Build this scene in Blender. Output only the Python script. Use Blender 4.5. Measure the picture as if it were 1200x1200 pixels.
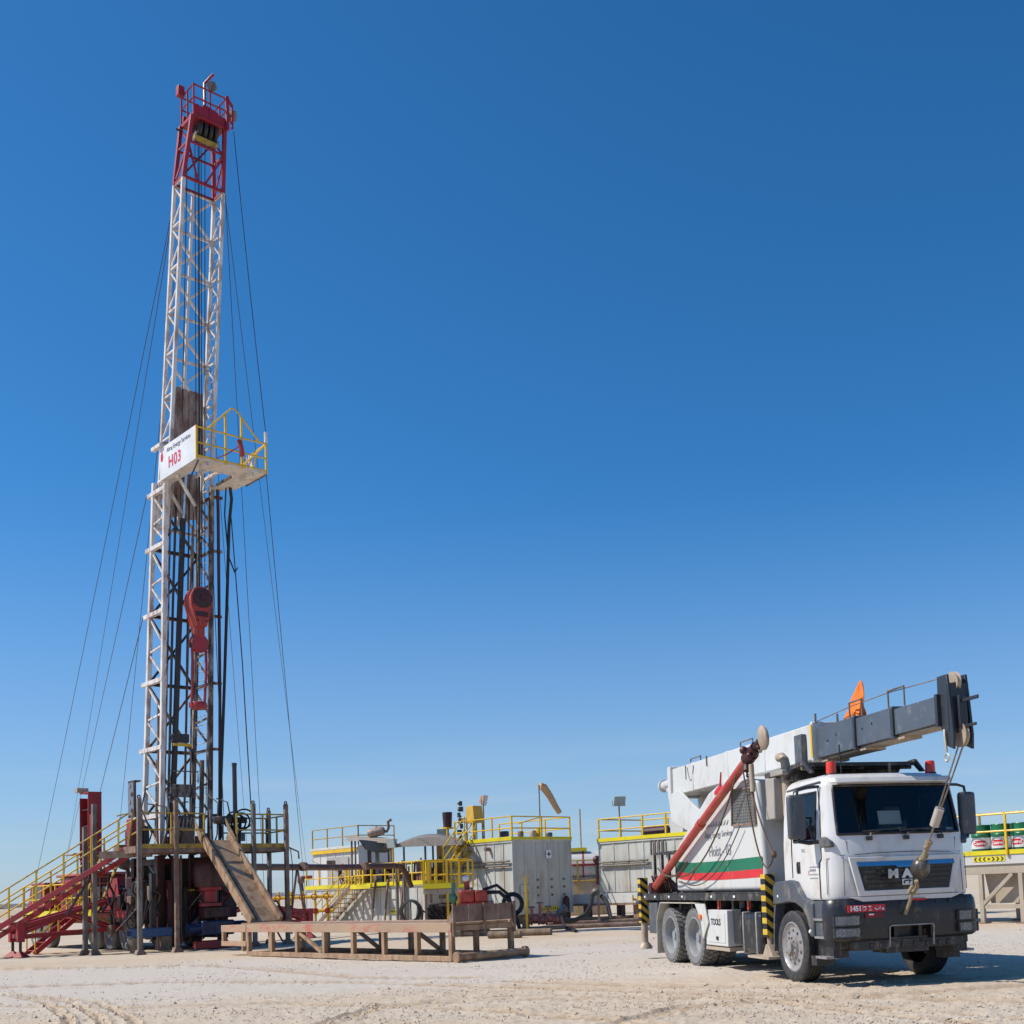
import bpy, bmesh, math, random
from mathutils import Vector, Matrix, noise
for o in list(bpy.data.objects): bpy.data.objects.remove(o)
random.seed(11)
scene = bpy.context.scene
col = scene.collection
PI = math.pi
R = math.radians

# ---------------------------------------------------------------- camera
F_PX, CX, CY, PITCH, ROLL, CAM_H = 1365.6, 726.76, 926.34, 0.0798, 0.0408, 1.6195
cam_data = bpy.data.cameras.new('Camera')
cam = bpy.data.objects.new('Camera', cam_data); col.objects.link(cam)
scene.camera = cam
cam_data.sensor_width = 36.0
cam_data.lens = F_PX / 1200 * 36
cam_data.shift_x = (600 - CX) / 1200
cam_data.shift_y = (CY - 600) / 1200
cam_data.clip_start = 0.1; cam_data.clip_end = 20000
cam.location = (0, 0, CAM_H)
cam.rotation_euler = (Matrix.Rotation(PI/2 + PITCH, 3, 'X') @ Matrix.Rotation(-ROLL, 3, 'Z')).to_euler()
scene.render.resolution_x = 1024; scene.render.resolution_y = 1024

# ---------------------------------------------------------------- sky and sun
SUN_EL, SUN_AZ = R(47), R(-97)       # azimuth from +Y, clockwise positive
world = bpy.data.worlds.new('World'); scene.world = world; world.use_nodes = True
wn = world.node_tree; wn.nodes.clear()
wo = wn.nodes.new('ShaderNodeOutputWorld'); bg = wn.nodes.new('ShaderNodeBackground')
sky = wn.nodes.new('ShaderNodeTexSky'); sky.sky_type = 'NISHITA'; sky.sun_disc = False
sky.sun_elevation = SUN_EL; sky.sun_rotation = SUN_AZ
sky.altitude = 100; sky.air_density = 0.85; sky.dust_density = 0.3; sky.ozone_density = 9.0
hs = wn.nodes.new('ShaderNodeHueSaturation'); hs.inputs['Saturation'].default_value = 1.17
hs.inputs['Value'].default_value = 1.06; hs.inputs['Hue'].default_value = .494
wn.links.new(sky.outputs[0], hs.inputs['Color'])
# a few faint streaks of cirrus low above the horizon, all the way round
tc = wn.nodes.new('ShaderNodeTexCoord'); mp = wn.nodes.new('ShaderNodeMapping')
mp.inputs['Scale'].default_value = (3, 3, 38)
nz = wn.nodes.new('ShaderNodeTexNoise'); nz.inputs['Scale'].default_value = 1.3; nz.inputs['Detail'].default_value = 5
rp = wn.nodes.new('ShaderNodeMapRange'); rp.inputs[1].default_value = .46; rp.inputs[2].default_value = .72
rp.inputs[3].default_value = 0; rp.inputs[4].default_value = .42
sp = wn.nodes.new('ShaderNodeSeparateXYZ')
rz = wn.nodes.new('ShaderNodeMapRange'); rz.inputs[1].default_value = .03; rz.inputs[2].default_value = .14
rz.inputs[3].default_value = 1; rz.inputs[4].default_value = 0
mm = wn.nodes.new('ShaderNodeMath'); mm.operation = 'MULTIPLY'
mx = wn.nodes.new('ShaderNodeMix'); mx.data_type = 'RGBA'
mx.inputs['B'].default_value = (4.4, 4.8, 5.6, 1)
L_ = wn.links.new
L_(tc.outputs['Generated'], mp.inputs[0]); L_(mp.outputs[0], nz.inputs['Vector']); L_(nz.outputs[0], rp.inputs[0])
L_(tc.outputs['Generated'], sp.inputs[0]); L_(sp.outputs['Z'], rz.inputs[0])
L_(rp.outputs[0], mm.inputs[0]); L_(rz.outputs[0], mm.inputs[1]); L_(mm.outputs[0], mx.inputs['Factor'])
hz_ = wn.nodes.new('ShaderNodeMapRange'); hz_.interpolation_type = 'SMOOTHSTEP'; hz_.inputs[1].default_value = -.02; hz_.inputs[2].default_value = .34
hz_.inputs[3].default_value = .55; hz_.inputs[4].default_value = 0; L_(sp.outputs['Z'], hz_.inputs[0])
hm = wn.nodes.new('ShaderNodeMix'); hm.data_type = 'RGBA'; hm.inputs['B'].default_value = (2.75, 3.3, 4.2, 1)
L_(hz_.outputs[0], hm.inputs['Factor']); L_(hs.outputs[0], hm.inputs['A'])
L_(hm.outputs['Result'], mx.inputs['A']); L_(mx.outputs['Result'], bg.inputs[0]); L_(bg.outputs[0], wo.inputs[0])
bg.inputs[1].default_value = 0.137
sd = bpy.data.lights.new('Sun', 'SUN'); sd.energy = 4.9; sd.angle = R(0.53); sd.color = (1.0, 0.945, 0.86)
sun = bpy.data.objects.new('Sun', sd); col.objects.link(sun)
sdir = Vector((math.sin(SUN_AZ)*math.cos(SUN_EL), math.cos(SUN_AZ)*math.cos(SUN_EL), math.sin(SUN_EL)))
sun.rotation_euler = sdir.to_track_quat('Z', 'Y').to_euler(); sun.location = (0, 0, 60)
scene.view_settings.view_transform = 'Standard'; scene.view_settings.look = 'None'
scene.view_settings.exposure = 0.0; scene.view_settings.gamma = 1.0
scene.view_settings.use_curve_mapping = False
scene.render.engine = 'CYCLES'
scene.cycles.max_bounces = 8; scene.cycles.transparent_max_bounces = 16

# ---------------------------------------------------------------- pixel helpers (photograph pixel -> ray)
def ray(px, py):
    u = (px - CX) / F_PX; v = -(py - CY) / F_PX
    x = u*math.cos(ROLL) + v*math.sin(ROLL); zu = -u*math.sin(ROLL) + v*math.cos(ROLL)
    return Vector((x, math.cos(PITCH) - zu*math.sin(PITCH), math.sin(PITCH) + zu*math.cos(PITCH)))
def at(px, py, Y):
    d = ray(px, py); return Vector((0, 0, CAM_H)) + d*(Y/d.y)
def gnd(px, py, z=0.0):
    d = ray(px, py); return Vector((0, 0, CAM_H)) + d*((z - CAM_H)/d.z)

# ---------------------------------------------------------------- mesh builder
class MB:
    def __init__(s): s.v = []; s.f = []
    def add(s, vs, fs):
        o = len(s.v); s.v += [tuple(p) for p in vs]; s.f += [tuple(o+i for i in f) for f in fs]; return s
    def box(s, x0, x1, y0, y1, z0, z1):
        return s.add([(x0,y0,z0),(x1,y0,z0),(x1,y1,z0),(x0,y1,z0),(x0,y0,z1),(x1,y0,z1),(x1,y1,z1),(x0,y1,z1)],
            [(0,3,2,1),(4,5,6,7),(0,1,5,4),(1,2,6,5),(2,3,7,6),(3,0,4,7)])
    def cbox(s, c, sx, sy, sz, rz=0, rot=None):
        m = rot if rot else Matrix.Rotation(rz, 3, 'Z'); c = Vector(c)
        vs = [c + m @ Vector((a*sx/2, b*sy/2, d*sz/2)) for d in (-1,1) for a,b in ((-1,-1),(1,-1),(1,1),(-1,1))]
        return s.add(vs, [(0,3,2,1),(4,5,6,7),(0,1,5,4),(1,2,6,5),(2,3,7,6),(3,0,4,7)])
    def bar(s, p, q, w, h, up=(0,0,1)):
        p = Vector(p); q = Vector(q); d = (q-p).normalized(); up = Vector(up)
        if abs(d.dot(up)) > .98: up = Vector((1,0,0))
        a = d.cross(up).normalized(); b = a.cross(d).normalized()
        vs = [e + a*(i*w/2) + b*(j*h/2) for e in (p,q) for i,j in ((-1,-1),(1,-1),(1,1),(-1,1))]
        return s.add(vs, [(0,1,2,3),(7,6,5,4),(0,4,5,1),(1,5,6,2),(2,6,7,3),(3,7,4,0)])
    def tube(s, p, q, r, n=8, r2=None, cap=True):
        p = Vector(p); q = Vector(q); d = (q-p).normalized(); r2 = r if r2 is None else r2
        up = Vector((0,0,1)) if abs(d.z) < .95 else Vector((1,0,0))
        a = d.cross(up).normalized(); b = a.cross(d)
        vs = [e + (a*math.cos(2*PI*i/n) + b*math.sin(2*PI*i/n))*rr for e, rr in ((p,r),(q,r2)) for i in range(n)]
        fs = [(i, i+n, (i+1)%n+n, (i+1)%n) for i in range(n)]
        if cap: fs += [tuple(range(n)), tuple(range(2*n-1, n-1, -1))]
        return s.add(vs, fs)
    def path(s, pts, r, n=6):
        pts = [Vector(p) for p in pts]; k = len(pts); vs = []; a = None
        for i, p in enumerate(pts):
            d = (pts[min(i+1,k-1)] - pts[max(i-1,0)]).normalized()
            if a is None:
                up = Vector((0,0,1)) if abs(d.z) < .9 else Vector((1,0,0)); a = d.cross(up).normalized()
            a = (a - d*a.dot(d)).normalized(); b = a.cross(d)
            rr = r[i] if isinstance(r, (list,tuple)) else r
            vs += [p + (a*math.cos(2*PI*j/n) + b*math.sin(2*PI*j/n))*rr for j in range(n)]
        fs = [(i*n+j, (i+1)*n+j, (i+1)*n+(j+1)%n, i*n+(j+1)%n) for i in range(k-1) for j in range(n)]
        fs += [tuple(range(n)), tuple(range(k*n-1, k*n-n-1, -1))]
        return s.add(vs, fs)
    def lathe(s, prof, c, axis, n=24, closed=False):
        c = Vector(c); ax = Vector(axis).normalized()
        up = Vector((0,0,1)) if abs(ax.z) < .9 else Vector((1,0,0))
        a = ax.cross(up).normalized(); b = a.cross(ax); k = len(prof)
        vs = [c + ax*h + (a*math.cos(2*PI*j/n) + b*math.sin(2*PI*j/n))*max(r,1e-4) for r,h in prof for j in range(n)]
        m = k if closed else k-1
        fs = [(i*n+j, ((i+1)%k)*n+j, ((i+1)%k)*n+(j+1)%n, i*n+(j+1)%n) for i in range(m) for j in range(n)]
        return s.add(vs, fs)
    def prism(s, pts, vec):
        n = len(pts); vec = Vector(vec); a = [Vector(p) for p in pts]
        fs = [tuple(range(n)), tuple(range(2*n-1, n-1, -1))] + [(i, i+n, (i+1)%n+n, (i+1)%n) for i in range(n)]
        return s.add(a + [p+vec for p in a], fs)
    def quad(s, a, b, c, d): return s.add([a,b,c,d], [(0,1,2,3)])
    def sphere(s, c, r, n=12, sz=1.0):
        prof = [(r*math.sin(PI*i/n), -r*sz*math.cos(PI*i/n)) for i in range(n+1)]
        return s.lathe(prof, c, (0,0,1), 2*n)

OFF = {}
def off_of(o):
    while o is not None:
        if o.name in OFF: return OFF[o.name]
        o = o.parent
    return Vector((0,0,0))
def mesh_of(name, mb, smooth=True, ang=38, off=Vector((0,0,0))):
    me = bpy.data.meshes.new(name)
    me.from_pydata([(x-off.x, y-off.y, z-off.z) for x,y,z in mb.v], [], mb.f)
    bm = bmesh.new(); bm.from_mesh(me); bmesh.ops.recalc_face_normals(bm, faces=bm.faces); bm.to_mesh(me); bm.free()
    if smooth:
        me.shade_smooth(); me.set_sharp_from_angle(angle=R(ang))
    return me
def islands(mb):
    """split a builder into its unconnected pieces"""
    par = list(range(len(mb.v)))
    def find(i):
        while par[i] != i: par[i] = par[par[i]]; i = par[i]
        return i
    for f in mb.f:
        a = find(f[0])
        for i in f[1:]: par[find(i)] = a
    out = {}
    for f in mb.f: out.setdefault(find(f[0]), []).append(f)
    res = []
    for fs in out.values():
        m2 = MB(); ids = {}
        for f in fs:
            g = []
            for i in f:
                if i not in ids: ids[i] = len(m2.v); m2.v.append(mb.v[i])
                g.append(ids[i])
            m2.f.append(tuple(g))
        res.append(m2)
    return res
def each(name, mb, m, parent=None, **kw):
    """every unconnected piece becomes an object of its own"""
    return [part(name, p, m, parent, **kw) for p in islands(mb)]
def part(name, mb, m, parent=None, bev=0, smooth=True, label=None, ang=38, seg=2, stuff=False):
    used = {i for f in mb.f for i in f}
    if len(used) < len(mb.v):
        ids = {}; v2 = []
        for i in sorted(used): ids[i] = len(v2); v2.append(mb.v[i])
        m2 = MB(); m2.v = v2; m2.f = [tuple(ids[i] for i in f) for f in mb.f]; mb = m2
    me = mesh_of(name, mb, smooth, ang, off_of(parent))
    o = bpy.data.objects.new(name, me); col.objects.link(o)
    if m: me.materials.append(m)
    if parent is not None: o.parent = parent
    if bev:
        b = o.modifiers.new('Bevel', 'BEVEL'); b.width = bev; b.segments = seg; b.limit_method = 'ANGLE'; b.angle_limit = R(40)
        b.harden_normals = False
    if label: o['label'] = label
    if stuff: o['kind'] = 'stuff'
    return o
def thing(name, label, cat, loc=(0,0,0), rotz=0, group=None, world_verts=False):
    o = bpy.data.objects.new(name, None); col.objects.link(o); o.empty_display_size = .2
    o.location = loc; o.rotation_euler = (0,0,rotz); o['label'] = label; o['category'] = cat
    if group: o['group'] = group
    if world_verts: OFF[o.name] = Vector(loc)
    return o
def single(name, mb, m, label, cat, group=None, base=None, **kw):
    """a thing made of one mesh; verts given in world space, origin put at its base"""
    vs = [Vector(v) for v in mb.v]
    if base is None:
        base = Vector(((min(v.x for v in vs)+max(v.x for v in vs))/2, (min(v.y for v in vs)+max(v.y for v in vs))/2, min(v.z for v in vs)))
    me = mesh_of(name, mb, kw.get('smooth', True), kw.get('ang', 38), Vector(base))
    o = bpy.data.objects.new(name, me); col.objects.link(o); o.location = base
    me.materials.append(m)
    if kw.get('bev'):
        b = o.modifiers.new('Bevel', 'BEVEL'); b.width = kw['bev']; b.segments = 2; b.limit_method = 'ANGLE'; b.angle_limit = R(40)
    o['label'] = label; o['category'] = cat
    if group: o['group'] = group
    return o
def struct(name, mb, m, smooth=True, kind='structure', label=None, cat=None):
    o = part(name, mb, m, None, smooth=smooth); o['kind'] = kind
    if label: o['label'] = label
    if cat: o['category'] = cat
    return o
def clone(o, parent, shift=None):
    c = o.copy(); col.objects.link(c); c.parent = parent
    if shift is not None: c.location = Vector(o.location) + Vector(shift)
    return c
def text_mesh(body, size, extrude=.003, bold=0.0, space=1.0):
    cu = bpy.data.curves.new('lettering', 'FONT'); cu.body = body; cu.size = size; cu.extrude = extrude
    cu.align_x = 'CENTER'; cu.align_y = 'CENTER'; cu.offset = bold; cu.space_character = space; cu.resolution_u = 3
    o = bpy.data.objects.new('lettering', cu); col.objects.link(o)
    me = bpy.data.meshes.new_from_object(o.evaluated_get(bpy.context.evaluated_depsgraph_get()))
    bpy.data.objects.remove(o); bpy.data.curves.remove(cu)
    return me
def text(name, body, size, m, parent, origin, right, up, extrude=.003, bold=0.0, space=1.0, squash=1.0):
    """letters laid in the plane spanned by right/up, centred at origin (coords of the parent thing)"""
    me = text_mesh(body, size, extrude, bold, space); me.name = name
    r = Vector(right).normalized(); u = Vector(up).normalized(); n = r.cross(u)
    org = Vector(origin) - off_of(parent)
    for v in me.vertices: v.co = org + r*(v.co.x*squash) + u*v.co.y + n*v.co.z
    me.materials.clear(); me.materials.append(m)
    o = bpy.data.objects.new(name, me); col.objects.link(o); o.parent = parent
    return o
def lerp(a, b, t): return Vector(a)*(1-t) + Vector(b)*t
def sag(a, b, s, n=12):
    a = Vector(a); b = Vector(b)
    return [a.lerp(b, i/n) - Vector((0,0,1))*(s*4*(i/n)*(1-i/n)) for i in range(n+1)]

# ---------------------------------------------------------------- the rig's own frame: u along its V-door side, v back along the carrier
RIG0 = Vector((-15.4, 37.0, 0)); S2 = math.sqrt(.5)
def rg(u, v, z=0): return RIG0 + Vector((S2*(u-v), S2*(u+v), z))
def rthing(name, label, cat, base, group=None):
    o = thing(name, label, cat, rg(*base), PI/4, group); OFF[o.name] = Vector(base); return o
def to_rig(p):
    d = Vector(p) - RIG0; return Vector((S2*(d.x+d.y), S2*(d.y-d.x), d.z))

# ---------------------------------------------------------------- materials
def M(name, c, rough=.55, metal=0.0, dirt=None, amt=.35, scale=2.0, streak=.35, bump=.15, var=.10, spec=.5, coat=0.0, bscale=40, edge=.18):
    m = bpy.data.materials.new(name); m.use_nodes = True; n = m.node_tree.nodes; l = m.node_tree.links
    b = n['Principled BSDF']; b.inputs['Metallic'].default_value = metal
    b.inputs['Specular IOR Level'].default_value = spec; b.inputs['Coat Weight'].default_value = coat
    b.inputs['Coat Roughness'].default_value = .12
    t = n.new('ShaderNodeTexCoord')
    n1 = n.new('ShaderNodeTexNoise'); n1.inputs['Scale'].default_value = scale*.6; n1.inputs['Detail'].default_value = 4
    l.new(t.outputs['Object'], n1.inputs['Vector'])
    hv = n.new('ShaderNodeMapRange'); hv.inputs[1].default_value = .3; hv.inputs[2].default_value = .7
    hv.inputs[3].default_value = 1-var; hv.inputs[4].default_value = 1+var
    l.new(n1.outputs[0], hv.inputs[0])
    vm = n.new('ShaderNodeVectorMath'); vm.operation = 'SCALE'; vm.inputs[0].default_value = c[:3]
    l.new(hv.outputs[0], vm.inputs['Scale'])
    out = vm.outputs[0]
    rr = n.new('ShaderNodeMapRange'); rr.inputs[3].default_value = max(.03, rough-.08); rr.inputs[4].default_value = min(1, rough+.12)
    if dirt:
        mp = n.new('ShaderNodeMapping'); mp.inputs['Scale'].default_value = (1, 1, streak)
        l.new(t.outputs['Object'], mp.inputs[0])
        n2 = n.new('ShaderNodeTexNoise'); n2.inputs['Scale'].default_value = scale*2.2; n2.inputs['Detail'].default_value = 9
        n2.inputs['Roughness'].default_value = .68
        l.new(mp.outputs[0], n2.inputs['Vector'])
        mr = n.new('ShaderNodeMapRange'); mr.inputs[1].default_value = .66-amt*.45; mr.inputs[2].default_value = .66-amt*.45+edge
        l.new(n2.outputs[0], mr.inputs[0])
        mi = n.new('ShaderNodeMix'); mi.data_type = 'RGBA'; mi.inputs['B'].default_value = (*dirt[:3], 1)
        ml = n.new('ShaderNodeMath'); ml.operation = 'MULTIPLY'; ml.inputs[1].default_value = min(1, amt*1.6)
        l.new(mr.outputs[0], ml.inputs[0])
        l.new(ml.outputs[0], mi.inputs['Factor']); l.new(out, mi.inputs['A']); out = mi.outputs['Result']
        l.new(mr.outputs[0], rr.inputs[0])
    else:
        l.new(n1.outputs[0], rr.inputs[0])
    l.new(rr.outputs[0], b.inputs['Roughness']); l.new(out, b.inputs['Base Color'])
    if bump:
        n3 = n.new('ShaderNodeTexNoise'); n3.inputs['Scale'].default_value = bscale; n3.inputs['Detail'].default_value = 4
        l.new(t.outputs['Object'], n3.inputs['Vector'])
        bu = n.new('ShaderNodeBump'); bu.inputs['Strength'].default_value = bump; bu.inputs['Distance'].default_value = .01
        l.new(n3.outputs[0], bu.inputs['Height']); l.new(bu.outputs[0], b.inputs['Normal'])
    return m
def glass(name, tint=(.5,.56,.58), refl=(.9,.95,1), ior=1.5):
    m = bpy.data.materials.new(name); m.use_nodes = True; n = m.node_tree.nodes; l = m.node_tree.links; n.clear()
    o = n.new('ShaderNodeOutputMaterial'); t = n.new('ShaderNodeBsdfTransparent'); t.inputs[0].default_value = (*tint, 1)
    g = n.new('ShaderNodeBsdfGlossy'); g.inputs['Roughness'].default_value = .02; g.inputs[0].default_value = (*refl, 1)
    f = n.new('ShaderNodeFresnel'); f.inputs['IOR'].default_value = ior; mi = n.new('ShaderNodeMixShader')
    l.new(f.outputs[0], mi.inputs[0]); l.new(t.outputs[0], mi.inputs[1]); l.new(g.outputs[0], mi.inputs[2]); l.new(mi.outputs[0], o.inputs[0])
    return m
def stripes(name, a, b, freq, axis=(0, .7, .7), rough=.55, dirt=(.25,.2,.15)):
    m = M(name, a, rough, 0, dirt, .3, 5); n = m.node_tree.nodes; l = m.node_tree.links
    t = n.new('ShaderNodeTexCoord'); d = n.new('ShaderNodeVectorMath'); d.operation = 'DOT_PRODUCT'; d.inputs[1].default_value = axis
    l.new(t.outputs['Object'], d.inputs[0])
    k = n.new('ShaderNodeMath'); k.operation = 'MULTIPLY'; k.inputs[1].default_value = freq; l.new(d.outputs['Value'], k.inputs[0])
    fr = n.new('ShaderNodeMath'); fr.operation = 'FRACT'; l.new(k.outputs[0], fr.inputs[0])
    gt = n.new('ShaderNodeMath'); gt.operation = 'GREATER_THAN'; gt.inputs[1].default_value = .5; l.new(fr.outputs[0], gt.inputs[0])
    mi = n.new('ShaderNodeMix'); mi.data_type = 'RGBA'; mi.inputs['B'].default_value = (*b, 1)
    bs = n['Principled BSDF']; src = bs.inputs['Base Color'].links[0].from_socket
    l.new(gt.outputs[0], mi.inputs['Factor']); l.new(src, mi.inputs['A']); l.new(mi.outputs['Result'], bs.inputs['Base Color'])
    return m
DUST = (.40,.33,.24); RUST = (.16,.065,.03); GRIME = (.05,.04,.035)
white_truck = M('white vehicle paint', (.68,.67,.65), .32, 0, DUST, .33, 1.6, .5, .02, .03, coat=.4)
white_crane = M('white crane paint', (.60,.60,.575), .42, 0, DUST, .33, 1.4, .5, .03, .04)
dark_plastic = M('dark grey plastic', (.075,.085,.10), .5, 0, DUST, .30, 2.5, .6, .08)
black_plastic = M('black plastic', (.018,.019,.021), .45, 0, DUST, .25, 3, .6, .08)
black_steel = M('black steel', (.03,.03,.033), .5, .0, DUST, .32, 3, .6, .1)
boom_grey = M('blue grey boom paint', (.085,.10,.125), .42, 0, (.45,.44,.42), .22, 3, .8, .05, .12)
rubber = M('tyre rubber', (.030,.030,.032), .8, 0, (.17,.145,.12), .40, 7, 1, .25, edge=.4)
rubber_grey = M('dusty tyre rubber', (.15,.148,.145), .85, 0, (.30,.275,.245), .5, 7, 1, .25, edge=.4)
rim_silver = M('dusty silver rim', (.33,.33,.335), .5, .3, (.22,.14,.085), .44, 5, 1, .1)
rim_white = M('grey painted rim', (.27,.285,.30), .55, .1, DUST, .4, 5, 1, .1)
chrome = M('chrome trim', (.75,.78,.82), .12, 1.0, None, bump=0, var=.02)
win_glass = glass('tinted window glass', (.62,.68,.68), ior=1.45)
clear_glass = glass('clear lens', (.85,.87,.9))
cab_dark = M('dark cab interior', (.016,.017,.02), .75)
red_pole = M('worn red paint', (.42,.045,.03), .5, 0, (.42,.18,.10), .40, 3, .8, .1)
red_plate = M('red sign paint', (.55,.012,.02), .4, 0, None, bump=0)
lamp_red = M('red beacon lens', (.75,.05,.012), .25, 0, None, bump=0, spec=.7)
orange = M('orange cloth', (.85,.20,.02), .8, 0, (.8,.05,.01), .3, 4)
beige = M('beige weathered steel', (.42,.34,.25), .6, .1, RUST, .30, 4)
rope_tan = M('tan rope', (.32,.24,.15), .9, 0, (.05,.16,.08), .36, 20, 1, .4)
white_print = M('white lettering', (.8,.8,.8), .5, 0, None, bump=0)
black_print = M('black lettering', (.03,.03,.035), .5, 0, None, bump=0)
grey_print = M('faded grey lettering', (.22,.22,.25), .5, 0, None, bump=0)
silver_print = M('silver letters', (.62,.64,.66), .3, .6, None, bump=0)
green_print = M('green stripe paint', (.012,.16,.085), .45, 0, DUST, .2, 2, bump=0)
red_print = M('red stripe paint', (.62,.03,.035), .45, 0, DUST, .2, 2, bump=0)
hazard = stripes('yellow and black hazard stripes', (.62,.40,.03), (.012,.012,.014), 6.2, (0,.75,.9))
paper = M('white paper', (.75,.75,.72), .8, 0, None, bump=0)
cable_blk = M('black cable', (.012,.012,.013), .6, 0, None, bump=0)
# rig paints
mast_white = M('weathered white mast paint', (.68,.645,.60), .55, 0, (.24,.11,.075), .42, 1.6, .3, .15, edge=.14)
mast_dirty_shade = M('rusty shaded white mast paint', (.38,.32,.27), .6, 0, (.07,.038,.028), .62, 2.2, .3, .15, edge=.16)  # rust and the shade inside the mast, both put into the colour
mast_black = M('oily and shade-black steel', (.03,.026,.027), .45, 0, (.10,.05,.035), .35, 2)  # oily steel; on the mast's back panel the black also holds shade
mast_red = M('dark red mast paint', (.30,.014,.028), .5, 0, (.10,.03,.03), .38, 2)
rig_red = M('rig red paint', (.36,.022,.030), .5, 0, (.14,.06,.045), .42, 1.6)
rig_maroon = M('oily maroon paint', (.065,.011,.012), .5, 0, (.025,.016,.014), .5, 2)
block_red = M('hoist block red', (.46,.045,.028), .5, 0, (.12,.035,.022), .46, 3.2)
rust = M('brown rusty steel', (.17,.10,.07), .7, .0, (.30,.22,.16), .5, 2.2, .6, .2)
cat_steel = M('sand coloured steel', (.39,.255,.15), .65, 0, (.17,.09,.05), .48, 1.8, .5, .2)
post_grey = M('grey galvanised post', (.21,.19,.165), .6, .15, (.10,.055,.035), .5, 3, .25, .15)
yellow = M('yellow handrail paint', (.72,.45,.010), .5, 0, (.20,.11,.03), .30, 3, .5, .08)
yellow_old = M('dirty yellow handrail paint', (.46,.30,.03), .55, 0, (.10,.06,.03), .46, 3, .5, .1)
yellow_edge = M('bright yellow edge paint', (.70,.58,.01), .5, 0, (.3,.22,.05), .26, 2)
deck_grey = M('dark walkway grating', (.10,.09,.08), .7, .2, (.2,.15,.1), .4, 3)
tank_grey = M('light grey tank paint', (.50,.50,.455), .5, 0, (.30,.23,.155), .40, .9, .16, .05, .06)
cabin_white = M('white cabin paint', (.56,.55,.52), .5, 0, (.35,.28,.2), .26, 1, .3)
blue_paint = M('blue equipment paint', (.010,.026,.085), .45, 0, (.03,.025,.03), .42, 3)
green_drum = M('green drum paint', (.008,.17,.07), .4, 0, (.02,.05,.03), .3, 3)
wire_mat = M('steel wire rope', (.035,.035,.042), .5, .3, None, bump=0)
mast_clean = M('dusty white mast paint', (.68,.63,.58), .6, 0, (.38,.27,.20), .34, 2.5)
tarp = M('brown weathered windbreak', (.17,.085,.06), .85, 0, (.40,.32,.28), .58, 2.2, .22, .4)
wood = M('weathered timber', (.24,.17,.11), .85, 0, (.12,.08,.05), .5, 3, .4, .3)
grey_shade = M('grey canvas', (.20,.18,.16), .8, 0, DUST, .3, 2)
# ================================================================ ground
def smooth(a, b, x):
    t = max(0, min(1, (x-a)/(b-a))); return t*t*(3-2*t)
TRACKS = []     # (list of points, half width)
def add_track(px_pts, hw=.16):
    pts = [gnd(*p) for p in px_pts]; res = []
    for i in range(len(pts)-1):
        for k in range(8): res.append(pts[i].lerp(pts[i+1], k/8))
    TRACKS.append((res + [pts[-1]], hw))
add_track([(-60,1160),(190,1150),(420,1152),(700,1160),(880,1166),(1260,1176)], .17)
add_track([(-60,1136),(120,1133),(240,1131),(420,1146),(560,1146)], .17)
for dx in (-26, 6, 36): add_track([(118+dx*1.5,1230),(112+dx*1.2,1195),(78+dx,1174),(20+dx*.5,1165),(-40,1163)], .075)
add_track([(600,1150),(760,1156),(900,1158),(1000,1156),(1260,1140)], .16)
for dx in (0, 14): add_track([(330,1215),(450+dx,1178),(620,1166+dx*.4),(840,1170),(1010,1180+dx*.5),(1260,1200+dx)], .10)
add_track([(-60,1178),(150,1182),(330,1176),(560,1184),(760,1200),(900,1220)], .13)
add_track([(690,1210),(800,1182),(930,1172),(1080,1164),(1260,1150)], .17)
TMASK = [0.0]
def track_z(x, y):
    z = 0.0; TMASK[0] = 0.0
    for pts, hw in TRACKS:
        best = 1e9; bi = 0
        for i in range(0, len(pts), 2):
            d = (pts[i].x-x)**2 + (pts[i].y-y)**2
            if d < best: best = d; bi = i
        if best > 9: continue
        for i in range(max(0, bi-3), min(len(pts)-1, bi+3)):
            a = pts[i]; b = pts[i+1]; dx = b.x-a.x; dy = b.y-a.y; L2 = dx*dx+dy*dy
            t = max(0, min(1, ((x-a.x)*dx + (y-a.y)*dy)/L2))
            d = (a.x+t*dx-x)**2 + (a.y+t*dy-y)**2
            if d < best: best = d
        d = math.sqrt(best)
        TMASK[0] = max(TMASK[0], smooth(hw*1.9, hw*.7, d))
        if d < hw: z -= .020 - .022*math.sin(42*(x+.5*y)) * (1 - d/hw)
        elif d < hw*1.8: z += .018*math.sin(PI*(d-hw)/hw/.8)*(1+.8*noise.noise((x*6, y*6, 1.)))
    return z
def ground_z(x, y):
    d = math.hypot(x, y)
    z = 0.0
    rough = .35 + .65*smooth(26, 15, d + 4*noise.noise((x*.12, y*.12, 3.)))
    z += .05*noise.noise((x*.25, y*.25, 0.)) * smooth(6, 30, d) * .6
    if d < 60:
        z += .022*noise.noise((x*1.7, y*1.7, 5.))*rough + .018*noise.noise((x*5, y*5, 9.))*rough
        if d < 32:
            k = noise.noise((x*12, y*12, 2.)); z += (.013*k + .024*max(0, k-.25))*rough
            if d < 22: z += .012*max(0, noise.noise((x*25, y*25, 8.)))*rough
    if y > 8 and d < 42: z += track_z(x, y)
    # low dunes far out, and a bank of bulldozed sand on the right
    z += smooth(140, 700, d)*(2.2*noise.noise((x*.004, y*.004, 1.)) + .9*noise.noise((x*.013, y*.013, 4.)))
    return z
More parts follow.
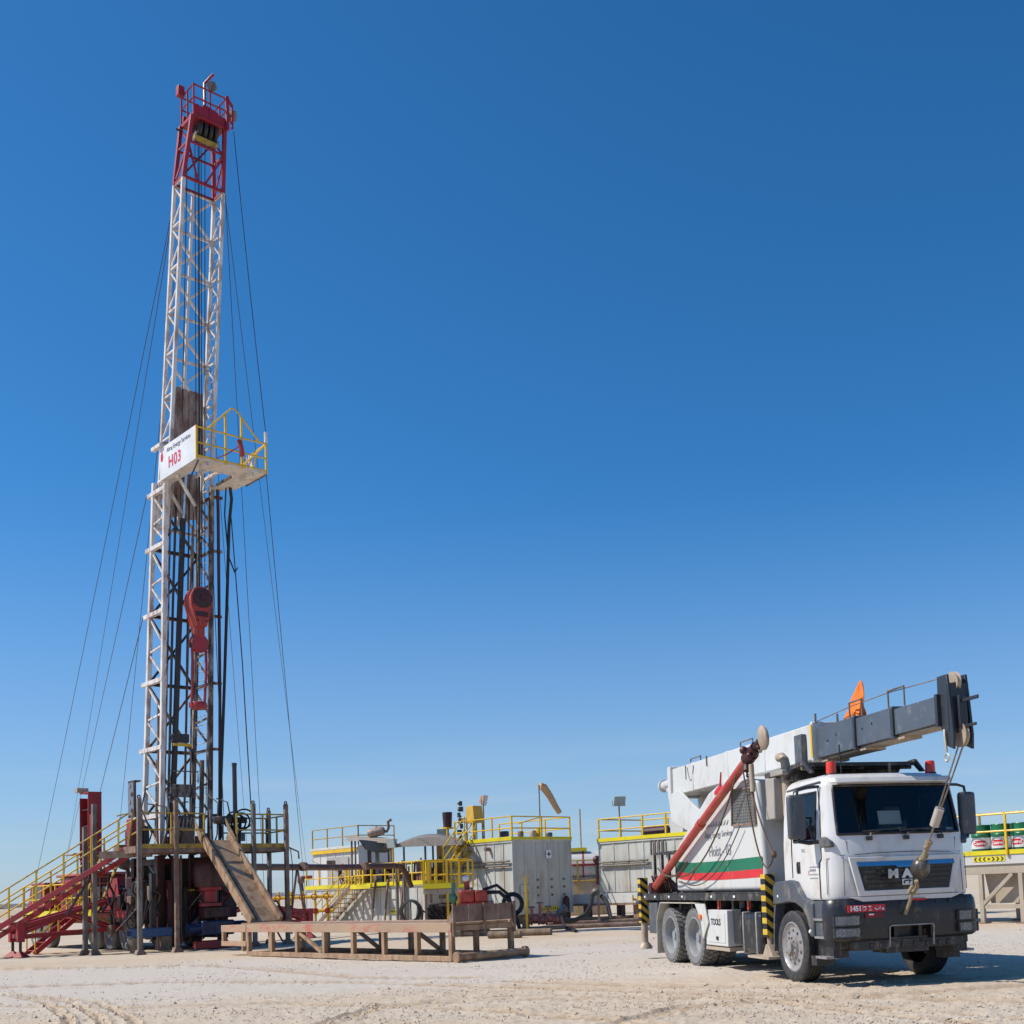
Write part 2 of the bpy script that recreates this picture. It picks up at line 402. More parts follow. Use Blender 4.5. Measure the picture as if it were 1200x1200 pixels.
def build_ground():
    angs = []
    a = -PI
    while a < PI:
        angs.append(a)
        f = abs(a)
        a += R(.13) if f < R(34) else R(.4) if f < R(44) else R(4)
    ds = [0.8, 2, 3.5, 5, 6.5, 7.5]; d = 8.2
    while d < 9000:
        ds.append(d); d *= (1.0045 if 11.5 < d < 22 else 1.0085) if d < 30 else (1.022 if d < 90 else 1.07)
    vs = []; n = len(angs); wear = []
    for d in ds:
        for a in angs:
            x = math.sin(a)*d; y = math.cos(a)*d
            TMASK[0] = 0.0; zz = ground_z(x, y); wear.append(TMASK[0]*smooth(42, 34, d))
            vs.append((x, y, zz if y > 0 else .3*zz))
    fs = [(i*n+j, i*n+(j+1)%n, (i+1)*n+(j+1)%n, (i+1)*n+j) for i in range(len(ds)-1) for j in range(n)]
    fs.append(tuple(range(n)))
    mb = MB(); mb.v = vs; mb.f = fs; mb.wear = wear
    return mb
def ground_mat():
    m = bpy.data.materials.new('pale desert sand'); m.use_nodes = True; n = m.node_tree.nodes; l = m.node_tree.links
    b = n['Principled BSDF']; b.inputs['Roughness'].default_value = .95; b.inputs['Specular IOR Level'].default_value = .15
    t = n.new('ShaderNodeTexCoord')
    def nz(scale, det=6, ro=.6, vec=None):
        k = n.new('ShaderNodeTexNoise'); k.inputs['Scale'].default_value = scale; k.inputs['Detail'].default_value = det
        k.inputs['Roughness'].default_value = ro; l.new(vec or t.outputs['Object'], k.inputs['Vector']); return k.outputs[0]
    def mr(v, a, b_, c=0, d=1):
        k = n.new('ShaderNodeMapRange'); k.inputs[1].default_value = a; k.inputs[2].default_value = b_
        k.inputs[3].default_value = c; k.inputs[4].default_value = d; l.new(v, k.inputs[0]); return k.outputs[0]
    def mix(f, a, b_):
        k = n.new('ShaderNodeMix'); k.data_type = 'RGBA'
        if isinstance(f, float): k.inputs['Factor'].default_value = f
        else: l.new(f, k.inputs['Factor'])
        for s, v in (('A', a), ('B', b_)):
            if isinstance(v, tuple): k.inputs[s].default_value = (*v, 1)
            else: l.new(v, k.inputs[s])
        return k.outputs['Result']
    mp = n.new('ShaderNodeMapping'); mp.inputs['Scale'].default_value = (.35, 1, 1); l.new(t.outputs['Object'], mp.inputs[0])
    c = mix(mr(nz(.22, 7, .6, mp.outputs[0]), .38, .62), (.545,.425,.30), (.565,.48,.38))
    c = mix(mr(nz(.9, 8, .65), .48, .72, 0, .75), c, (.61,.50,.37))
    c = mix(mr(nz(.55, 8, .7, mp.outputs[0]), .58, .74, 0, .65), c, (.34,.235,.145))
    c = mix(mr(nz(14, 5, .7), .55, .8, 0, .5), c, (.33,.265,.20))
    c = mix(mr(nz(45, 3, .6), .60, .75, 0, .45), c, (.30,.24,.19))
    at_ = n.new('ShaderNodeAttribute'); at_.attribute_name = 'wear'
    wm = n.new('ShaderNodeMath'); wm.operation = 'MULTIPLY'; l.new(at_.outputs['Fac'], wm.inputs[0]); l.new(mr(nz(2.2, 5), .35, .6, .25, .85), wm.inputs[1])
    # a swept band of fine pale compacted dust across the middle of the pad
    sy = n.new('ShaderNodeSeparateXYZ'); l.new(t.outputs['Object'], sy.inputs[0])
    wob = n.new('ShaderNodeMath'); wob.operation = 'MULTIPLY_ADD'; wob.inputs[1].default_value = 9.0; l.new(nz(.13, 4), wob.inputs[0]); l.new(sy.outputs['Y'], wob.inputs[2])
    m1 = mr(wob.outputs[0], 23, 25.5); m2 = mr(wob.outputs[0], 37, 34.5)
    mu = n.new('ShaderNodeMath'); mu.operation = 'MULTIPLY'; l.new(m1, mu.inputs[0]); l.new(m2, mu.inputs[1])
    mu2 = n.new('ShaderNodeMath'); mu2.operation = 'MULTIPLY'; mu2.inputs[1].default_value = .75; l.new(mu.outputs[0], mu2.inputs[0])
    c = mix(mu2.outputs[0], c, (.56,.50,.43))
    c = mix(wm.outputs[0], c, (.40,.29,.19))
    l.new(c, b.inputs['Base Color'])
    bu = n.new('ShaderNodeBump'); bu.inputs['Strength'].default_value = .7; bu.inputs['Distance'].default_value = .03
    l.new(nz(9, 9, .72), bu.inputs['Height'])
    b2 = n.new('ShaderNodeBump'); b2.inputs['Strength'].default_value = .6; b2.inputs['Distance'].default_value = .012
    l.new(nz(55, 4, .6), b2.inputs['Height']); l.new(bu.outputs[0], b2.inputs['Normal']); l.new(b2.outputs[0], b.inputs['Normal'])
    return m
sand = ground_mat()
gmb = build_ground(); gob = struct('ground', gmb, sand)
gat = gob.data.attributes.new('wear', 'FLOAT', 'POINT'); gat.data.foreach_set('value', gmb.wear)
stone_mat = M('pale stone', (.44,.345,.25), .95, 0, (.54,.45,.35), .6, 25, 1, .3)
def stones():
    rnd = random.Random(5); mb = MB()
    for k in range(52000):
        u = rnd.random(); d = 11.5 + 24*u**1.7; a = R(rnd.uniform(-38, 31))
        x = math.sin(a)*d; y = math.cos(a)*d
        dn = noise.noise((x*.30, y*.55, 7.)) + .5*noise.noise((x*1.1, y*1.6, 2.)) + .25*smooth(21, 14, d)
        if dn < rnd.uniform(-.15, .42): continue
        r = rnd.choice((.007,.009,.011,.013,.016,.02)) * (1 if rnd.random() < .97 else 2.0)
        z = ground_z(x, y)
        vs = []
        for ax in ((1,0,0),(-1,0,0),(0,1,0),(0,-1,0),(0,0,1),(0,0,-1)):
            s = r*rnd.uniform(.6, 1.4); vs.append((x+ax[0]*s, y+ax[1]*s, z+r*.15+ax[2]*s*.7))
        mb.add(vs, [(0,2,4),(2,1,4),(1,3,4),(3,0,4),(2,0,5),(1,2,5),(3,1,5),(0,3,5)])
    return mb
struct('loose_stones', stones(), stone_mat, smooth=False, kind='stuff', label='small loose stones scattered over the pale sand', cat='stones')
# bank of bulldozed sand behind the right side, and low spoil banks far off
def berm(name, p, q, w, h, seed, n=60, m=14):
    p = Vector((*p, 0)); q = Vector((*q, 0)); d = (q-p); s = Vector((-d.y, d.x, 0)).normalized(); mb = MB(); vs = []
    for i in range(n+1):
        t = i/n; e = min(1, 6*t, 6*(1-t)); e = e*e*(3-2*e)
        for j in range(m+1):
            k = j/m*2-1; c = p + d*t + s*(k*w/2*(1+.2*noise.noise((t*9, seed, 0))))
            z = h*e*(math.cos(k*PI/2)**1.3 if abs(k) < 1 else 0)*(1+.35*noise.noise((t*d.length*.25, k*2, seed))) + .12*h*noise.noise((c.x*.9, c.y*.9, seed))*e
            vs.append((c.x, c.y, max(z, 0) - .08))
    fs = [(i*(m+1)+j, (i+1)*(m+1)+j, (i+1)*(m+1)+j+1, i*(m+1)+j+1) for i in range(n) for j in range(m)]
    mb.add(vs, fs); return struct(name, mb, sand)
berm('sand_bank', (14, 47), (60, 60), 7, 1.35, 2)
berm('sand_bank', (-120, 150), (-40, 190), 14, 1.6, 5)
berm('sand_bank', (-48, 230), (20, 240), 18, 1.5, 8)
# ================================================================ crane truck
TX, TY, TH = 3.7128, 18.4036, 0.2882
truck = thing('crane_truck', 'white six-wheeled crane truck with grey boom over its cab and green and red side stripes', 'truck', (TX, TY, 0), TH - PI/2)
RW = .548
# ---- wheels
def tyre_mesh(front):
    w = .315; mb = MB(); r = RW
    if front:
        prof = [(r-.19,.02),(r-.14,0),(r-.06,-.005),(r-.015,.012),(r,.03)]
        for k in range(4):
            y = .03 + (w-.06)*(k+1)/5
            prof += [(r, y-.012),(r-.016, y-.009),(r-.016, y+.009),(r, y+.012)]
        prof += [(r,w-.03),(r-.015,w-.012),(r-.06,w+.005),(r-.14,w),(r-.19,w-.02)]
        mb.lathe(prof, (0,0,0), (0,1,0), 56)
    else:
        rr = r-.024
        prof = [(r-.19,.02),(r-.14,0),(r-.06,-.005),(rr-.015,.012),(rr,.03),(rr,w-.03),(rr-.015,w-.012),(r-.06,w+.005),(r-.14,w),(r-.19,w-.02)]
        mb.lathe(prof, (0,0,0), (0,1,0), 48)
        nb = 30
        for k in range(nb):
            for row in range(3):
                a = 2*PI*(k + .5*(row % 2))/nb; y0, y1 = ((.004,.105),(.118,.197),(.21,.311))[row]
                da = .075; vs = []
                for rad in (rr-.02, r):
                    for s, yy in ((-1,y0),(1,y0),(1,y1),(-1,y1)):
                        sk = (.035 if row == 0 else -.035 if row == 2 else 0)*(1 if yy == y0 else -1)
                        aa = a + s*da + sk; vs.append((rad*math.cos(aa), yy, rad*math.sin(aa)))
                mb.add(vs, [(4,5,6,7),(0,1,5,4),(1,2,6,5),(2,3,7,6),(3,0,4,7)])
    return mb
def wheel(parent, x, y, side, front, name='wheel'):
    """side -1: outer face towards -y"""
    # the tyre carcass is the wheel part; rim and hub are its pieces
    def T(mb):
        m2 = MB(); m2.f = mb.f
        m2.v = [(x + a, y + (b if side < 0 else -b), RW + c) for a,b,c in mb.v]; return m2
    w = part(name, T(TM[front]), rubber if front else rubber_grey, parent, ang=30)
    rm = MB(); ri = RW-.20
    if front:
        rm.lathe([(ri+.02,.035),(ri+.035,.01),(ri+.015,.005),(ri-.01,.03),(ri-.05,.045),(.19,.02),(.175,-.015),(.10,-.02),(.095,-.06),(.06,-.075),(0,-.075)], (0,0,0), (0,1,0), 32)
    else:
        rm.lathe([(ri+.02,.035),(ri+.035,.01),(ri+.015,.005),(ri-.005,.04),(ri-.02,.15),(ri-.05,.17),(.16,.19),(.15,.13),(.09,.12),(.085,.07),(0,.065)], (0,0,0), (0,1,0), 32)
    part('rim', T(rm), rim_silver if front else rim_white, w, ang=30)
    nb = MB()
    for k in range(10):
        a = 2*PI*k/10; d = -.02 if front else .19
        nb.tube((.14*math.cos(a), d-.02, .14*math.sin(a)), (.14*math.cos(a), d+.02, .14*math.sin(a)), .016, 6)
    part('wheel_nuts', T(nb), rust if front else rim_silver, w, stuff=True)
    hh = MB()
    for k in range(10 if front else 8):
        a = 2*PI*(k+.5)/(10 if front else 8); rr = .245 if front else .24; dd = .036 if front else .176
        hh.lathe([(0,0),(.026,.0),(.028,.012)], (rr*math.cos(a), dd-.008, rr*math.sin(a)), (0,1,0), 10)
    part('hand_holes', T(hh), black_steel, w, stuff=True)
TM = {True: tyre_mesh(True), False: tyre_mesh(False)}
A2, A3 = -4.41, -5.81
for s in (-1, 1):
    wheel(truck, 0, s*1.22, s, True)
    for ax in (A2, A3):
        wheel(truck, ax, s*1.22, s, False)
        wheel(truck, ax, s*.87, s, False)
mb = MB(); mb.tube((0,-.95,.52),(0,.95,.52),.07,10)
for ax in (A2, A3):
    mb.tube((ax,-1.0,RW),(ax,1.0,RW),.09,10); mb.sphere((ax,0,RW),.24,8)
mb.tube((A3,0,.62),(-.6,0,.8),.06,10)
part('axles', mb, black_steel, truck)
# ---- chassis
mb = MB()
for s in (-1,1):
    mb.box(-7.7, 1.15, s*.42-.04, s*.42+.04, .78, 1.06)
for x in (-7.6,-6.4,-5.1,-3.6,-2.4,-1.2,.2,1.0): mb.box(x-.05, x+.05, -.4, .4, .82, 1.02)
part('chassis_frame', mb, black_steel, truck, bev=.008)
mb = MB(); mb.box(-7.86,-.82,-1.14,1.14,1.345,1.375)
for x in [-7.5+.7*i for i in range(10)]: mb.box(x-.04,x+.04,-1.13,1.13,1.06,1.344)
part('deck_plate', mb, black_steel, truck)
for s in (-1,1):
    mb = MB(); mb.box(-7.86,-.82,min(s*1.15,s*1.25),max(s*1.15,s*1.25),1.25,1.39)
    mb.box(-7.86,-.82,min(s*1.251,s*1.262),max(s*1.251,s*1.262),1.375,1.39)
    p = part('deck_side_rail', mb, black_steel, truck, bev=.01)
    mb = MB()
    for x in (-7.3,-6.6,-5.7,-4.9,-3.3,-2.2): mb.box(x-.04,x+.04,min(s*1.252,s*1.258),max(s*1.252,s*1.258),1.30,1.34)
    part('marker_reflectors', mb, white_print, p, stuff=True)
# ---- mudguards
gu = [(-6.50,.16),(-6.46,.85),(-6.22,1.19),(-4.12,1.19),(-3.84,.86),(-3.78,.55)]
for s in (-1,1):
    mb = MB()
    for (xa,za),(xb,zb) in zip(gu, gu[1:]):
        dx, dz = xb-xa, zb-za; L = math.hypot(dx,dz); nx, nz = -dz/L*.02, dx/L*.02
        mb.prism([(xa,s*.62,za),(xb,s*.62,zb),(xb+nx,s*.62,zb+nz),(xa+nx,s*.62,za+nz)], (0, s*.66, 0))
    part('rear_mudguard', mb, M('dusty mudguard', (.50,.46,.40), .6, 0, DUST, .5, 3) if s < 0 else beige, truck)
    mb = MB(); mb.prism([(-3.84,s*1.285,.9),(-4.12,s*1.285,1.19),(-3.6,s*1.285,1.19),(-3.45,s*1.285,.85),(-3.74,s*1.285,.55)], (0,-s*.02,0))
    part('mudguard_skirt', mb, white_crane, truck)
    mb = MB(); mb.lathe([(0,0),(.05,0),(.05,.03),(0,.04)], (-3.8,s*1.29,.95), (0,s,0), 10)
    part('side_marker_lamp', mb, orange, truck)
# ---- tool box, fuel tank, side gear
for s in (-1,1):
    y0, y1 = sorted((s*.66, s*1.24))
    mb = MB(); mb.box(-3.70,-2.62,y0,y1,.44,1.08)
    tb = part('tool_box', mb, white_crane, truck, bev=.012)
    mb = MB(); mb.box(-3.60,-2.72,*sorted((s*1.241,s*1.249)),.50,1.02); part('lid', mb, white_crane, tb, bev=.004)
    mb = MB(); mb.box(-3.12,-3.04,*sorted((s*1.25,s*1.27)),.55,.61); part('latch', mb, black_plastic, tb)
    text('tool_box_lettering', 'TOOLS', .16, black_print, tb, (-3.15, s*1.252, .86), (-s,0,0), (0,0,1), .001, .004, .9)
    mb = MB(); mb.box(-3.72,-2.55,*sorted((s*.7,s*1.24)),.36,.42); part('tool_box_shelf', mb, beige, truck)
    y0, y1 = sorted((s*.62, s*1.2))
    mb = MB(); mb.box(-2.12,-1.25,y0,y1,.36,1.05)
    ft = part('fuel_tank', mb, black_plastic, truck, bev=.09, seg=4)
    for x in (-1.98,-1.42):
        mb = MB(); mb.box(x-.025,x+.025,*sorted((s*.62,s*1.212)),.348,1.062); part('tank_strap', mb, rim_silver, ft, bev=.09, seg=3)
    mb = MB(); mb.lathe([(0,0),(.06,0),(.06,.05),(0,.06)], (-1.7,s*.9,1.05), (0,0,1), 12); part('filler_cap', mb, rim_silver, ft)
mb = MB(); mb.box(-2.55,-2.2,-1.15,-.6,.5,1.1); mb.tube((-2.38,-1.0,1.1),(-2.38,-1.0,1.24),.09,10)
mb.path([(-1.25,-1.0,1.2),(-1.15,-1.16,1.0),(-1.1,-1.18,.7),(-1.0,-1.15,.6)], .02); mb.path([(-1.28,-.9,1.22),(-1.2,-1.2,1.05),(-1.18,-1.2,.75)], .016)
each('battery_box', mb, black_plastic, truck, bev=.01)
mb = MB()
for x in (-3.3,-1.9): mb.tube((x,-1.1,1.10),(x,-1.1,1.25),.045,8)
each('red_bracket', mb, lamp_red, truck)
mb = MB(); mb.box(-7.25,-6.65,-1.2,-.75,.55,1.2); part('rear_side_locker', mb, dark_plastic, truck, bev=.02)
# ---- outriggers
for i, (x, zt, zb) in enumerate(((-.88,1.68,.67),(-7.62,1.73,.76))):
    for s in (-1,1):
        mb = MB(); mb.box(x-.09,x+.09,*sorted((s*1.10,s*1.28)),zb,zt)
        o = part('outrigger_column', mb, hazard, truck, bev=.006)
        mb = MB(); mb.tube((x,s*1.19,zb),(x,s*1.19,zb-.28 if i == 0 else .3),.055 if i == 0 else .075,12); part('jack_ram', mb, beige, o)
        if i == 0:
            mb = MB(); mb.prism([(x-.06,s*1.19-.06,zb-.12),(x+.06,s*1.19-.06,zb-.12),(x+.2,s*1.19-.06,zb-.30),(x-.2,s*1.19-.06,zb-.30)], (0,.12,0))
            mb.box(x-.5,x+.35,s*1.19-.2,s*1.19+.2,zb-.34,zb-.30); part('foot_plate', mb, beige, o)
        else:
            mb = MB(); mb.lathe([(0,.14),(.08,.14),(.15,.06),(.16,0.0),(0,0)], (x,s*1.19,.20), (0,0,1), 16); part('foot_plate', mb, beige, o)
        mb = MB(); mb.box(x-.13,x+.13,-1.08,1.08,1.06,1.30) if s < 0 else mb.box(x-.10,x+.10,-1.0,1.0,1.10,1.26)
        part('outrigger_beam', mb, black_steel, o)
# ---- crane superstructure
prof = [(-5.40,1.42),(-5.42,2.10),(-5.36,2.28),(-3.44,3.22),(-2.5,3.42),(-1.16,3.24),(-1.0,1.42)]
mb = MB(); mb.prism([(x,-1.18,z) for x,z in prof], (0,2.36,0))
body = part('crane_house', mb, white_crane, truck, bev=.07, seg=4)
mb = MB(); mb.box(-5.3,-4.05,-1.1,1.1,1.38,1.42); mb.box(-3.6,-1.1,-1.1,1.1,1.38,1.42)
part('house_base', mb, black_steel, truck)
for s in (-1,1):
    yy = s*1.184
    for nm, za, zb, m in (('green_stripe',1.775,1.975,green_print),('red_stripe',1.635,1.772,red_print)):
        mb = MB(); n = 18; vs = []
        for i in range(n+1):
            x = -5.335 + (-1.075+5.335)*i/n; c = .05*max(0, (-4.4-x)/.95)**2 - .02*math.sin(PI*i/n)
            vs += [(x,yy,za+c),(x,yy,zb+c),(x,yy-s*.0,za+c)]
        mb.add([v for k,v in enumerate(vs) if k%3 < 2], [(2*i,2*i+1,2*i+3,2*i+2) for i in range(n)])
        part(nm, mb, m, body, smooth=False)
    text('house_lettering', 'Hoist - 03', .27, grey_print, body, (-2.95, s*1.186, 2.13), (-s,0,0), (0,0,1), .001, .003)
    text('house_lettering', 'Abraj Energy Services', .155, grey_print, body, (-3.0, s*1.186, 2.43), (-s,0,0), (0,0,1), .001)
    # script-like mark above the name
    mb = MB(); rnd = random.Random(3)
    for k in range(7):
        x = -3.45 + k*.14; mb.path([(x,s*1.186,2.60+.03*rnd.random()),(x+.05,s*1.186,2.58),(x+.10,s*1.186,2.60+.02*rnd.random()),(x+.13,s*1.186,2.66*1.0)], .008, 4)
    part('house_lettering', mb, grey_print, body, stuff=True)
    # window with protective mesh
    wq = [(-2.20,s*1.187,3.16),(-1.30,s*1.187,3.12),(-1.21,s*1.187,2.52),(-2.26,s*1.187,2.55)]
    mb = MB(); mb.prism(wq, (0,s*.004,0)); wd = part('window', mb, M('grey smoked glazing', (.17,.20,.21), .25, 0, DUST, .4, 3, bump=0), body)
    mb = MB()
    for i in range(13):
        t = i/12; mb.tube(lerp(wq[0],wq[3],t)+Vector((0,s*.015,0)), lerp(wq[1],wq[2],t)+Vector((0,s*.015,0)), .0045, 4)
        t2 = i/12; mb.tube(lerp(wq[0],wq[1],t2)+Vector((0,s*.015,0)), lerp(wq[3],wq[2],t2)+Vector((0,s*.015,0)), .0045, 4)
    part('window_mesh', mb, post_grey, wd)
    mb = MB()
    for a,b in zip(wq, wq[1:]+wq[:1]): mb.bar(Vector(a)+Vector((0,s*.012,0)), Vector(b)+Vector((0,s*.012,0)), .03, .04, (0,1,0))
    part('window_frame', mb, rust, wd)
    mb = MB(); mb.prism([(-3.0,s*1.19,3.14),(-2.62,s*1.19,3.20),(-2.60,s*1.19,3.26),(-2.72,s*1.19,3.28),(-2.66,s*1.19,3.52),(-2.74,s*1.19,3.30),(-3.0,s*1.19,3.20)], (0,s*.03,0))
    part('red_latch', mb, red_plate, body)
# ---- rear boom mount
mb = MB()
for s in (-.34,.34):
    mb.prism([(-8.05,s-.03,3.55),(-7.35,s-.03,3.6),(-4.9,s-.03,2.55),(-5.2,s-.03,2.25),(-7.9,s-.03,2.95)], (0,.06,0))
for x,z in ((-7.6,3.1),(-6.6,2.95)): mb.tube((x,-.34,z),(x,.34,z),.09,12)
part('boom_mount', mb, white_crane, truck, bev=.01)
mb = MB(); mb.tube((-7.2,-.15,3.15),(-5.0,-.15,2.7),.05,8); mb.tube((-7.1,.15,3.2),(-5.0,.15,2.6),.05,8); part('mount_rods', mb, rust, truck)
# ---- boom
boom = thing  # (name kept free)
mb = MB(); mb.box(-8.0,-.80,-.30,.30,3.52,4.12); mb.box(-.82,-.74,-.33,.33,3.49,4.15); mb.box(-8.1,-7.9,-.36,.36,3.46,4.18)
for x in (-6.6,-4.6,-2.8): mb.box(x-.05,x+.05,-.315,.315,3.51,4.13)
bo = part('crane_boom', mb, white_crane, truck, bev=.02)
for (x0,x1,h,w) in ((-.74,.56,.50,.25),(.50,1.66,.44,.215),(1.6,2.86,.38,.18)):
    zc = 3.79
    mb = MB(); mb.box(x0,x1,-w,w,zc-h/2,zc+h/2)
    if x0 > 0: mb.box(x0-.02,x0+.06,-w-.035,w+.035,zc-h/2-.045,zc+h/2+.045)
    part('boom_section', mb, boom_grey, bo, bev=.012)
    mb = MB(); mb.box(x0+.05,x1,-w*.7,w*.7,zc-h/2-.035,zc-h/2-.004); mb.box(x0+.05,x0+.25,-w*.8,w*.8,zc-h/2-.07,zc-h/2-.036)
    part('wear_plate', mb, beige, bo)
mb = MB()
for x,z in ((-.35,3.78),(-.05,3.84),(.75,3.82),(1.05,3.86)): mb.lathe([(0,0),(.02,0),(.02,.004)], (x,-.252 if x<.5 else -.217,z), (0,-1,0), 8)
part('boom_bolts', mb, black_steel, bo, stuff=True)
mb = MB(); mb.box(-.81,-.745,-.335,-.325,3.56,4.10); part('yellow_strip', mb, yellow, bo)
# boom head
mb = MB()
for s in (-.14,.14):
    mb.prism([(2.78,s-.02,3.62),(2.80,s-.02,4.24),(3.04,s-.02,4.24),(3.08,s-.02,3.9),(3.12,s-.02,3.42),(3.10,s-.02,3.22),(2.95,s-.02,3.28),(2.86,s-.02,3.5)], (0,.04,0))
mb.box(2.80,2.86,-.22,.22,3.56,4.0); mb.box(3.02,3.06,-.16,.16,3.45,4.12); mb.box(3.12,3.5,-.015,.015,3.84,3.89); mb.box(3.12,3.42,-.015,.015,3.5,3.54)
mb.box(3.10,3.15,-.06,.06,3.5,3.94)
hd = part('boom_head', mb, M('near black boom head', (.028,.032,.040), .45, 0, (.2,.19,.18), .2, 4), bo, bev=.008)
mb = MB(); mb.lathe([(0,-.03),(.17,-.03),(.17,-.02),(.15,0),(.17,.02),(.17,.03),(0,.03)], (3.05,0,3.42), (0,1,0), 20); mb.lathe([(0,-.03),(.15,-.03),(.13,0),(.15,.03),(0,.03)], (2.95,.0,4.14), (0,1,0), 20)
each('sheave', mb, beige, hd)
mb = MB(); mb.path([(2.93,-.17,3.50),(2.96,-.19,3.42),(2.97,-.18,3.2)], .018); mb.lathe([(.05,-.012),(.065,0),(.05,.012),(.035,0)], (2.97,-.18,3.12), (0,1,0), 12, True)
part('shackle', mb, beige, hd)
# rope and stanchions on the boom
mb = MB()
mb.path([(-.78,-.2,4.16),(.4,-.2,4.22),(1.55,-.19,4.24),(2.8,-.12,4.22)],.008,6)
part('guide_rope', mb, rust, bo)
mb = MB()
for x0,x1,z0,z1 in ((.35,.75,4.03,4.28),(1.55,2.0,3.98,4.26)):
    mb.path([(x0,-.2,z0),(x0,-.2,z1),(x1,-.2,z1),(x1,-.2,z0)], .016)
for x in (-6.8,-4.0): mb.path([(x,-.25,4.12),(x,-.25,4.22),(x+.6,-.25,4.22),(x+.6,-.25,4.12)], .014)
mb.tube((-.75,-.25,4.12),(-.75,-.25,4.28),.02,8); mb.tube((-.65,.1,4.12),(-.65,.1,4.26),.02,8)
each('stanchion', mb, post_grey, bo)
# rear end of boom: winch and bracket
mb = MB(); mb.tube((-8.1,-.2,3.85),(-8.75,-.2,3.82),.11,14); mb.tube((-8.75,-.2,3.82),(-8.82,-.2,3.82),.15,14); mb.box(-8.5,-8.3,-.26,-.14,3.66,3.75); mb.tube((-8.1,.15,3.95),(-8.6,.15,3.92),.09,12)
part('extension_cylinder', mb, white_crane, bo)
mb = MB(); mb.path(sag((-6.9,-.31,4.05),(-6.5,-.31,4.05),.3,10), .008, 5); mb.tube((-7.0,-.31,4.1),(-7.0,-.31,3.8),.012,6); mb.tube((-5.7,-.31,4.16),(-5.7,-.31,3.95),.02,6); each('boom_cable', mb, post_grey, bo)
mb = MB(); mb.box(-1.3,-1.02,-.40,-.305,3.42,3.98); part('boom_side_box', mb, dark_plastic, bo, bev=.01)
# ---- red davit pole on the right side
pole = part('davit_pole', MB().tube((-6.42,-1.32,1.50),(-1.15,-1.32,3.58),.075,16).tube((-3.6,-1.32,2.61),(-3.45,-1.32,2.67),.09,16), red_pole, truck)
d = Vector((5.27,0,2.08)).normalized(); e = Vector((-1.15,-1.32,3.58))
mb = MB(); mb.tube(e, e+d*.22, .12, 12); mb.tube(e+d*.22, e+d*.42, .10, 12); mb.tube(e+d*.42, e+d*.62,.07,10); mb.sphere(e+d*.1+Vector((0,-.1,.1)),.07,6); mb.sphere(e+d*.30+Vector((0,-.08,-.08)),.06,6)
mb.tube(e+d*.5+Vector((0,0,.05)), e+d*.62+Vector((0,-.05,-.12)),.03,8); mb.tube(e+d*-.05+Vector((0,0,.1)), e+d*-.05+Vector((.1,-.05,-.18)),.06,8)
part('pole_head', mb, rig_maroon, pole)
mb = MB(); mb.lathe([(0,.03),(.16,.03),(.2,.0),(.2,-.03),(.17,-.06),(.08,-.09),(0,-.09)], e+d*.78+Vector((0,0,-.02)), (.12,1,.1), 20)
mb.path([e+d*.45, e+d*.6+Vector((0,0,-.16)), e+d*.74+Vector((0,0,-.1))], .025, 8)
part('pole_end_disc', mb, beige, pole)
mb = MB()
for k in range(6):
    c = e + Vector((.03,-.02,-.2-.075*k)); mb.lathe([(.028,-.009),(.038,0),(.028,.009),(.018,0)], c, (1,0,0) if k%2 else (0,1,0), 8, True)
part('chain', mb, black_steel, pole)
mb = MB(); mb.tube(e+Vector((.14,0,-.1)), e+Vector((.16,0,-.55)),.045,10); part('hanging_pipe', mb, beige, pole)
mb = MB()
mb.path(sag(e+Vector((-.05,-.03,-.1)), (-.42,-1.27,2.02), .15, 14), .014, 5); mb.path(sag(e+Vector((-.1,-.05,-.15)), (-.40,-1.27,1.98), .75, 16), .014, 5)
mb.path(sag(e+Vector((-.4,-.06,-.25)), (-5.3,-1.30,1.75), .55, 18), .016, 5); mb.path(sag((-1.75,-1.26,2.52),(-4.9,-1.26,1.62), .42, 18), .011, 5)
mb.path(sag((-5.9,-1.4,1.9),(-4.3,-1.33,1.98), .22, 12), .018, 5)
for p in ((-.42,-1.27,2.0),(-.38,-1.28,1.97)): mb.sphere(p,.05,6)
part('pole_cables', mb, M('brown cable', (.10,.06,.035), .7), pole)
mb = MB(); mb.box(-6.75,-6.3,-1.25,-1.0,1.39,1.62); mb.tube((-6.42,-1.42,1.5),(-6.42,-1.1,1.5),.11,12)
for k in range(7): mb.path([(-6.9+.17*k,-1.1,1.4),(-6.85+.17*k,-1.22,1.75+.06*math.sin(k*2)),(-6.6+.15*k,-1.15,1.62),(-6.5+.16*k,-1.0,1.4)], .022, 6)
part('pole_pivot', mb, rig_maroon, pole)
# ---- rack of frames behind
mb = MB()
for x in (-7.2,-6.7,-6.25,-5.8): mb.box(x-.025,x+.025,-1.05,-1.0,1.38,2.25)
for z in (2.22,1.45): mb.box(-7.22,-5.78,-1.05,-1.0,z-.025,z+.025)
for x in (-7.2,-5.8): mb.box(x-.025,x+.025,.6,.65,1.38,2.25); mb.box(x-.02,x+.02,-1.0,.6,2.2,2.24)
part('rear_rack', mb, black_steel, truck)
mb = MB(); mb.box(-7.1,-6.0,-.5,.5,1.38,2.0); mb.tube((-6.2,-.6,1.7),(-6.2,.6,1.7),.3,18); part('winch_unit', mb, rig_maroon, truck, bev=.03)
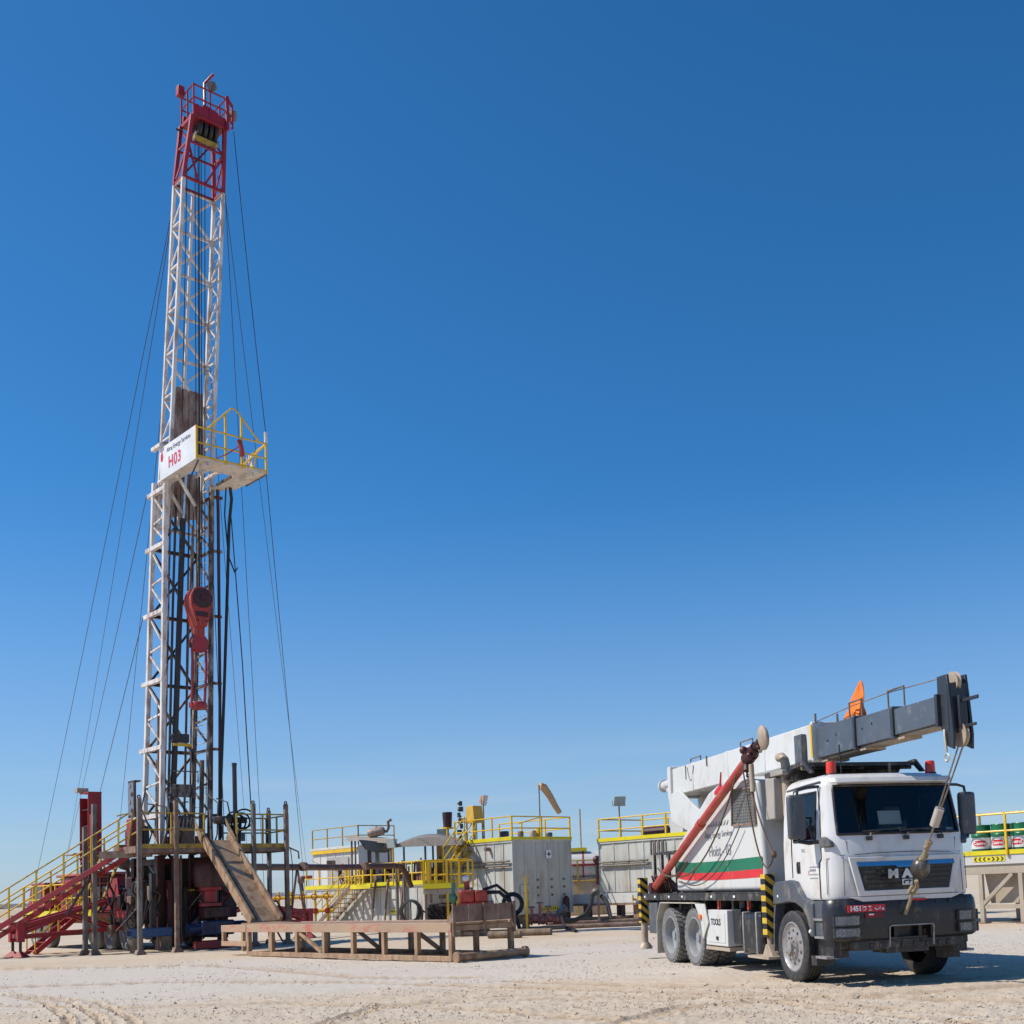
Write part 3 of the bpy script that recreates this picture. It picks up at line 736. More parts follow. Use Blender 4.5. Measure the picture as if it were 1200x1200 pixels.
# ---- gear between cab and house
mb = MB(); mb.box(-.92,-.55,-.85,-.45,2.45,3.3); part('air_cleaner', mb, black_plastic, truck, bev=.03)
mb = MB(); mb.box(-.98,-.62,-1.12,-.88,2.55,3.22); part('intake_snorkel', mb, M('warm grey panel', (.36,.33,.30), .6, 0, DUST, .35, 3), truck, bev=.02)
mb = MB(); mb.path([(-.55,-.92,2.6),(-.55,-.92,3.42),(-.58,-.92,3.5),(-.68,-.92,3.56),(-.78,-.92,3.56)], .075, 12); part('exhaust_stack', mb, beige, truck)
mb = MB(); mb.box(-1.0,-.3,-1.1,.9,3.24,3.32); mb.box(-.6,-.5,-1.0,.9,3.14,3.24); part('roof_guard', mb, M('dusty grey beam', (.32,.30,.27), .6, 0, DUST, .4, 3), truck, bev=.01)
mb = MB(); mb.prism([(-.45,-1.0,3.16),(-.25,-1.0,3.36),(.30,-1.0,3.40),(.55,-1.0,3.18),(.45,-1.0,3.18),(.25,-1.0,3.33),(-.2,-1.0,3.30),(-.35,-1.0,3.16)], (0,.05,0))
mb.box(-.35,.3,-.95,.9,3.30,3.36); mb.box(-.3,-.24,-.95,.9,3.12,3.3); mb.tube((.2,-1,3.28),(.2,.9,3.28),.03,8)
mb.prism([(-.45,.9,3.16),(-.25,.9,3.36),(.30,.9,3.40),(.55,.9,3.18),(.45,.9,3.18),(.25,.9,3.33),(-.2,.9,3.30),(-.35,.9,3.16)], (0,.05,0))
part('boom_rest', mb, black_steel, truck)
# ================= cab
def cab_outline(w, xf, xb, rr, curve=.07):
    pts = []
    xs = [xb, xb+.06, .10, .50, .86]
    for x in xs: pts.append((x, -w))
    for a in (18, 42, 66):
        pts.append((xf-curve-rr + rr*math.sin(R(a)), -w+rr - rr*math.cos(R(a))))
    for y in (-.84, -.45): pts.append((xf - curve*(y/w)**2, y*(w/1.15)))
    pts.append((xf, 0))
    return pts + [(x,-y) for x,y in reversed(pts[:-1])]
levels = [  # z, halfwidth, front x, back x, corner radius
 (1.265,1.135,1.385,-.27,.24),(1.30,1.15,1.40,-.28,.25),(1.56,1.15,1.405,-.28,.26),(1.86,1.15,1.40,-.28,.26),(2.06,1.148,1.39,-.28,.26),
 (2.145,1.145,1.375,-.28,.26),(2.20,1.14,1.365,-.28,.25),(2.45,1.125,1.31,-.28,.24),(2.70,1.105,1.255,-.27,.23),(2.86,1.09,1.22,-.26,.22),
 (2.92,1.08,1.205,-.25,.22),(2.975,1.07,1.20,-.24,.22),(3.03,1.045,1.18,-.22,.22),(3.08,1.0,1.12,-.17,.20),(3.115,.92,1.0,-.08,.17)]
def cab_parts(inset, keep):
    rows = []
    for z,w,xf,xb,rr in levels:
        rows.append([Vector((x,y,z)) for x,y in cab_outline(w-inset, xf-inset, xb+inset, max(rr-inset,.05))])
    n = len(rows[0]); mb = MB(); mb.v = [tuple(p) for r in rows for p in r]
    top = levels[-1][0]+.02
    fs = []
    for i in range(len(rows)-1):
        for j in range(n-1):
            if keep(i, j, n): fs.append((i*n+j, i*n+j+1, (i+1)*n+j+1, (i+1)*n+j))
        if keep(i, -1, n): fs.append((i*n+n-1, i*n, (i+1)*n, (i+1)*n+n-1))
    if keep(99, 0, n):
        k = (len(rows)-1)*n; h = n//2
        for j in range(h): 
            a, b, c, d = k+j, k+j+1, k+n-2-j, k+n-1-j
            fs.append((a,b,c,d) if b != c else (a,b,d))
    mb.f = fs; return mb
def is_ws(i, j, n): return 6 <= i <= 9 and 7 <= min(j, n-2-j)      # windscreen cells
def is_sw(i, j, n): return 5 <= i <= 8 and min(j, n-2-j) in (2, 3)  # door window cells
cab = part('cab', cab_parts(0, lambda i,j,n: not (j >= 0 and i < 90 and (is_ws(i,j,n) or is_sw(i,j,n)))), white_truck, truck, ang=50)
part('cab_lining', cab_parts(.035, lambda i,j,n: not (j >= 0 and i < 90 and (is_ws(i,j,n) or is_sw(i,j,n)))), cab_dark, cab)
ws = part('windscreen', cab_parts(.012, lambda i,j,n: j >= 0 and i < 90 and is_ws(i,j,n)), win_glass, cab, ang=80)
for s in (0, 1):
    part('door_window', cab_parts(.012, lambda i,j,n: j >= 0 and i < 90 and is_sw(i,j,n) and (j < n//2) == (s == 0)), win_glass, cab, ang=80)
mb = MB(); mb.quad((-.24,-1.08,1.275),(1.2,-1.08,1.275),(1.2,1.08,1.275),(-.24,1.08,1.275)); part('cab_floor', mb, cab_dark, cab)
# window seals
def outline_rows(i0, i1, js, inset=-.004):
    rows = [[Vector((x,y,z)) for x,y in cab_outline(w-inset, xf-inset, xb+inset, rr)] for z,w,xf,xb,rr in levels]
    return [rows[i0][j] for j in js] + [rows[i][js[-1]] for i in range(i0+1, i1+1)] + [rows[i1][j] for j in reversed(js[:-1])] + [rows[i][js[0]] for i in range(i1-1, i0-1, -1)]
N = len(cab_outline(1,1,0,.2)); 
mb = MB(); mb.path(outline_rows(6, 10, list(range(7, N-7))), .022, 6); part('seal', mb, black_plastic, ws)
for js in (list(range(2,5)), list(range(N-5, N-2))):
    mb = MB(); mb.path(outline_rows(5, 9, js), .016, 6); part('window_seal', mb, black_plastic, cab)
# seams, doors
for s in (-1,1):
    y = s*1.153
    mb = MB(); mb.path([(.02,y,1.60),(.02,y,2.1),(.03,s*1.106,2.75),(.06,s*1.085,2.93),(.5,s*1.085,2.945),(.9,s*1.085,2.93),(.99,s*1.115,2.55),(1.02,s*1.148,2.05),(1.02,s*1.148,1.86),(.95,y,1.8),(.95,y,1.28)], .009, 5)
    dr = part('door_seam', mb, black_plastic, cab)
    mb = MB(); mb.box(.18,.30,*sorted((s*1.15,s*1.156)),1.66,1.84); hn = part('door_handle', mb, black_plastic, cab, bev=.004)
    mb = MB(); mb.box(.20,.235,*sorted((s*1.156,s*1.172)),1.68,1.82); part('grip', mb, dark_plastic, hn)
    text('door_lettering', 'TGS', .07, grey_print, cab, (.42, s*1.153, 2.0), (-s,0,0), (0,0,1), .001)
    for k,(wd,hh) in enumerate(((.26,.018),(.24,.034),(.27,.016),(.25,.016))):
        mb = MB()
        for q in range(5 if k != 1 else 4): mb.box(.62+q*wd/4.5, .62+q*wd/4.5+wd/6.2,*sorted((s*1.151,s*1.1535)),1.74-k*.055,1.74-k*.055+hh)
        part('door_data_panel', mb, grey_print, cab)
    mb = MB(); mb.box(.575,.592,*sorted((s*1.151,s*1.1535)),1.63,1.70); part('door_red_mark', mb, red_plate, cab)
    # roof drip rail
    mb = MB(); mb.path([(-.2,s*1.075,2.955),(.5,s*1.088,2.985),(.95,s*1.07,3.0)], .014, 6); part('drip_rail', mb, dark_plastic, cab)
    # corner panel shut line
    mb = MB(); mb.path([(1.335,s*.945,1.86),(1.17,s*1.145,1.86),(1.165,s*1.153,1.34)], .006, 5); mb.path([(1.345,s*.955,1.83),(1.35,s*.97,1.32)], .006, 5); part('corner_panel_seam', mb, dark_plastic, cab, stuff=True)
    # mirror
    mb = MB(); mb.box(.80,.92,*sorted((s*1.30,s*1.58)),2.16,2.82); mr_ = part('mirror', mb, dark_plastic, truck, bev=.05, seg=4)
    mb = MB(); mb.box(.785,.80,*sorted((s*1.33,s*1.55)),2.22,2.76); part('mirror_glass', mb, chrome, mr_)
    mb = MB(); mb.path([(.95,s*1.09,2.93),(.92,s*1.25,2.93),(.88,s*1.40,2.90),(.87,s*1.42,2.8)], .022, 8); mb.path([(1.0,s*1.13,2.12),(.92,s*1.28,2.10),(.87,s*1.42,2.13),(.87,s*1.42,2.2)], .03, 8); each('mirror_arm', mb, black_plastic, mr_)
    mb = MB(); mb.prism([(1.10,s*1.145,2.02),(1.28,s*1.05,2.02),(1.27,s*1.05,2.10),(1.18,s*1.12,2.18),(1.06,s*1.15,2.17)], (.02,s*.07,0)); part('mirror_base', mb, dark_plastic, mr_, bev=.02)
    # front wheel arch
    mb = MB(); prf = []; inn = []
    for k in range(13):
        a = R(200 - 210*k/12)
        ro = .80 if k < 9 else .80-.02*(k-8); prf.append((max(-.55, .05+ro*math.cos(a)*.98), min(1.56, .55+1.06*ro*math.sin(a)*1.2 if a < R(150) else 1.25+.31*smooth(200,150,math.degrees(a)))))
        inn.append((.02+.64*math.cos(a), .60+.64*math.sin(a)))
    arch_out = [(-.62,1.18),(-.62,1.47),(-.50,1.55),(.02,1.57),(.22,1.54),(.48,1.30),(.66,1.255),(.80,1.22),(.80,.72)]
    arch_in = [(.66,.72),(.64,.86),(.58,1.0),(.44,1.13),(.22,1.21),(-.05,1.23),(-.40,1.20)]
    mb.prism([(x,s*1.04,z) for x,z in arch_out+arch_in], (0,s*.19,0)); fe = part('front_wheel_arch', mb, dark_plastic, truck, bev=.03, seg=3)
    mb = MB(); mb.lathe([(0,0),(.03,0),(.025,.015),(0,.02)], (.70,s*1.232,.80), (0,s,0), 10); mb.lathe([(0,0),(.025,0),(0,.015)], (-.42,s*1.232,1.32), (0,s,0), 10); each('marker_lamp', mb, white_print, fe)
    mb = MB(); mb.prism([(-.62,s*1.05,1.18),(-.68,s*1.05,.9),(-.72,s*1.05,.45),(-.69,s*1.05,.45),(-.64,s*1.05,.9),(-.56,s*1.05,1.18)], (0,s*.16,0)); part('mud_flap', mb, dark_plastic, fe)
    # entry steps
    mb = MB(); mb.box(.66,1.16,*sorted((s*.86,s*1.10)),.42,1.26); st = part('entry_step_panel', mb, black_plastic, truck)
    for z in (.98,.72,.43):
        mb = MB(); mb.box(.80,1.16,*sorted((s*1.0,s*1.22)),z-.02,z+.015); part('step', mb, rim_silver, st, bev=.004)
    mb = MB(); mb.box(.80,1.15,*sorted((s*1.08,s*1.19)),1.0,1.25); mb.prism([(.80,s*1.1,.74),(1.12,s*1.1,.74),(1.0,s*1.1,.96),(.80,s*1.1,.96)], (0,s*.09,0)); part('step_side', mb, dark_plastic, st)
    mb = MB(); mb.box(.62,.80,*sorted((s*.9,s*1.2)),.30,.44); part('step_bracket', mb, black_plastic, st)
# front panels
mb = MB(); mb.prism([(1.385,-.93,1.29),(1.385,.93,1.29),(1.385,.72,1.22),(1.385,-.72,1.22)], (.04,0,0)); part('front_lip', mb, white_truck, cab, bev=.008)
surround = [(-.92,1.86),(.92,1.86),(.78,1.30),(-.78,1.30)]
gtop, gbot = [(-.80,1.80),(.80,1.80)], [(.69,1.375),(-.69,1.375)]
mb = MB()
so = [Vector((1.408,y,z)) for y,z in surround]; si = [Vector((1.408,y,z)) for y,z in gtop+gbot]
for off in (0,.03):
    pass
vs = so+si+[p+Vector((.03,0,0)) for p in so+si]
mb.add(vs, [(8+i, 8+(i+1)%4, 12+(i+1)%4, 12+i) for i in range(4)] + [(i,(i+1)%4,8+(i+1)%4,8+i) for i in range(4)] + [(4+i,4+(i+1)%4,12+(i+1)%4,12+i) for i in range(4)])
part('grille_surround', mb, white_truck, cab, bev=.01)
gr = part('grille', MB().prism([(1.410,y,z) for y,z in gtop+gbot], (.008,0,0)), black_plastic, cab)
mb = MB()
for z in (1.44,1.51,1.58,1.65): mb.box(1.418,1.428,-.66-(z-1.375)*.26,.66+(z-1.375)*.26,z-.022,z+.022)
part('slats', mb, M('gloss black grille', (.012,.012,.014), .18, 0, DUST, .2, 4), gr, bev=.006)
mb = MB(); mb.add([(1.42,-.80,1.805),(1.42,.80,1.805),(1.462,.785,1.725),(1.462,.20,1.725),(1.468,.16,1.70),(1.468,-.16,1.70),(1.462,-.20,1.725),(1.462,-.785,1.725),(1.415,-.78,1.72),(1.415,.78,1.72)], [(0,1,2,3,6,7),(3,4,5,6),(0,7,8),(1,9,2)]); part('chrome_strip', mb, chrome, gr)
text('badge_lettering', 'M', .165, silver_print, gr, (1.442,-.225,1.60), (0,1,0), (0,0,1), .006, .012, 1, 1.25)
text('badge_lettering', 'A', .165, silver_print, gr, (1.442,.0,1.60), (0,1,0), (0,0,1), .006, .012, 1, 1.25)
text('badge_lettering', 'N', .165, silver_print, gr, (1.442,.225,1.60), (0,1,0), (0,0,1), .006, .012, 1, 1.25)
mb = MB(); mb.box(1.43,1.446,-.085,.085,1.435,1.525); em = part('lion_emblem', mb, silver_print, gr, bev=.006)
mb = MB(); mb.path([(1.449,-.06,1.465),(1.449,-.045,1.495),(1.449,.0,1.50),(1.449,.04,1.505),(1.449,.06,1.49)], .010, 5); mb.path([(1.449,-.045,1.49),(1.449,-.05,1.455)], .007, 5); mb.path([(1.449,.035,1.495),(1.449,.03,1.455)], .007, 5); part('lion_shape', mb, black_print, em)
# front shut lines and handles
mb = MB(); mb.path([(1.31,-.99,1.90),(1.36,-.8,1.90),(1.405,-.4,1.915),(1.412,0,1.92),(1.405,.4,1.915),(1.36,.8,1.90),(1.31,.99,1.90)], .005, 5); mb.path([(1.345,-.87,1.90),(1.33,-.90,2.12)], .005, 5); mb.path([(1.345,.87,1.90),(1.33,.90,2.12)], .005, 5); part('front_panel_seam', mb, dark_plastic, cab)
# wipers
mb = MB()
for y0,y1,z1 in ((-.55,-.05,2.27),(.05,.55,2.27),(.62,.15,2.25)):
    mb.path([(1.40,y0,2.13),(1.40,y0+.03,2.20),(1.375,(y0+y1)/2,2.25),(1.365,y1,z1)], .012, 6); mb.bar((1.385,y0-.1,2.235),(1.37,y1+.12,z1),.012,.025)
    mb.box(1.37,1.42,y0-.04,y0+.04,2.10,2.16)
part('wipers', mb, black_plastic, cab)
# roof lip
mb = MB(); mb.prism([(1.16,-1.03,2.955),(1.26,-.95,2.955),(1.30,-.6,2.955),(1.32,0,2.955),(1.30,.6,2.955),(1.26,.95,2.955),(1.16,1.03,2.955),(1.10,.98,3.045),(1.20,.6,3.07),(1.215,0,3.075),(1.20,-.6,3.07),(1.10,-.98,3.045)][:7], (-.05,0,.09)); part('sun_visor', mb, white_truck, cab, bev=.02, seg=3)
mb = MB(); mb.path([(.2,-.5,3.13),(.2,-.5,3.17),(.2,.1,3.17),(.2,.1,3.13)], .02, 8); mb.tube((.5,.35,3.13),(.5,.35,3.32),.022,8); part('roof_fittings', mb, beige, cab)
mb = MB(); mb.tube((.45,-.45,3.1),(.42,-.45,3.62),.012,6); part('antenna', mb, black_plastic, cab)
for y in (-.76,.93):
    mb = MB(); mb.lathe([(0,0),(.095,0),(.095,.03),(.085,.06),(0,.06)], (.72,y,3.085), (0,0,1), 18); bc = part('beacon_base', mb, black_plastic, cab)
    mb = MB(); mb.lathe([(0,.06),(.078,.06),(.074,.20),(.066,.235),(0,.245)], (.72,y,3.085), (0,0,1), 18); part('beacon_lens', mb, lamp_red, bc)
# interior
mb = MB(); mb.box(.82,1.26,-1.05,1.05,1.75,2.10); mb.box(.7,.9,.35,.75,1.95,2.18); part('dashboard', mb, cab_dark, cab, bev=.04)
for y in (-.6,.62):
    mb = MB(); mb.box(.05,.55,y-.25,y+.25,1.62,1.80); mb.box(-.08,.08,y-.25,y+.25,1.75,2.45); mb.box(-.06,.06,y-.14,y+.14,2.47,2.68); part('seat', mb, M('grey seat fabric', (.13,.13,.14), .9), cab, bev=.05, seg=3)
mb = MB(); mb.lathe([(.20,-.015),(.222,0),(.20,.015),(.185,0)], (.62,.60,2.10), (-.75,0,.66), 24, True); mb.tube((.64,.6,2.09),(.8,.6,1.95),.035,8); mb.bar((.62,.42,2.1),(.62,.78,2.1),.03,.02); part('steering_wheel', mb, black_plastic, cab)
# bumper
def bump_outline(inset=0):
    w, xf, rr = 1.24-inset, 1.45-inset, .22; p = [(1.13,-w),(1.17,-w)]
    for a in (15,35,55,75): p.append((xf-.06-rr+rr*math.sin(R(a)), -w+rr-rr*math.cos(R(a))))
    for y in (-.95,-.70,-.34): p.append((xf-.06*(y/w)**2, y))
    return p + [(x,-y) for x,y in reversed(p)]
po = bump_outline(); n = len(po)
rows = []
for z, ins in ((.66,.05),(.69,.015),(.85,0),(1.08,0),(1.20,.01),(1.255,.035)): rows.append([Vector((x,y,z)) for x,y in bump_outline(ins)])
mb = MB(); mb.v = [tuple(p) for r in rows for p in r]
mid = [j for j in range(n-1) if po[j][1] < 0 < po[j+1][1]][0]
mb.f = [(i*n+j,i*n+j+1,(i+1)*n+j+1,(i+1)*n+j) for i in range(5) for j in range(n-1) if not (j == mid and i < 2)]
mb.f.append(tuple((5*n+j) for j in range(n)))
bp = part('bumper', mb, M('dark bumper plastic', (.022,.023,.027), .42, 0, (.20,.17,.13), .26, 2.5, .6, .06), truck, ang=35)
mb = MB(); mb.box(1.20,1.24,-.34,.34,.5,.87); mb.box(1.24,1.40,-.30,.30,.66,.69); mb.box(1.24,1.34,-.30,.30,.55,.57)
for y in (-.2,.2): mb.box(1.24,1.38,y-.03,y+.03,.6,.86)
part('bumper_step_recess', mb, black_plastic, bp)
mb = MB(); mb.path([(1.43,-.335,.56),(1.455,-.335,.84),(1.455,-.31,.86),(1.455,.36,.86),(1.455,.38,.84),(1.43,.38,.56)], .013, 6); part('step_hoop', mb, rim_silver, bp)
mb = MB(); mb.box(1.0,1.38,-.9,.9,.52,.66); mb.box(.9,1.35,-.34,.34,.46,.56); mb.box(1.1,1.2,-1.1,1.1,.55,.66)
for y in (-.6,-.45,-.1,.1,.3,.5,.65): mb.box(1.36,1.40,y-.03,y+.03,.54,.62)
part('under_ride_guard', mb, black_steel, bp, bev=.01)
for s in (-1,1):
    for z0,z1 in ((.885,1.03),(.72,.855)):
        f0, f1 = (s*.80, s*1.17)
        q = [(1.455,f0,z0),(1.425,s*1.03,z0),(1.36,f1,z0),(1.36,f1,z1),(1.425,s*1.03,z1),(1.455,f0,z1)]
        mb = MB(); mb.prism([q[0],q[1],q[4],q[5]], (-.03,0,0)); mb.prism([q[1],q[2],q[3],q[4]], (-.03,0,0)); hl = part('headlight', mb, M('headlight reflector', (.42,.43,.44), .22, .75, (.05,.05,.06), .5, 30, 1, .6, bscale=60), bp)
        mb = MB(); mb.add([(x+.012,y,z) for x,y,z in q], [(0,1,4,5),(1,2,3,4)]); part('lens', mb, clear_glass, hl)
        mb = MB()
        for a,b in zip(q, q[1:]+q[:1]): mb.bar(Vector(a)+Vector((.01,0,0)), Vector(b)+Vector((.01,0,0)), .018, .022, (1,0,0))
        part('frame', mb, black_plastic, hl)
mb = MB(); mb.box(1.44,1.447,-.10,.20,1.0,1.10); mb.box(1.44,1.449,.66,.7,1.16,1.2); mb.box(1.44,1.449,.45,.49,1.16,1.2); part('tow_eye_recess', mb, black_plastic, bp)
mb = MB(); mb.box(1.425,1.452,-.98,-.39,1.075,1.175); npz = part('number_plate', mb, red_plate, bp)
text('plate_lettering', '1451', .10, white_print, npz, (1.455,-.865,1.124), (0,1,0), (0,0,1), .001, .004, .95)
mb = MB()
for pts in ([(-.74,1.145),(-.70,1.145),(-.70,1.12)],[(-.70,1.11),(-.73,1.10)],[(-.655,1.15),(-.61,1.15),(-.64,1.125),(-.61,1.10),(-.655,1.095)],
            [(-.56,1.13),(-.54,1.105),(-.51,1.105),(-.495,1.125),(-.48,1.105),(-.47,1.15)],[(-.45,1.10),(-.435,1.13),(-.42,1.12),(-.41,1.10),(-.44,1.10)],[(-.535,1.145),(-.53,1.147)]):
    mb.path([(1.455,y,z) for y,z in pts], .007, 4)
mb.box(1.452,1.455,-.752,-.748,1.08,1.17); part('plate_lettering', mb, white_print, npz)
mb = MB(); mb.box(1.43,1.452,-.72,-.42,.985,1.055); bd = part('permit_plate', mb, M('dark red border', (.16,.01,.02), .5), bp)
mb = MB(); mb.box(1.452,1.455,-.66,-.58,1.025,1.045); part('flag_white', mb, white_print, bd)
mb = MB(); mb.box(1.452,1.455,-.66,-.58,1.005,1.024); part('flag_red', mb, red_plate, bd)
mb = MB(); mb.box(1.43,1.445,.0,.28,1.205,1.235); mb2 = part('front_sticker', mb, red_plate, bp)
# hook ball, slings
hp0, hp1 = Vector((3.02,0,3.27)), Vector((1.50,-.10,1.02))
def hp(t): return hp0.lerp(hp1, t)
wl = MB(); wl.tube(hp0+Vector((0,-.03,0)), hp(.36)+Vector((0,-.02,0)), .012, 6); wl.tube(hp0+Vector((0,.04,0)), hp(.38)+Vector((0,.02,0)), .012, 6); wl.tube(hp(.44), hp(.56), .016, 6); 
hk = part('hoist_rope', wl, post_grey, truck)
part('rope_socket', MB().tube(hp(.355), hp(.455), .066, 14), M('pale socket', (.46,.41,.36), .6, .1, RUST, .3, 5), hk)
dd = (hp1-hp0).normalized()
mb = MB(); mb.lathe([(0,-.165),(.045,-.155),(.09,-.13),(.125,-.07),(.138,0),(.125,.07),(.09,.12),(.045,.15),(0,.155)], hp(.715), dd, 22); part('overhaul_ball', mb, M('worn iron ball', (.075,.068,.062), .45, .4, (.28,.24,.19), .45, 6), hk)
mb = MB()
for t0,t1,r_ in ((.545,.60,.05),(.585,.66,.04),(.64,.66,.055)): mb.tube(hp(t0),hp(t1),r_,8,r_*.75)
mb.path([hp(.79),hp(.83)+Vector((0,.05,0)),hp(.87)+Vector((0,.02,.0)),hp(.86)+Vector((0,-.06,0)),hp(.82)+Vector((0,-.03,0))], .03, 6); mb.path([hp(.86),hp(.93)+Vector((0,.01,0)),hp(1)], .028, 6)
for k in range(5): mb.sphere(hp(.56+.025*k)+Vector((.02*math.sin(k*3),.03*math.cos(k*4),0)), .035, 5)
part('rope_sling', mb, rope_tan, hk)
# cloth and papers carried by the truck
def on_truck(p):
    f = Vector((math.sin(TH), -math.cos(TH), 0)); l = Vector((math.cos(TH), math.sin(TH), 0))
    return Vector((TX,TY,0)) + f*p[0] + l*p[1] + Vector((0,0,p[2]))
mb = MB(); rnd = random.Random(4); vs = []
nu, nv = 14, 12
for i in range(nu+1):
    t = i/nu
    for j in range(nv):
        a = 2*PI*j/nv; rr = (.02 + .19*t**.8) * (1 + .28*math.sin(3*a + 4*t) + .18*math.sin(7*a + 9*t)*t)
        vs.append(on_truck((.42 + rr*math.cos(a)*1.15 - .24*t**1.2, -.02 + rr*math.sin(a)*.6, 4.62 - .60*t + .02*math.sin(5*a)*t)))
mb.add(vs, [(i*nv+j,(i+1)*nv+j,(i+1)*nv+(j+1)%nv,i*nv+(j+1)%nv) for i in range(nu) for j in range(nv)])
single('orange_cloth', mb, orange, 'orange cloth draped over a stanchion on the grey crane boom', 'cloth')
q = [on_truck(p) for p in ((1.305,-.33,2.33),(1.305,.04,2.33),(1.262,.04,2.53),(1.262,-.33,2.53))]
single('notice_sheet', MB().prism(q, on_truck((1.308,-.33,2.332))-q[0]), paper, 'white paper sheet behind the windscreen of the crane truck', 'paper')
q = [on_truck(p) for p in ((1.23,.83,2.20),(1.20,.96,2.20),(1.19,.955,2.27),(1.22,.825,2.27))]
single('windscreen_sticker', MB().prism(q, on_truck((1.233,.83,2.20))-q[0]), paper, 'small white sticker in the lower corner of the truck windscreen', 'sticker')
# ================================================================ workover rig mast
def mast_c(z, up):
    if not up: t = (z-1)/15.4; return Vector((2.65, 3.22-.98*t, z)), .88-.045*t, .77-.30*t
    t = (z-14.6)/12.6; return Vector((2.70+.31*t, 2.36-.88*t, z)), .775-.035*t, .385-.025*t
def chord_pt(k, z, up, d=0):
    c, a, b = mast_c(z, up); su, sv = ((-1,1),(-1,-1),(1,1),(1,-1))[k]       # A B D C
    return c + Vector((su*(a+d), sv*(b+d), 0))
mast = rthing('drilling_mast', 'tall white and red lattice rig mast leaning over the work floor', 'mast', (2.65, 3.2, 0))
for k in range(4):
    each('chord', MB().bar(chord_pt(k,.9,0), chord_pt(k,16.4,0), .15, .15), mast_white if k in (0,1) else mast_dirty_shade, mast, bev=.01)
    each('upper_chord', MB().bar(chord_pt(k,14.6,1), chord_pt(k,27.2,1), .12, .12), mast_white, mast, bev=.008)
lv = [2.2,4.6,6.95,9.3,11.7,14.05,16.0]
for i, z in enumerate(lv):
    if z > 3.6:
        each('outrigger_lug', MB().bar(chord_pt(0,z,0)+Vector((-.02,.42,0)), chord_pt(1,z,0)+Vector((-.02,-.05,0)), .14, .15), mast_white, mast, bev=.008)
        each('girt', MB().bar(chord_pt(2,z,0), chord_pt(3,z,0), .09, .09), mast_dirty_shade, mast)
        each('girt', MB().bar(chord_pt(3,z,0)+Vector((0,0,.02)), chord_pt(3,z,0)+Vector((.38,-.06,.02)), .08, .10), mast_dirty_shade, mast)
    each('girt', MB().bar(chord_pt(0,z,0), chord_pt(2,z,0), .11, .12), mast_black if z > 9 else mast_dirty_shade, mast)  # grime and shade of the back panel are put into its dark paint
    if i+1 < len(lv):
        z2 = lv[i+1]; zm = (z+z2)/2
        for a, b in ((0,1),(2,3)):
            m = mast_white if a == 0 else mast_dirty_shade
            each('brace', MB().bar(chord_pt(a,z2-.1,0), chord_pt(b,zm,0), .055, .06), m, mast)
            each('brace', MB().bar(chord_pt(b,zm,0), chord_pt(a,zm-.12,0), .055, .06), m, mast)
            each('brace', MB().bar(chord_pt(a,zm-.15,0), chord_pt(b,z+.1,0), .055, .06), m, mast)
        m = mast_black if z > 9 else mast_dirty_shade
        each('cross_brace', MB().bar(chord_pt(0,z,0), chord_pt(2,z2,0), .075, .08), m, mast)
        each('cross_brace', MB().bar(chord_pt(2,z,0)+Vector((0,.08,0)), chord_pt(0,z2,0)+Vector((0,.08,0)), .075, .08), m, mast)
lu = [14.8+1.55*i for i in range(9)]
for i, z in enumerate(lu):
    each('girt', MB().bar(chord_pt(0,z,1), chord_pt(2,z,1), .07, .08), mast_white, mast)
    each('girt', MB().bar(chord_pt(0,z,1), chord_pt(1,z,1), .05, .06), mast_white, mast)
    each('girt', MB().bar(chord_pt(2,z,1), chord_pt(3,z,1), .05, .06), mast_white, mast)
    if i+1 < len(lu):
        z2 = lu[i+1]; zm = (z+z2)/2
        for a, b in ((0,1),(2,3)):
            each('brace', MB().bar(chord_pt(a,z+.05,1), chord_pt(b,zm,1), .045, .05), mast_white, mast)
            each('brace', MB().bar(chord_pt(b,zm,1), chord_pt(a,z2-.05,1), .045, .05), mast_white, mast)
    if i+1 < len(lu):
        z2 = lu[i+1]
        each('cross_brace', MB().bar(chord_pt(0,z,1), chord_pt(2,z2,1), .075, .07), mast_clean, mast)
        each('cross_brace', MB().bar(chord_pt(2,z,1)+Vector((0,.07,0)), chord_pt(0,z2,1)+Vector((0,.07,0)), .075, .07), mast_clean, mast)
each('centre_pipe', MB().path([Vector((2.62,2.6,15)),Vector((2.95,1.85,27.1))], .06, 8), mast_clean, mast)
for du in (-.35,.25,.45): rtube_ = each('riser_pipe', MB().path([Vector((2.65+du,3.0,4)),Vector((2.68+du*.9,2.55,12)),Vector((2.7+du*.8,2.3,16))], .03 if du > 0 else .045, 7), mast_dirty_shade if du > .3 else mast_black, mast)
# ladder down the right face
lad = MB()
for z0, z1, up in ((4.5,16.2,0),(16.4,27.0,1)):
    a0, a1 = chord_pt(2,z0,up,.06), chord_pt(2,z1,up,.06); b0, b1 = chord_pt(3,z0,up,.06).lerp(a0,.35), chord_pt(3,z1,up,.06).lerp(a1,.1)
    lad.tube(a0,a1,.022,6); lad.tube(b0,b1,.022,6)
    n = int((z1-z0)/.32)
    for i in range(n): t = (i+.5)/n; lad.tube(a0.lerp(a1,t), b0.lerp(b1,t), .014, 5)
part('ladder', lad, mast_white, mast, stuff=True)
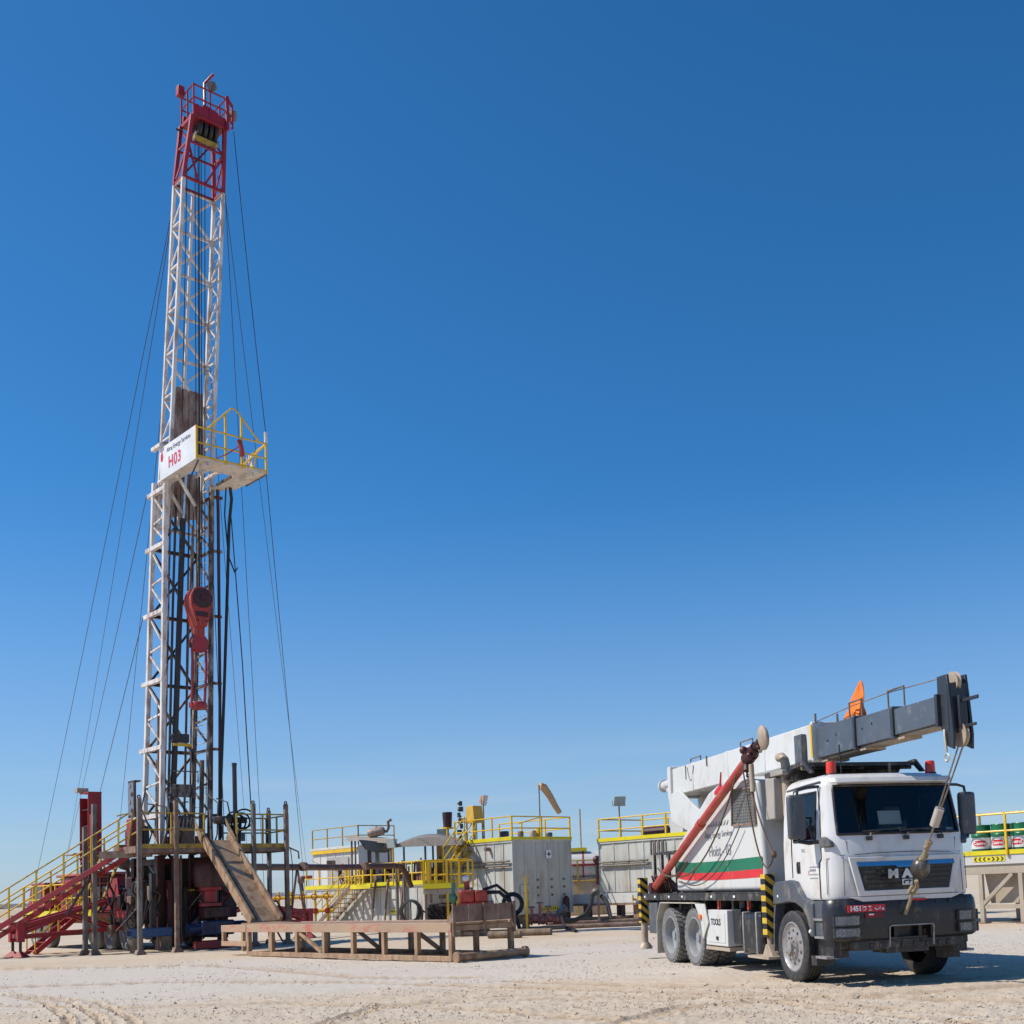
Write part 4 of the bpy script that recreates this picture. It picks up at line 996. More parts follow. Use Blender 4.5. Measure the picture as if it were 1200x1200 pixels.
# vertical pipes and hoses of the mast
def rtube(name, pts, r, m, n=8): return part(name, MB().path(pts, r, n), m, mast)
rtube('raising_cylinder', [(2.45,3.05,3.6),(2.68,2.35,15.2)], .10, mast_black, 12)
rtube('raising_cylinder_rod', [(2.68,2.35,15.1),(2.76,2.1,17.6)], .055, chrome, 10)
for k, (u, v, r, m) in enumerate(((2.2,2.7,.035,mast_dirty_shade),(2.95,2.75,.045,rust),(3.2,2.6,.03,mast_dirty_shade))):
    rtube('standpipe', [(u,v+.4,4.0),(u+.05,v,11),(u+.1,v-.4,19 if k != 1 else 15)], r, m)
cp = lambda z, du, dv: chord_pt(3, z, 0) + Vector((du, dv, 0))
rtube('red_standpipe', [cp(3.6,.32,-.1), cp(9,.30,-.1), cp(15.6,.22,-.06), (3.62,1.6,16.26)], .055, rig_maroon, 10)
rtube('rotary_hose', [(3.85,1.1,16.26), (3.98,1.25,15.9), cp(15.0,.52,-.30), cp(12.5,.46,-.3), cp(9,.36,-.3), cp(6,.26,-.3), cp(3.8,.2,-.4)], .055, cable_blk, 10)
rtube('power_cable', [(3.75,1.2,16.26), cp(15.4,.40,-.2), cp(13.9,.5,-.3), cp(13.3,.7,-.4), cp(13.5,.8,-.4)], .025, cable_blk)
rtube('tong_line', [cp(15.3,.6,-.3), cp(10,.9,-.6), cp(4.7,1.1,-.9)], .02, wire_mat)
for du, dv in ((.0,.0),(.10,.05),(-.12,.08),(.22,.0),(-.22,.05),(.05,.2)):
    rtube('drilling_line', [(2.98+du,1.35+dv,29.0),(2.80+du*.8,1.35+dv*.6,11.9)] if du > -.2 else [(2.9+du,1.6+dv,28.8),(2.5,2.9,4.2)], .016, wire_mat, 5)
# white guard plate and work lights low on the mast
for u, v, r, m in ((1.95,3.1,.09,post_grey),(2.15,3.3,.07,post_grey),(1.8,2.7,.05,rust),(3.35,2.7,.08,post_grey)):
    rtube('hydraulic_line', [(u,v,3.45),(u+.02,v-.1,5.4),(u,v-.2,6.6 if r > .06 else 8.5)], r, m, 10)
part('drum_guard', MB().box(2.15,3.05,2.35,2.45,5.25,5.7), mast_dirty_shade, mast, bev=.02)  # white guard whose shade is put into this darker paint
mb = MB(); c0 = Vector((2.6,2.3,7.35)); mb.box(2.3,2.9,2.5,2.8,7.2,7.5); part('equalizer_box', mb, mast_black, mast, bev=.02)
part('yellow_bar', MB().box(2.3,2.95,2.45,2.49,7.05,7.15), yellow, mast)
# brown windbreak behind the racking board
for z0, z1, up in ((15.2,16.9,0),(17.4,19.9,1)):
    n = 9
    for i in range(n):
        c, a, b = mast_c((z0+z1)/2, 1); w = (2*a-.35)/n; u0 = c.x-a+.17+i*w; rnd = random.Random(i+int(z0*7))
        v = c.y + b*.2 + rnd.uniform(-.02,.02); zz = rnd.uniform(-.08,.08)
        part('windbreak_board', MB().prism([(u0,v,z0+zz),(u0+w*.96,v,z0+zz*.5),(u0+w*.96,v-.03,z1+zz),(u0,v-.03,z1-zz)], (0,.025,0)), tarp, mast)
# ---- crown
def up_pt(k, z):    # red tapering head of the mast
    t = (z-27.2)/2.3; c = Vector((3.01,1.48,27.2)).lerp(Vector((3.10,1.30,29.5)), t); a = .74-.13*t; b = .36+.10*t
    su, sv = ((-1,1),(-1,-1),(1,1),(1,-1))[k]; return c + Vector((su*a, sv*b, 0))
for k in range(4): each('crown_leg', MB().bar(up_pt(k,27.2), up_pt(k,29.5), .13, .13), mast_red, mast, bev=.008)
for a, b in ((0,1),(1,3),(3,2),(2,0)):
    each('crown_girt', MB().bar(up_pt(a,27.25), up_pt(b,27.25), .08, .09), mast_red, mast)
    each('crown_girt', MB().bar(up_pt(a,28.55), up_pt(b,28.55), .06, .07), mast_red, mast)
for a, b in ((0,1),(2,3)):
    each('crown_brace', MB().bar(up_pt(a,27.3), up_pt(b,28.5), .05, .06), mast_red, mast); each('crown_brace', MB().bar(up_pt(b,28.55), up_pt(a,29.4), .05, .06), mast_red, mast)
each('crown_brace', MB().bar(up_pt(0,27.3), up_pt(0,27.3).lerp(up_pt(2,29.4),.98), .06, .06), mast_red, mast)
each('crown_brace', MB().bar(up_pt(3,28.5), up_pt(3,27.3).lerp(up_pt(1,27.3),.45), .06, .06), mast_red, mast)
each('crown_brace', MB().bar(up_pt(1,28.5), up_pt(1,27.3).lerp(up_pt(3,27.3),.35), .06, .06), mast_red, mast)
CR = Vector((3.12,1.26,29.5))
mb = MB(); mb.box(CR.x-.62,CR.x+.62,CR.y-.50,CR.y+.50,29.45,29.58)
cf = part('crown_frame', mb, mast_red, mast, bev=.01)
for v in (-.44,.40):
    part('crown_beam', MB().box(CR.x-.60,CR.x+.64,CR.y+v-.05,CR.y+v+.05,29.60,29.86), mast_red, cf, bev=.01)
part('crown_side_plate', MB().prism([(CR.x-.45,CR.y-.48,29.6),(CR.x+.5,CR.y-.48,29.6),(CR.x+.3,CR.y-.48,29.95),(CR.x-.2,CR.y-.48,30.05)], (0,.05,0)), mast_red, cf)
for i in range(4):
    part('crown_sheave', MB().lathe([(.06,-.05),(.38,-.05),(.42,-.06),(.38,0),(.42,.06),(.38,.05),(.06,.05)], (CR.x-.3+.2*i, CR.y-.02, 29.30), (1,0,0), 22, True), mast_black, cf)
part('crown_bumper', MB().box(CR.x-.5,CR.x+.35,CR.y-.35,CR.y-.22,28.72,28.86), yellow_old, cf)
part('crown_shroud', MB().prism([(CR.x-.4,CR.y-.28,28.9),(CR.x+.4,CR.y-.28,28.9),(CR.x+.35,CR.y-.1,29.45),(CR.x-.35,CR.y-.1,29.45)], (0,.3,0)), mast_black, cf)
rails = [((-.60,-.50),(.62,-.50)),((.62,-.50),(.62,.50)),((.62,.50),(-.60,.50)),((-.60,.50),(-.60,-.50))]
for (a0,b0),(a1,b1) in rails:
    for z in (30.15,30.62):
        part('crown_rail', MB().tube((CR.x+a0,CR.y+b0,z),(CR.x+a1,CR.y+b1,z),.03,6), mast_red, cf)
    for t in (0,.5):
        part('crown_rail_post', MB().tube((CR.x+a0+(a1-a0)*t,CR.y+b0+(b1-b0)*t,29.5),(CR.x+a0+(a1-a0)*t,CR.y+b0+(b1-b0)*t,30.66),.032,6), mast_red, cf)
mb = MB(); mb.box(CR.x+.64,CR.x+1.22,CR.y-.72,CR.y-.54,29.5,30.55); 
part('ladder_cage', MB().bar((CR.x+.64,CR.y-.54,29.4),(CR.x+.64,CR.y-.54,30.7),.10,.10).bar((CR.x+.64,CR.y-.52,30.66),(CR.x+.95,CR.y-.3,30.60),.08,.08).bar((CR.x+.95,CR.y-.3,29.7),(CR.x+.95,CR.y-.3,30.64),.06,.06).bar((CR.x+.64,CR.y-.52,29.95),(CR.x+.95,CR.y-.3,29.9),.06,.06), mast_red, cf)
part('gin_pole', MB().path([(CR.x-.05,CR.y-.2,29.6),(CR.x-.05,CR.y-.2,31.05),(CR.x+.22,CR.y-.35,31.45)], .05, 8), mast_red, cf)
part('gin_pole_sheave', MB().lathe([(0,-.05),(.17,-.05),(.15,0),(.17,.05),(0,.05)], (CR.x+.18,CR.y-.3,31.0), (.6,.8,0), 16), post_grey, cf)
part('aviation_light', MB().box(CR.x-.84,CR.x-.60,CR.y+.2,CR.y+.42,30.5,30.88), mast_red, cf, bev=.02)
part('crown_floodlight', MB().lathe([(0,-.1),(.16,-.08),(.2,.08),(.16,.1),(0,.1)], (CR.x+1.05,CR.y-.15,30.35), (.7,-.6,-.2), 14), rust, cf)
part('side_cable', MB().path([(CR.x-.9,CR.y+.3,29.2),(CR.x-.66,CR.y+.3,29.2)], .04), mast_black, cf)
# ---- racking board
Z0 = 16.25; BU0, BU1, BV0, BV1 = 1.72, 4.20, -.85, 2.25
brd = part('racking_board', MB().box(BU0,BU1,BV0,BV0+.85,Z0,Z0+.09), mast_clean, mast, bev=.01)
part('board_walkway', MB().box(BU0,BU0+.42,BV0+.86,BV1,Z0,Z0+.08), mast_clean, brd, bev=.01)
part('board_wing', MB().prism([(3.42,BV0+.86,Z0),(BU1,BV0+.86,Z0),(BU1-.1,1.15,Z0),(3.62,1.75,Z0),(3.42,1.75,Z0)], (0,0,.08)), mast_clean, brd)
for u in (2.45,2.85): part('pipe_finger', MB().box(u,u+.10,BV0+.86,1.05,Z0+.0,Z0+.1), mast_white, brd, bev=.01)
for i in range(11): part('finger_lock', MB().box(3.36,3.42,BV0+.95+.1*i,BV0+1.0+.1*i,Z0-.03,Z0+.06), post_grey, brd)
for i in range(15): part('edge_notch', MB().box(BU1-.02,BU1+.03,BV0+.1*i,BV0+.05+.1*i,Z0-.03,Z0+.05), post_grey, brd)
for v in (BV1-.35, .9): part('board_support', MB().bar((BU0+.1,v,Z0-.02),(2.6,v+.3,Z0-.9),.08,.08), mast_white, brd)
for u in (2.1,3.7): part('board_joist', MB().box(u-.05,u+.05,BV0+.02,BV0+.84,Z0-.14,Z0-.002), mast_white, brd)
sign = part('name_board', MB().box(BU0-.05,BU0-.01,BV0,BV1-.35,Z0-.02,Z0+1.12), M('white name board', (.68,.69,.69), .5, 0, (.4,.3,.25), .2, 2), brd)
sx = BU0-.053
text('board_lettering', 'H03', .56, M('pink red lettering', (.55,.02,.07), .5, bump=0), sign, (sx, .72, Z0+.42), (0,-1,0), (0,0,1), .002, .012, 1.08)
text('board_lettering', 'Abraj Energy Services', .23, M('dark faded lettering', (.07,.06,.12), .5, bump=0), sign, (sx, .42, Z0+.90), (0,-1,0), (0,0,1), .002, .002, 1.0, .92)
part('flame_logo', MB().prism([(sx,1.79,Z0+.62),(sx,1.67,Z0+.62),(sx,1.63,Z0+.78),(sx,1.71,Z0+1.02),(sx,1.81,Z0+.85),(sx,1.83,Z0+.72)], (-.003,0,0)), red_plate, sign)
part('board_post', MB().bar((BU0-.02,BV0-.03,Z0-.02),(BU0-.02,BV0-.03,Z0+1.12),.06,.06), yellow, brd)
part('board_strut', MB().bar((BU0-.1,BV1+.1,Z0+1.2),(BU0-.1,BV1-.6,Z0+1.2),.14,.12), mast_white, brd)
# yellow handrails of the board
fr = BV0-.03
for z in (.10,.55,1.08): part('board_rail', MB().tube((BU0,fr,Z0+z),(BU1,fr,Z0+z*.98+.02),.03,8), yellow, brd)
for u, h in ((2.72,1.75),(3.30,1.80),(BU1,1.10)): part('board_post', MB().bar((u,fr,Z0),(u,fr,Z0+h),.06,.06), yellow, brd)
part('board_arch', MB().path([(2.10,fr,Z0+1.1),(2.72,fr,Z0+1.78),(2.95,fr,Z0+2.02),(3.08,fr,Z0+2.02),(3.30,fr,Z0+1.80),(4.0,fr,Z0+1.05)], .03, 8), yellow, brd)
part('board_side_panel', MB().prism([(BU1,.1,Z0+.1),(BU1,1.35,Z0+.1),(BU1,1.2,Z0+.95),(BU1,.15,Z0+1.05)], (.02,0,0)), mast_white, brd)
for a, b in (((BU1,BV0,Z0+1.1),(BU1,1.5,Z0+.95)),((BU1,BV0,Z0+1.1),(3.55,.9,Z0+.1)),((BU1,-.1,Z0+.1),(BU1,.6,Z0+1.0)),((BU1,.4,Z0+.1),(BU1,-.2,Z0+1.0)),((BU1,1.5,Z0+.1),(BU1,1.5,Z0+.98))):
    part('board_side_rail', MB().tube(Vector(a)+Vector((.03,0,0)), Vector(b)+Vector((.03,0,0)), .03, 8), yellow, brd)
part('red_safety_line', MB().path([(3.18,fr-.05,Z0+.95),(3.25,fr-.08,Z0+.7),(3.3,fr-.06,Z0+.4)], .08, 8), block_red, brd)
part('red_rope', MB().path([(2.4,fr,Z0+.15),(2.8,fr-.03,Z0+.4),(3.2,fr-.03,Z0+.75)], .02, 6), block_red, brd)
part('turnbuckle', MB().tube((BU1,BV0-.03,Z0+1.12),(BU1,BV0-.03,Z0+1.5),.06,8), mast_white, brd)
part('hanging_chain', MB().path([(BU0+.1,BV0+.1,Z0),(BU0+.05,BV0+.5,Z0-.4),(BU0+.1,BV0+.9,Z0-.75)], .025), mast_black, brd)
# ---- guy wires
def guy(p, q, r=.014):
    rw = MB().path(sag(p, q, .25, 10), r, 5); return part('guy_wire', rw, wire_mat, mast)
def rpx(px, py, Y): return to_rig(at(px, py, Y))
gl = [(chord_pt(0,26.6,1), to_rig(gnd(30,1088))), (chord_pt(0,26.4,1), to_rig(gnd(66,1078))), (chord_pt(0,16.0,0)+Vector((-.1,.4,0)), to_rig(gnd(62,1076))),
      (chord_pt(0,11.7,0)+Vector((-.1,.4,0)), to_rig(gnd(76,1086))), (chord_pt(1,26.5,1), to_rig(gnd(128,1084))),
      (Vector((CR.x+.8,CR.y+.5,29.6)), to_rig(gnd(366,1069))), (Vector((CR.x+.9,CR.y-.5,29.5)), Vector((BU1,BV0-.03,Z0+1.5))),
      (Vector((BU1,BV0-.03,Z0)), to_rig(gnd(361,1078))), (Vector((CR.x+.8,CR.y+.2,29.5)), to_rig(gnd(312,1083))), (chord_pt(2,22,1), to_rig(gnd(296,1074)))]
for p, q in gl: guy(p, q)
for p in (to_rig(gnd(66,1078)), to_rig(gnd(366,1069))): pass
# ---- travelling block (hangs free in the mast)
BX, BY = 2.78, 1.42
tb = rthing('travelling_block', 'red hook block hanging on wires inside the mast with long elevator links', 'hoist block', (BX, BY, 8.2))
side = [(-.40,12.15),(-.28,12.42),(.0,12.52),(.28,12.42),(.40,12.15),(.38,11.8),(.17,11.1),(-.17,11.1),(-.38,11.8)]
for sgn in (-1,1):
    part('side_plate', MB().prism([(BX+a,BY+sgn*.24-.03,z) for a,z in side], (0,.06,0)), block_red, tb, bev=.01)
part('block_shell', MB().prism([(BX+a*.96,BY-.20,z-.01) for a,z in side], (0,.40,0)), block_red, tb, bev=.04, seg=3)
part('sheave_cover', MB().lathe([(0,0),(.35,0),(.35,.03),(.10,.04),(.08,.08),(0,.08)], (BX+.02,BY-.27,12.1), (0,-1,0), 22), rig_maroon, tb)
for a_, z_ in ((-.28,12.3),(.28,12.3),(-.3,11.9),(.3,11.9),(-.16,11.3),(.16,11.3)): part('plate_bolt', MB().tube((BX+a_,BY-.30,z_),(BX+a_,BY-.26,z_),.035,8), mast_black, tb)
part('grease_guard', MB().box(BX-.22,BX+.22,BY-.285,BY-.272,11.45,11.62), rig_maroon, tb)
part('block_neck', MB().box(BX-.16,BX+.16,BY-.15,BY+.15,10.8,11.15), block_red, tb, bev=.03)
part('hook_body', MB().lathe([(0,-.12),(.30,-.12),(.34,-.04),(.34,.04),(.30,.12),(0,.12)], (BX,BY,10.55), (0,1,0), 24), rig_red, tb)
part('hook_pin', MB().tube((BX-.38,BY,10.45),(BX+.38,BY,10.45),.09,10), rig_maroon, tb)
for sgn in (-1,1):
    part('elevator_link', MB().path([(BX+sgn*.25,BY,10.4),(BX+sgn*.24,BY-.03,9.6),(BX+sgn*.23-.05,BY,8.5)], .05, 8), rig_red, tb)
part('elevator', MB().lathe([(.09,-.12),(.26,-.12),(.30,0),(.26,.12),(.09,.12)], (BX-.04,BY,8.35), (0,0,1), 16, True).box(BX-.34,BX-.2,BY-.1,BY+.1,8.28,8.45), rig_red, tb)

# ================================================================ work floor on posts
floor = rthing('work_floor', 'rusty raised work floor of the rig on slender grey posts with handrails', 'platform', (2.6, .7, 0))
part('floor_deck', MB().box(0.05,5.2,.05,1.5,3.36,3.42), deck_grey, floor)
part('floor_deck', MB().box(.9,4.4,1.52,4.4,3.36,3.42), deck_grey, floor)
for p, q in (((0,0),(5.25,0)),((0,1.52),(5.25,1.52)),((0,0),(0,1.52)),((5.25,0),(5.25,1.52)),((.9,1.52),(.9,4.4)),((4.4,1.52),(4.4,4.4))):
    part('edge_beam', MB().bar((*p,3.33),(*q,3.33),.12,.22), rust, floor, bev=.008)
for u in (.9,1.8,2.7,3.6,4.5): part('joist', MB().box(u-.04,u+.04,.06,1.46,3.22,3.355), rust, floor)
part('toe_board', MB().box(0,2.2,-.075,-.062,3.36,3.50), yellow_old, floor); part('toe_board', MB().box(3.4,5.2,-.075,-.062,3.36,3.50), yellow_old, floor)
for i, (u, v, zt) in enumerate(((0,-.14,4.95),(1.2,-.14,4.9),(3.9,-.14,4.85),(5.12,-.14,4.85),(5.34,1.5,4.75))):
    po = part('post', MB().bar((u,v,.02),(u,v,zt),.13,.13,(1,0,0)), post_grey if i % 2 == 0 else rust, floor, bev=.01)
    part('foot_plate', MB().prism([(u-.17,v-.13,0),(u+.17,v-.13,0),(u+.09,v-.09,.16),(u-.09,v-.09,.16)], (0,.22,0)), rust, po)
    part('lifting_eye', MB().lathe([(.04,-.015),(.07,0),(.04,.015),(.02,0)], (u,v,zt+.05), (0,1,0), 10, True), rust, po)
for (x, Y, zt) in ((100,38.6,4.2),(111,38.4,4.95)):
    g = to_rig(at(x, 1117, Y)); u, v = g.x, g.y
    po = part('post', MB().bar((u,v,.02),(u,v,zt),.14,.14,(1,0,0)), post_grey, floor, bev=.01)
    part('foot_plate', MB().prism([(u-.17,v-.13,0),(u+.17,v-.13,0),(u+.09,v-.09,.16),(u-.09,v-.09,.16)], (0,.22,0)), rust, po)
# handrails
def rail_run(pts, z0, h, parent, m, post_n=None, r=.026, mids=(.5,1.0), name='handrail', pr=.05, spacing=1.3):
    for a, b in zip(pts, pts[1:]):
        a = Vector(a); b = Vector(b); L = (b-a).length; n = max(1, round(L/spacing))
        for k in mids: part(name, MB().tube(a+Vector((0,0,h*k)), b+Vector((0,0,h*k)), r, 7), m, parent)
        for i in range(n+1):
            p = a.lerp(b, i/n); part(name+'_post', MB().bar(p, p+Vector((0,0,h+.02)), pr, pr, (1,0,0)), m, parent)
rail_run([(0,-.03,3.42),(2.2,-.03,3.42)], 3.42, 1.08, floor, yellow_old)
rail_run([(3.35,-.03,3.42),(5.25,-.03,3.42)], 3.42, 1.08, floor, yellow_old, spacing=.95)
rail_run([(5.25,0,3.42),(5.25,1.5,3.42)], 3.42, 1.05, floor, yellow_old, spacing=.7)
rail_run([(5.25,1.5,3.42),(3.6,1.5,3.42)], 3.42, 1.05, floor, rust)
part('gate_chain', MB().path(sag((5.3,.2,3.3),(5.35,.25,2.2),.1,6), .025), cable_blk, floor)
part('hanging_hook', MB().path([(5.3,-.1,3.3),(5.34,-.15,2.7),(5.3,-.16,1.0)], .015), wire_mat, floor)
part('davit_arm', MB().path([(5.3,.0,3.35),(5.6,-.1,3.2),(5.62,-.1,2.95)], .03), rust, floor)
# machinery on and below the floor
dk = rthing('driller_console', 'dark driller console with levers on the work floor behind the handrail', 'console', (1.9, .9, 3.42))
part('cabinet', MB().box(1.55,2.25,.8,1.2,3.42,4.1), rust, dk, bev=.02)
for i in range(5): part('lever', MB().tube((1.62+.13*i,.85,4.1),(1.62+.13*i,.75,4.42),.018,6), post_grey, dk)
part('gauge_plate', MB().box(1.58,2.2,1.1,1.16,4.1,4.5), mast_black, dk, bev=.01)
tong = rthing('power_tongs', 'black power tongs with looped hoses hanging over the work floor', 'tongs', (3.3, .9, 3.9))
part('tong_body', MB().lathe([(.1,-.12),(.34,-.12),(.36,0),(.34,.12),(.1,.12)], (3.3,.8,4.35), (0,0,1), 18, True).box(3.5,4.1,.68,.92,4.25,4.45), mast_black, tong, bev=.01)
for i in range(5):
    part('hose_loop', MB().lathe([(.22+.03*i,-.02),(.25+.03*i,0),(.22+.03*i,.02),(.19+.03*i,0)], (3.5+.09*i,.7-.06*i,4.3+.08*math.sin(i*2)), (.3,1,.1*i), 18, True), cable_blk, tong)
part('hang_line', MB().tube((3.3,.8,4.5),(3.3,1.4,14),.012,5), wire_mat, tong)
part('tong_arm', MB().bar((3.9,.8,4.3),(3.6,.3,3.5),.10,.12), mast_black, tong)
part('back_up_arm', MB().bar((4.0,.9,3.75),(3.6,.6,3.75),.25,.25), mast_black, tong)
sp = rthing('standing_pipe', 'tall dark drill pipe standing upright on the work floor', 'pipe', (3.55,.45,3.42))
part('pipe_body', MB().tube((3.55,.45,3.42),(3.56,.5,6.2),.075,12), mast_black, sp); part('pipe_collar', MB().tube((3.56,.5,6.2),(3.56,.5,6.3),.085,12), mast_black, sp)
gp = rthing('gauge_panel', 'red framed gauge panel on a red cabinet beside the foot of the mast', 'panel', (.55,2.2,3.42))
part('pedestal', MB().box(.62,1.05,2.0,2.4,3.42,4.45), rig_red, gp, bev=.02)
part('frame', MB().box(.72,.78,1.95,2.5,4.5,5.75).box(.79,.95,1.95,2.5,5.70,5.75), rig_maroon, gp, bev=.01)
part('face', MB().box(.705,.718,2.0,2.45,4.58,5.68), M('grey gauge face', (.16,.17,.20), .5, 0, (.4,.4,.4), .2, 6), gp)
for i, zz in enumerate((4.85,5.15,5.4,5.7)): part('gauge', MB().lathe([(0,0),(.075,0),(.075,.02),(0,.02)], (.704,2.12+.18*(i%2),zz-.12), (-1,0,0), 14), grey_print if i % 2 else mast_black, gp)
# base frame of the mast: columns going down to the ground
base = rthing('mast_base_frame', 'dark oily base frame and winch machinery under the work floor', 'frame', (2.7,2.8,0))
for u in (1.55,3.75):
    for v in (1.95,3.9): part('column', MB().bar((u,v,0.05),(u,v,3.2),.26,.26,(1,0,0)), rig_maroon, base, bev=.01)
for z in (.5,2.2,3.0):
    for v in (1.95,3.9): part('cross_beam', MB().bar((1.55,v,z),(3.75,v,z),.16,.2), rig_maroon, base)
    for u in (1.55,3.75): part('cross_beam', MB().bar((u,1.95,z),(u,3.9,z),.16,.2), rig_maroon, base)
for a, b in (((1.55,1.95,.5),(3.75,1.95,2.2)),((1.55,1.95,2.2),(1.55,3.9,.5)),((1.55,3.9,2.9),(3.75,3.9,.6))): part('diagonal', MB().bar(a,b,.1,.1), rig_maroon, base)
part('winch_drum', MB().lathe([(0,-.75),(.62,-.75),(.62,-.68),(.35,-.66),(.35,.66),(.62,.68),(.62,.75),(0,.75)], (2.65,3.1,1.6), (1,0,0), 26), mast_black, base)
part('brake_band', MB().lathe([(.55,-.1),(.68,-.1),(.68,.1),(.55,.1)], (1.75,3.1,1.6), (1,0,0), 24, True), rust, base)
part('drive_case', MB().box(1.2,1.5,2.6,3.6,.9,2.5), rig_maroon, base, bev=.06)
part('hydraulic_tank', MB().box(3.9,4.5,2.3,3.6,1.0,2.2), rig_maroon, base, bev=.04)
rnd = random.Random(21)
for i in range(26):
    u = rnd.uniform(1.2,3.9); v = rnd.uniform(1.4,2.2); z = rnd.uniform(1.0,3.1)
    part('hose', MB().path([(u,v,z),(u+rnd.uniform(-.3,.3),v-rnd.uniform(0,.3),z-rnd.uniform(.1,.5)),(u+rnd.uniform(-.5,.5),v,z-rnd.uniform(.3,.9)),(u+rnd.uniform(-.6,.6),v+.2,max(.3,z-rnd.uniform(.8,1.4)))], rnd.choice((.02,.028,.035)), 6), rnd.choice((cable_blk,mast_black,rust,rig_red,cable_blk)), base)
part('yellow_guard', MB().tube((2.3,1.7,2.0),(3.1,1.7,2.0),.03,6), yellow, base)
for u in (1.9,2.2,2.5): part('service_pipe', MB().tube((u,1.75,.2),(u,1.75,3.2),.045,8), rig_maroon if u != 2.2 else rust, base)
part('winch_dark_fill', MB().box(1.75,3.55,2.35,3.75,.35,3.0), mast_black, base, bev=.05)  # dark box added to fill the darkness under the floor
part('chain_case', MB().box(1.0,1.35,2.2,3.4,.9,2.4), mast_black, base, bev=.1)
for i in range(18):
    u = rnd.uniform(.6,1.5); v = rnd.uniform(1.7,4.6); z = rnd.uniform(1.2,3.0)
    part('hose', MB().path([(u,v,z),(u-.1,v-.15,z-.3),(u+rnd.uniform(-.25,.25),v+rnd.uniform(-.3,.3),z-.7),(u+rnd.uniform(-.3,.3),v+rnd.uniform(-.5,.5),max(.25,z-1.3))], rnd.choice((.02,.03,.045)), 6), rnd.choice((cable_blk,mast_black,rust,rig_maroon,rig_maroon)), base)
for i in range(9):
    u = rnd.uniform(.7,1.4); v = rnd.uniform(1.8,4.2); z = rnd.uniform(.5,2.4)
    part('fitting', MB().cbox((u,v,z), rnd.uniform(.1,.3), rnd.uniform(.1,.35), rnd.uniform(.1,.5), rnd.uniform(0,1)), rnd.choice((mast_black,rig_maroon,rust)), base, bev=.015)
part('dark_fill_panel', MB().box(3.95,4.0,2.0,4.2,.3,2.9), mast_black, base)  # dark sheet added to deepen the shade below the floor
for i in range(5): part('lower_bracket', MB().box(1.1+.55*i,1.25+.55*i,1.55,1.75,.4+.3*(i%2),2.6-.25*(i%3)), rig_maroon if i % 2 else mast_black, base)
fm = rthing('floor_machinery', 'jumble of dark pipes and boxes on the work floor behind the rail', 'machinery', (1.6,2.0,3.42))
for i in range(16):
    u = rnd.uniform(.3,3.3); v = rnd.uniform(1.0,3.4); hgt = rnd.uniform(.3,1.25); w = rnd.uniform(.06,.22)
    if rnd.random() < .55: part('upright_pipe', MB().tube((u,v,3.42),(u+rnd.uniform(-.05,.05),v,3.42+hgt*1.3),w*.3,8), rnd.choice((mast_black,rust,post_grey,mast_dirty_shade)), fm)
    else: part('gear_box', MB().box(u-w,u+w,v-w,v+w,3.42,3.42+hgt*.7), rnd.choice((mast_black,rust,rig_maroon)), fm, bev=.02)
for i in range(9):
    u = rnd.uniform(.5,3.6); v = rnd.uniform(.7,1.5)
    part('hose', MB().path([(u,v,3.45),(u+.1,v-.1,3.9),(u+rnd.uniform(-.3,.3),v,4.3+rnd.uniform(0,.7)),(u+rnd.uniform(-.4,.4),v+.4,4.9+rnd.uniform(0,.6))], .025, 6), rnd.choice((cable_blk,mast_black,rust)), fm)
part('upper_rail', MB().path([(2.1,2.3,5.76),(2.1,2.3,6.15),(3.1,2.3,6.15),(3.1,2.3,5.76)], .025, 6), post_grey, fm)
# blowout preventer
bop = rthing('blowout_preventer', 'blue and red blowout preventer stack below the work floor', 'valve stack', (2.75,.75,0))
part('base_skid', MB().box(2.3,3.2,.35,1.15,.02,.28), rig_red, bop, bev=.02)
part('ram_body', MB().box(2.35,3.5,.5,1.0,.45,.95), blue_paint, bop, bev=.05)
part('ram_body', MB().box(2.45,3.35,.5,1.0,1.02,1.42), rig_maroon, bop, bev=.05)
for u in (2.2,3.7): part('ram_cylinder', MB().tube((u-.25,.75,.7),(u+.25,.75,.7),.2,16), blue_paint, bop)
part('spool', MB().lathe([(0,0),(.36,0),(.36,.1),(.22,.14),(.22,.5),(.36,.54),(.36,.64),(0,.64)], (2.75,.75,1.43), (0,0,1), 22), rig_red, bop)
part('annular_preventer', MB().lathe([(0,0),(.48,0),(.52,.15),(.52,.65),(.46,.85),(.3,1.0),(.3,1.2),(0,1.2)], (2.75,.75,2.08), (0,0,1), 26), M('brown red preventer', (.085,.025,.022), .5, 0, (.03,.018,.018), .5, 3), bop)
for i in range(6): part('choke_line_flange', MB().lathe([(0,-.05),(.14+.02*(i%2),-.05),(.14+.02*(i%2),.05),(0,.05)], (3.75+.17*i,.35-.03*i,.75), (1,-.15,0), 14), M('pinkish valve flange', (.36,.19,.15), .5, .2, RUST, .4, 5) if i else blue_paint, bop)
part('choke_line', MB().path([(3.3,.5,.7),(4.8,.15,.72),(5.1,.1,.9),(5.4,.1,1.3)], .07, 10), rig_red, bop)
part('kill_line_hose', MB().path([(3.7,.4,1.1),(4.2,.1,1.55),(4.8,0,1.5),(5.1,0,1.0),(5.3,-.1,.35)], .035, 8), cable_blk, bop)
part('kill_line_hose', MB().path([(3.6,.6,1.3),(4.1,.3,1.75),(4.5,.2,1.6),(4.6,.1,.9),(5.0,0,.1)], .03, 8), cable_blk, bop)
part('control_valve', MB().box(4.2,4.75,.1,.5,.9,1.3), blue_paint, bop, bev=.06)
bs = rthing('blue_skid_beam', 'blue steel beam lying under the rig between the posts', 'beam', (.9,1.2,0))
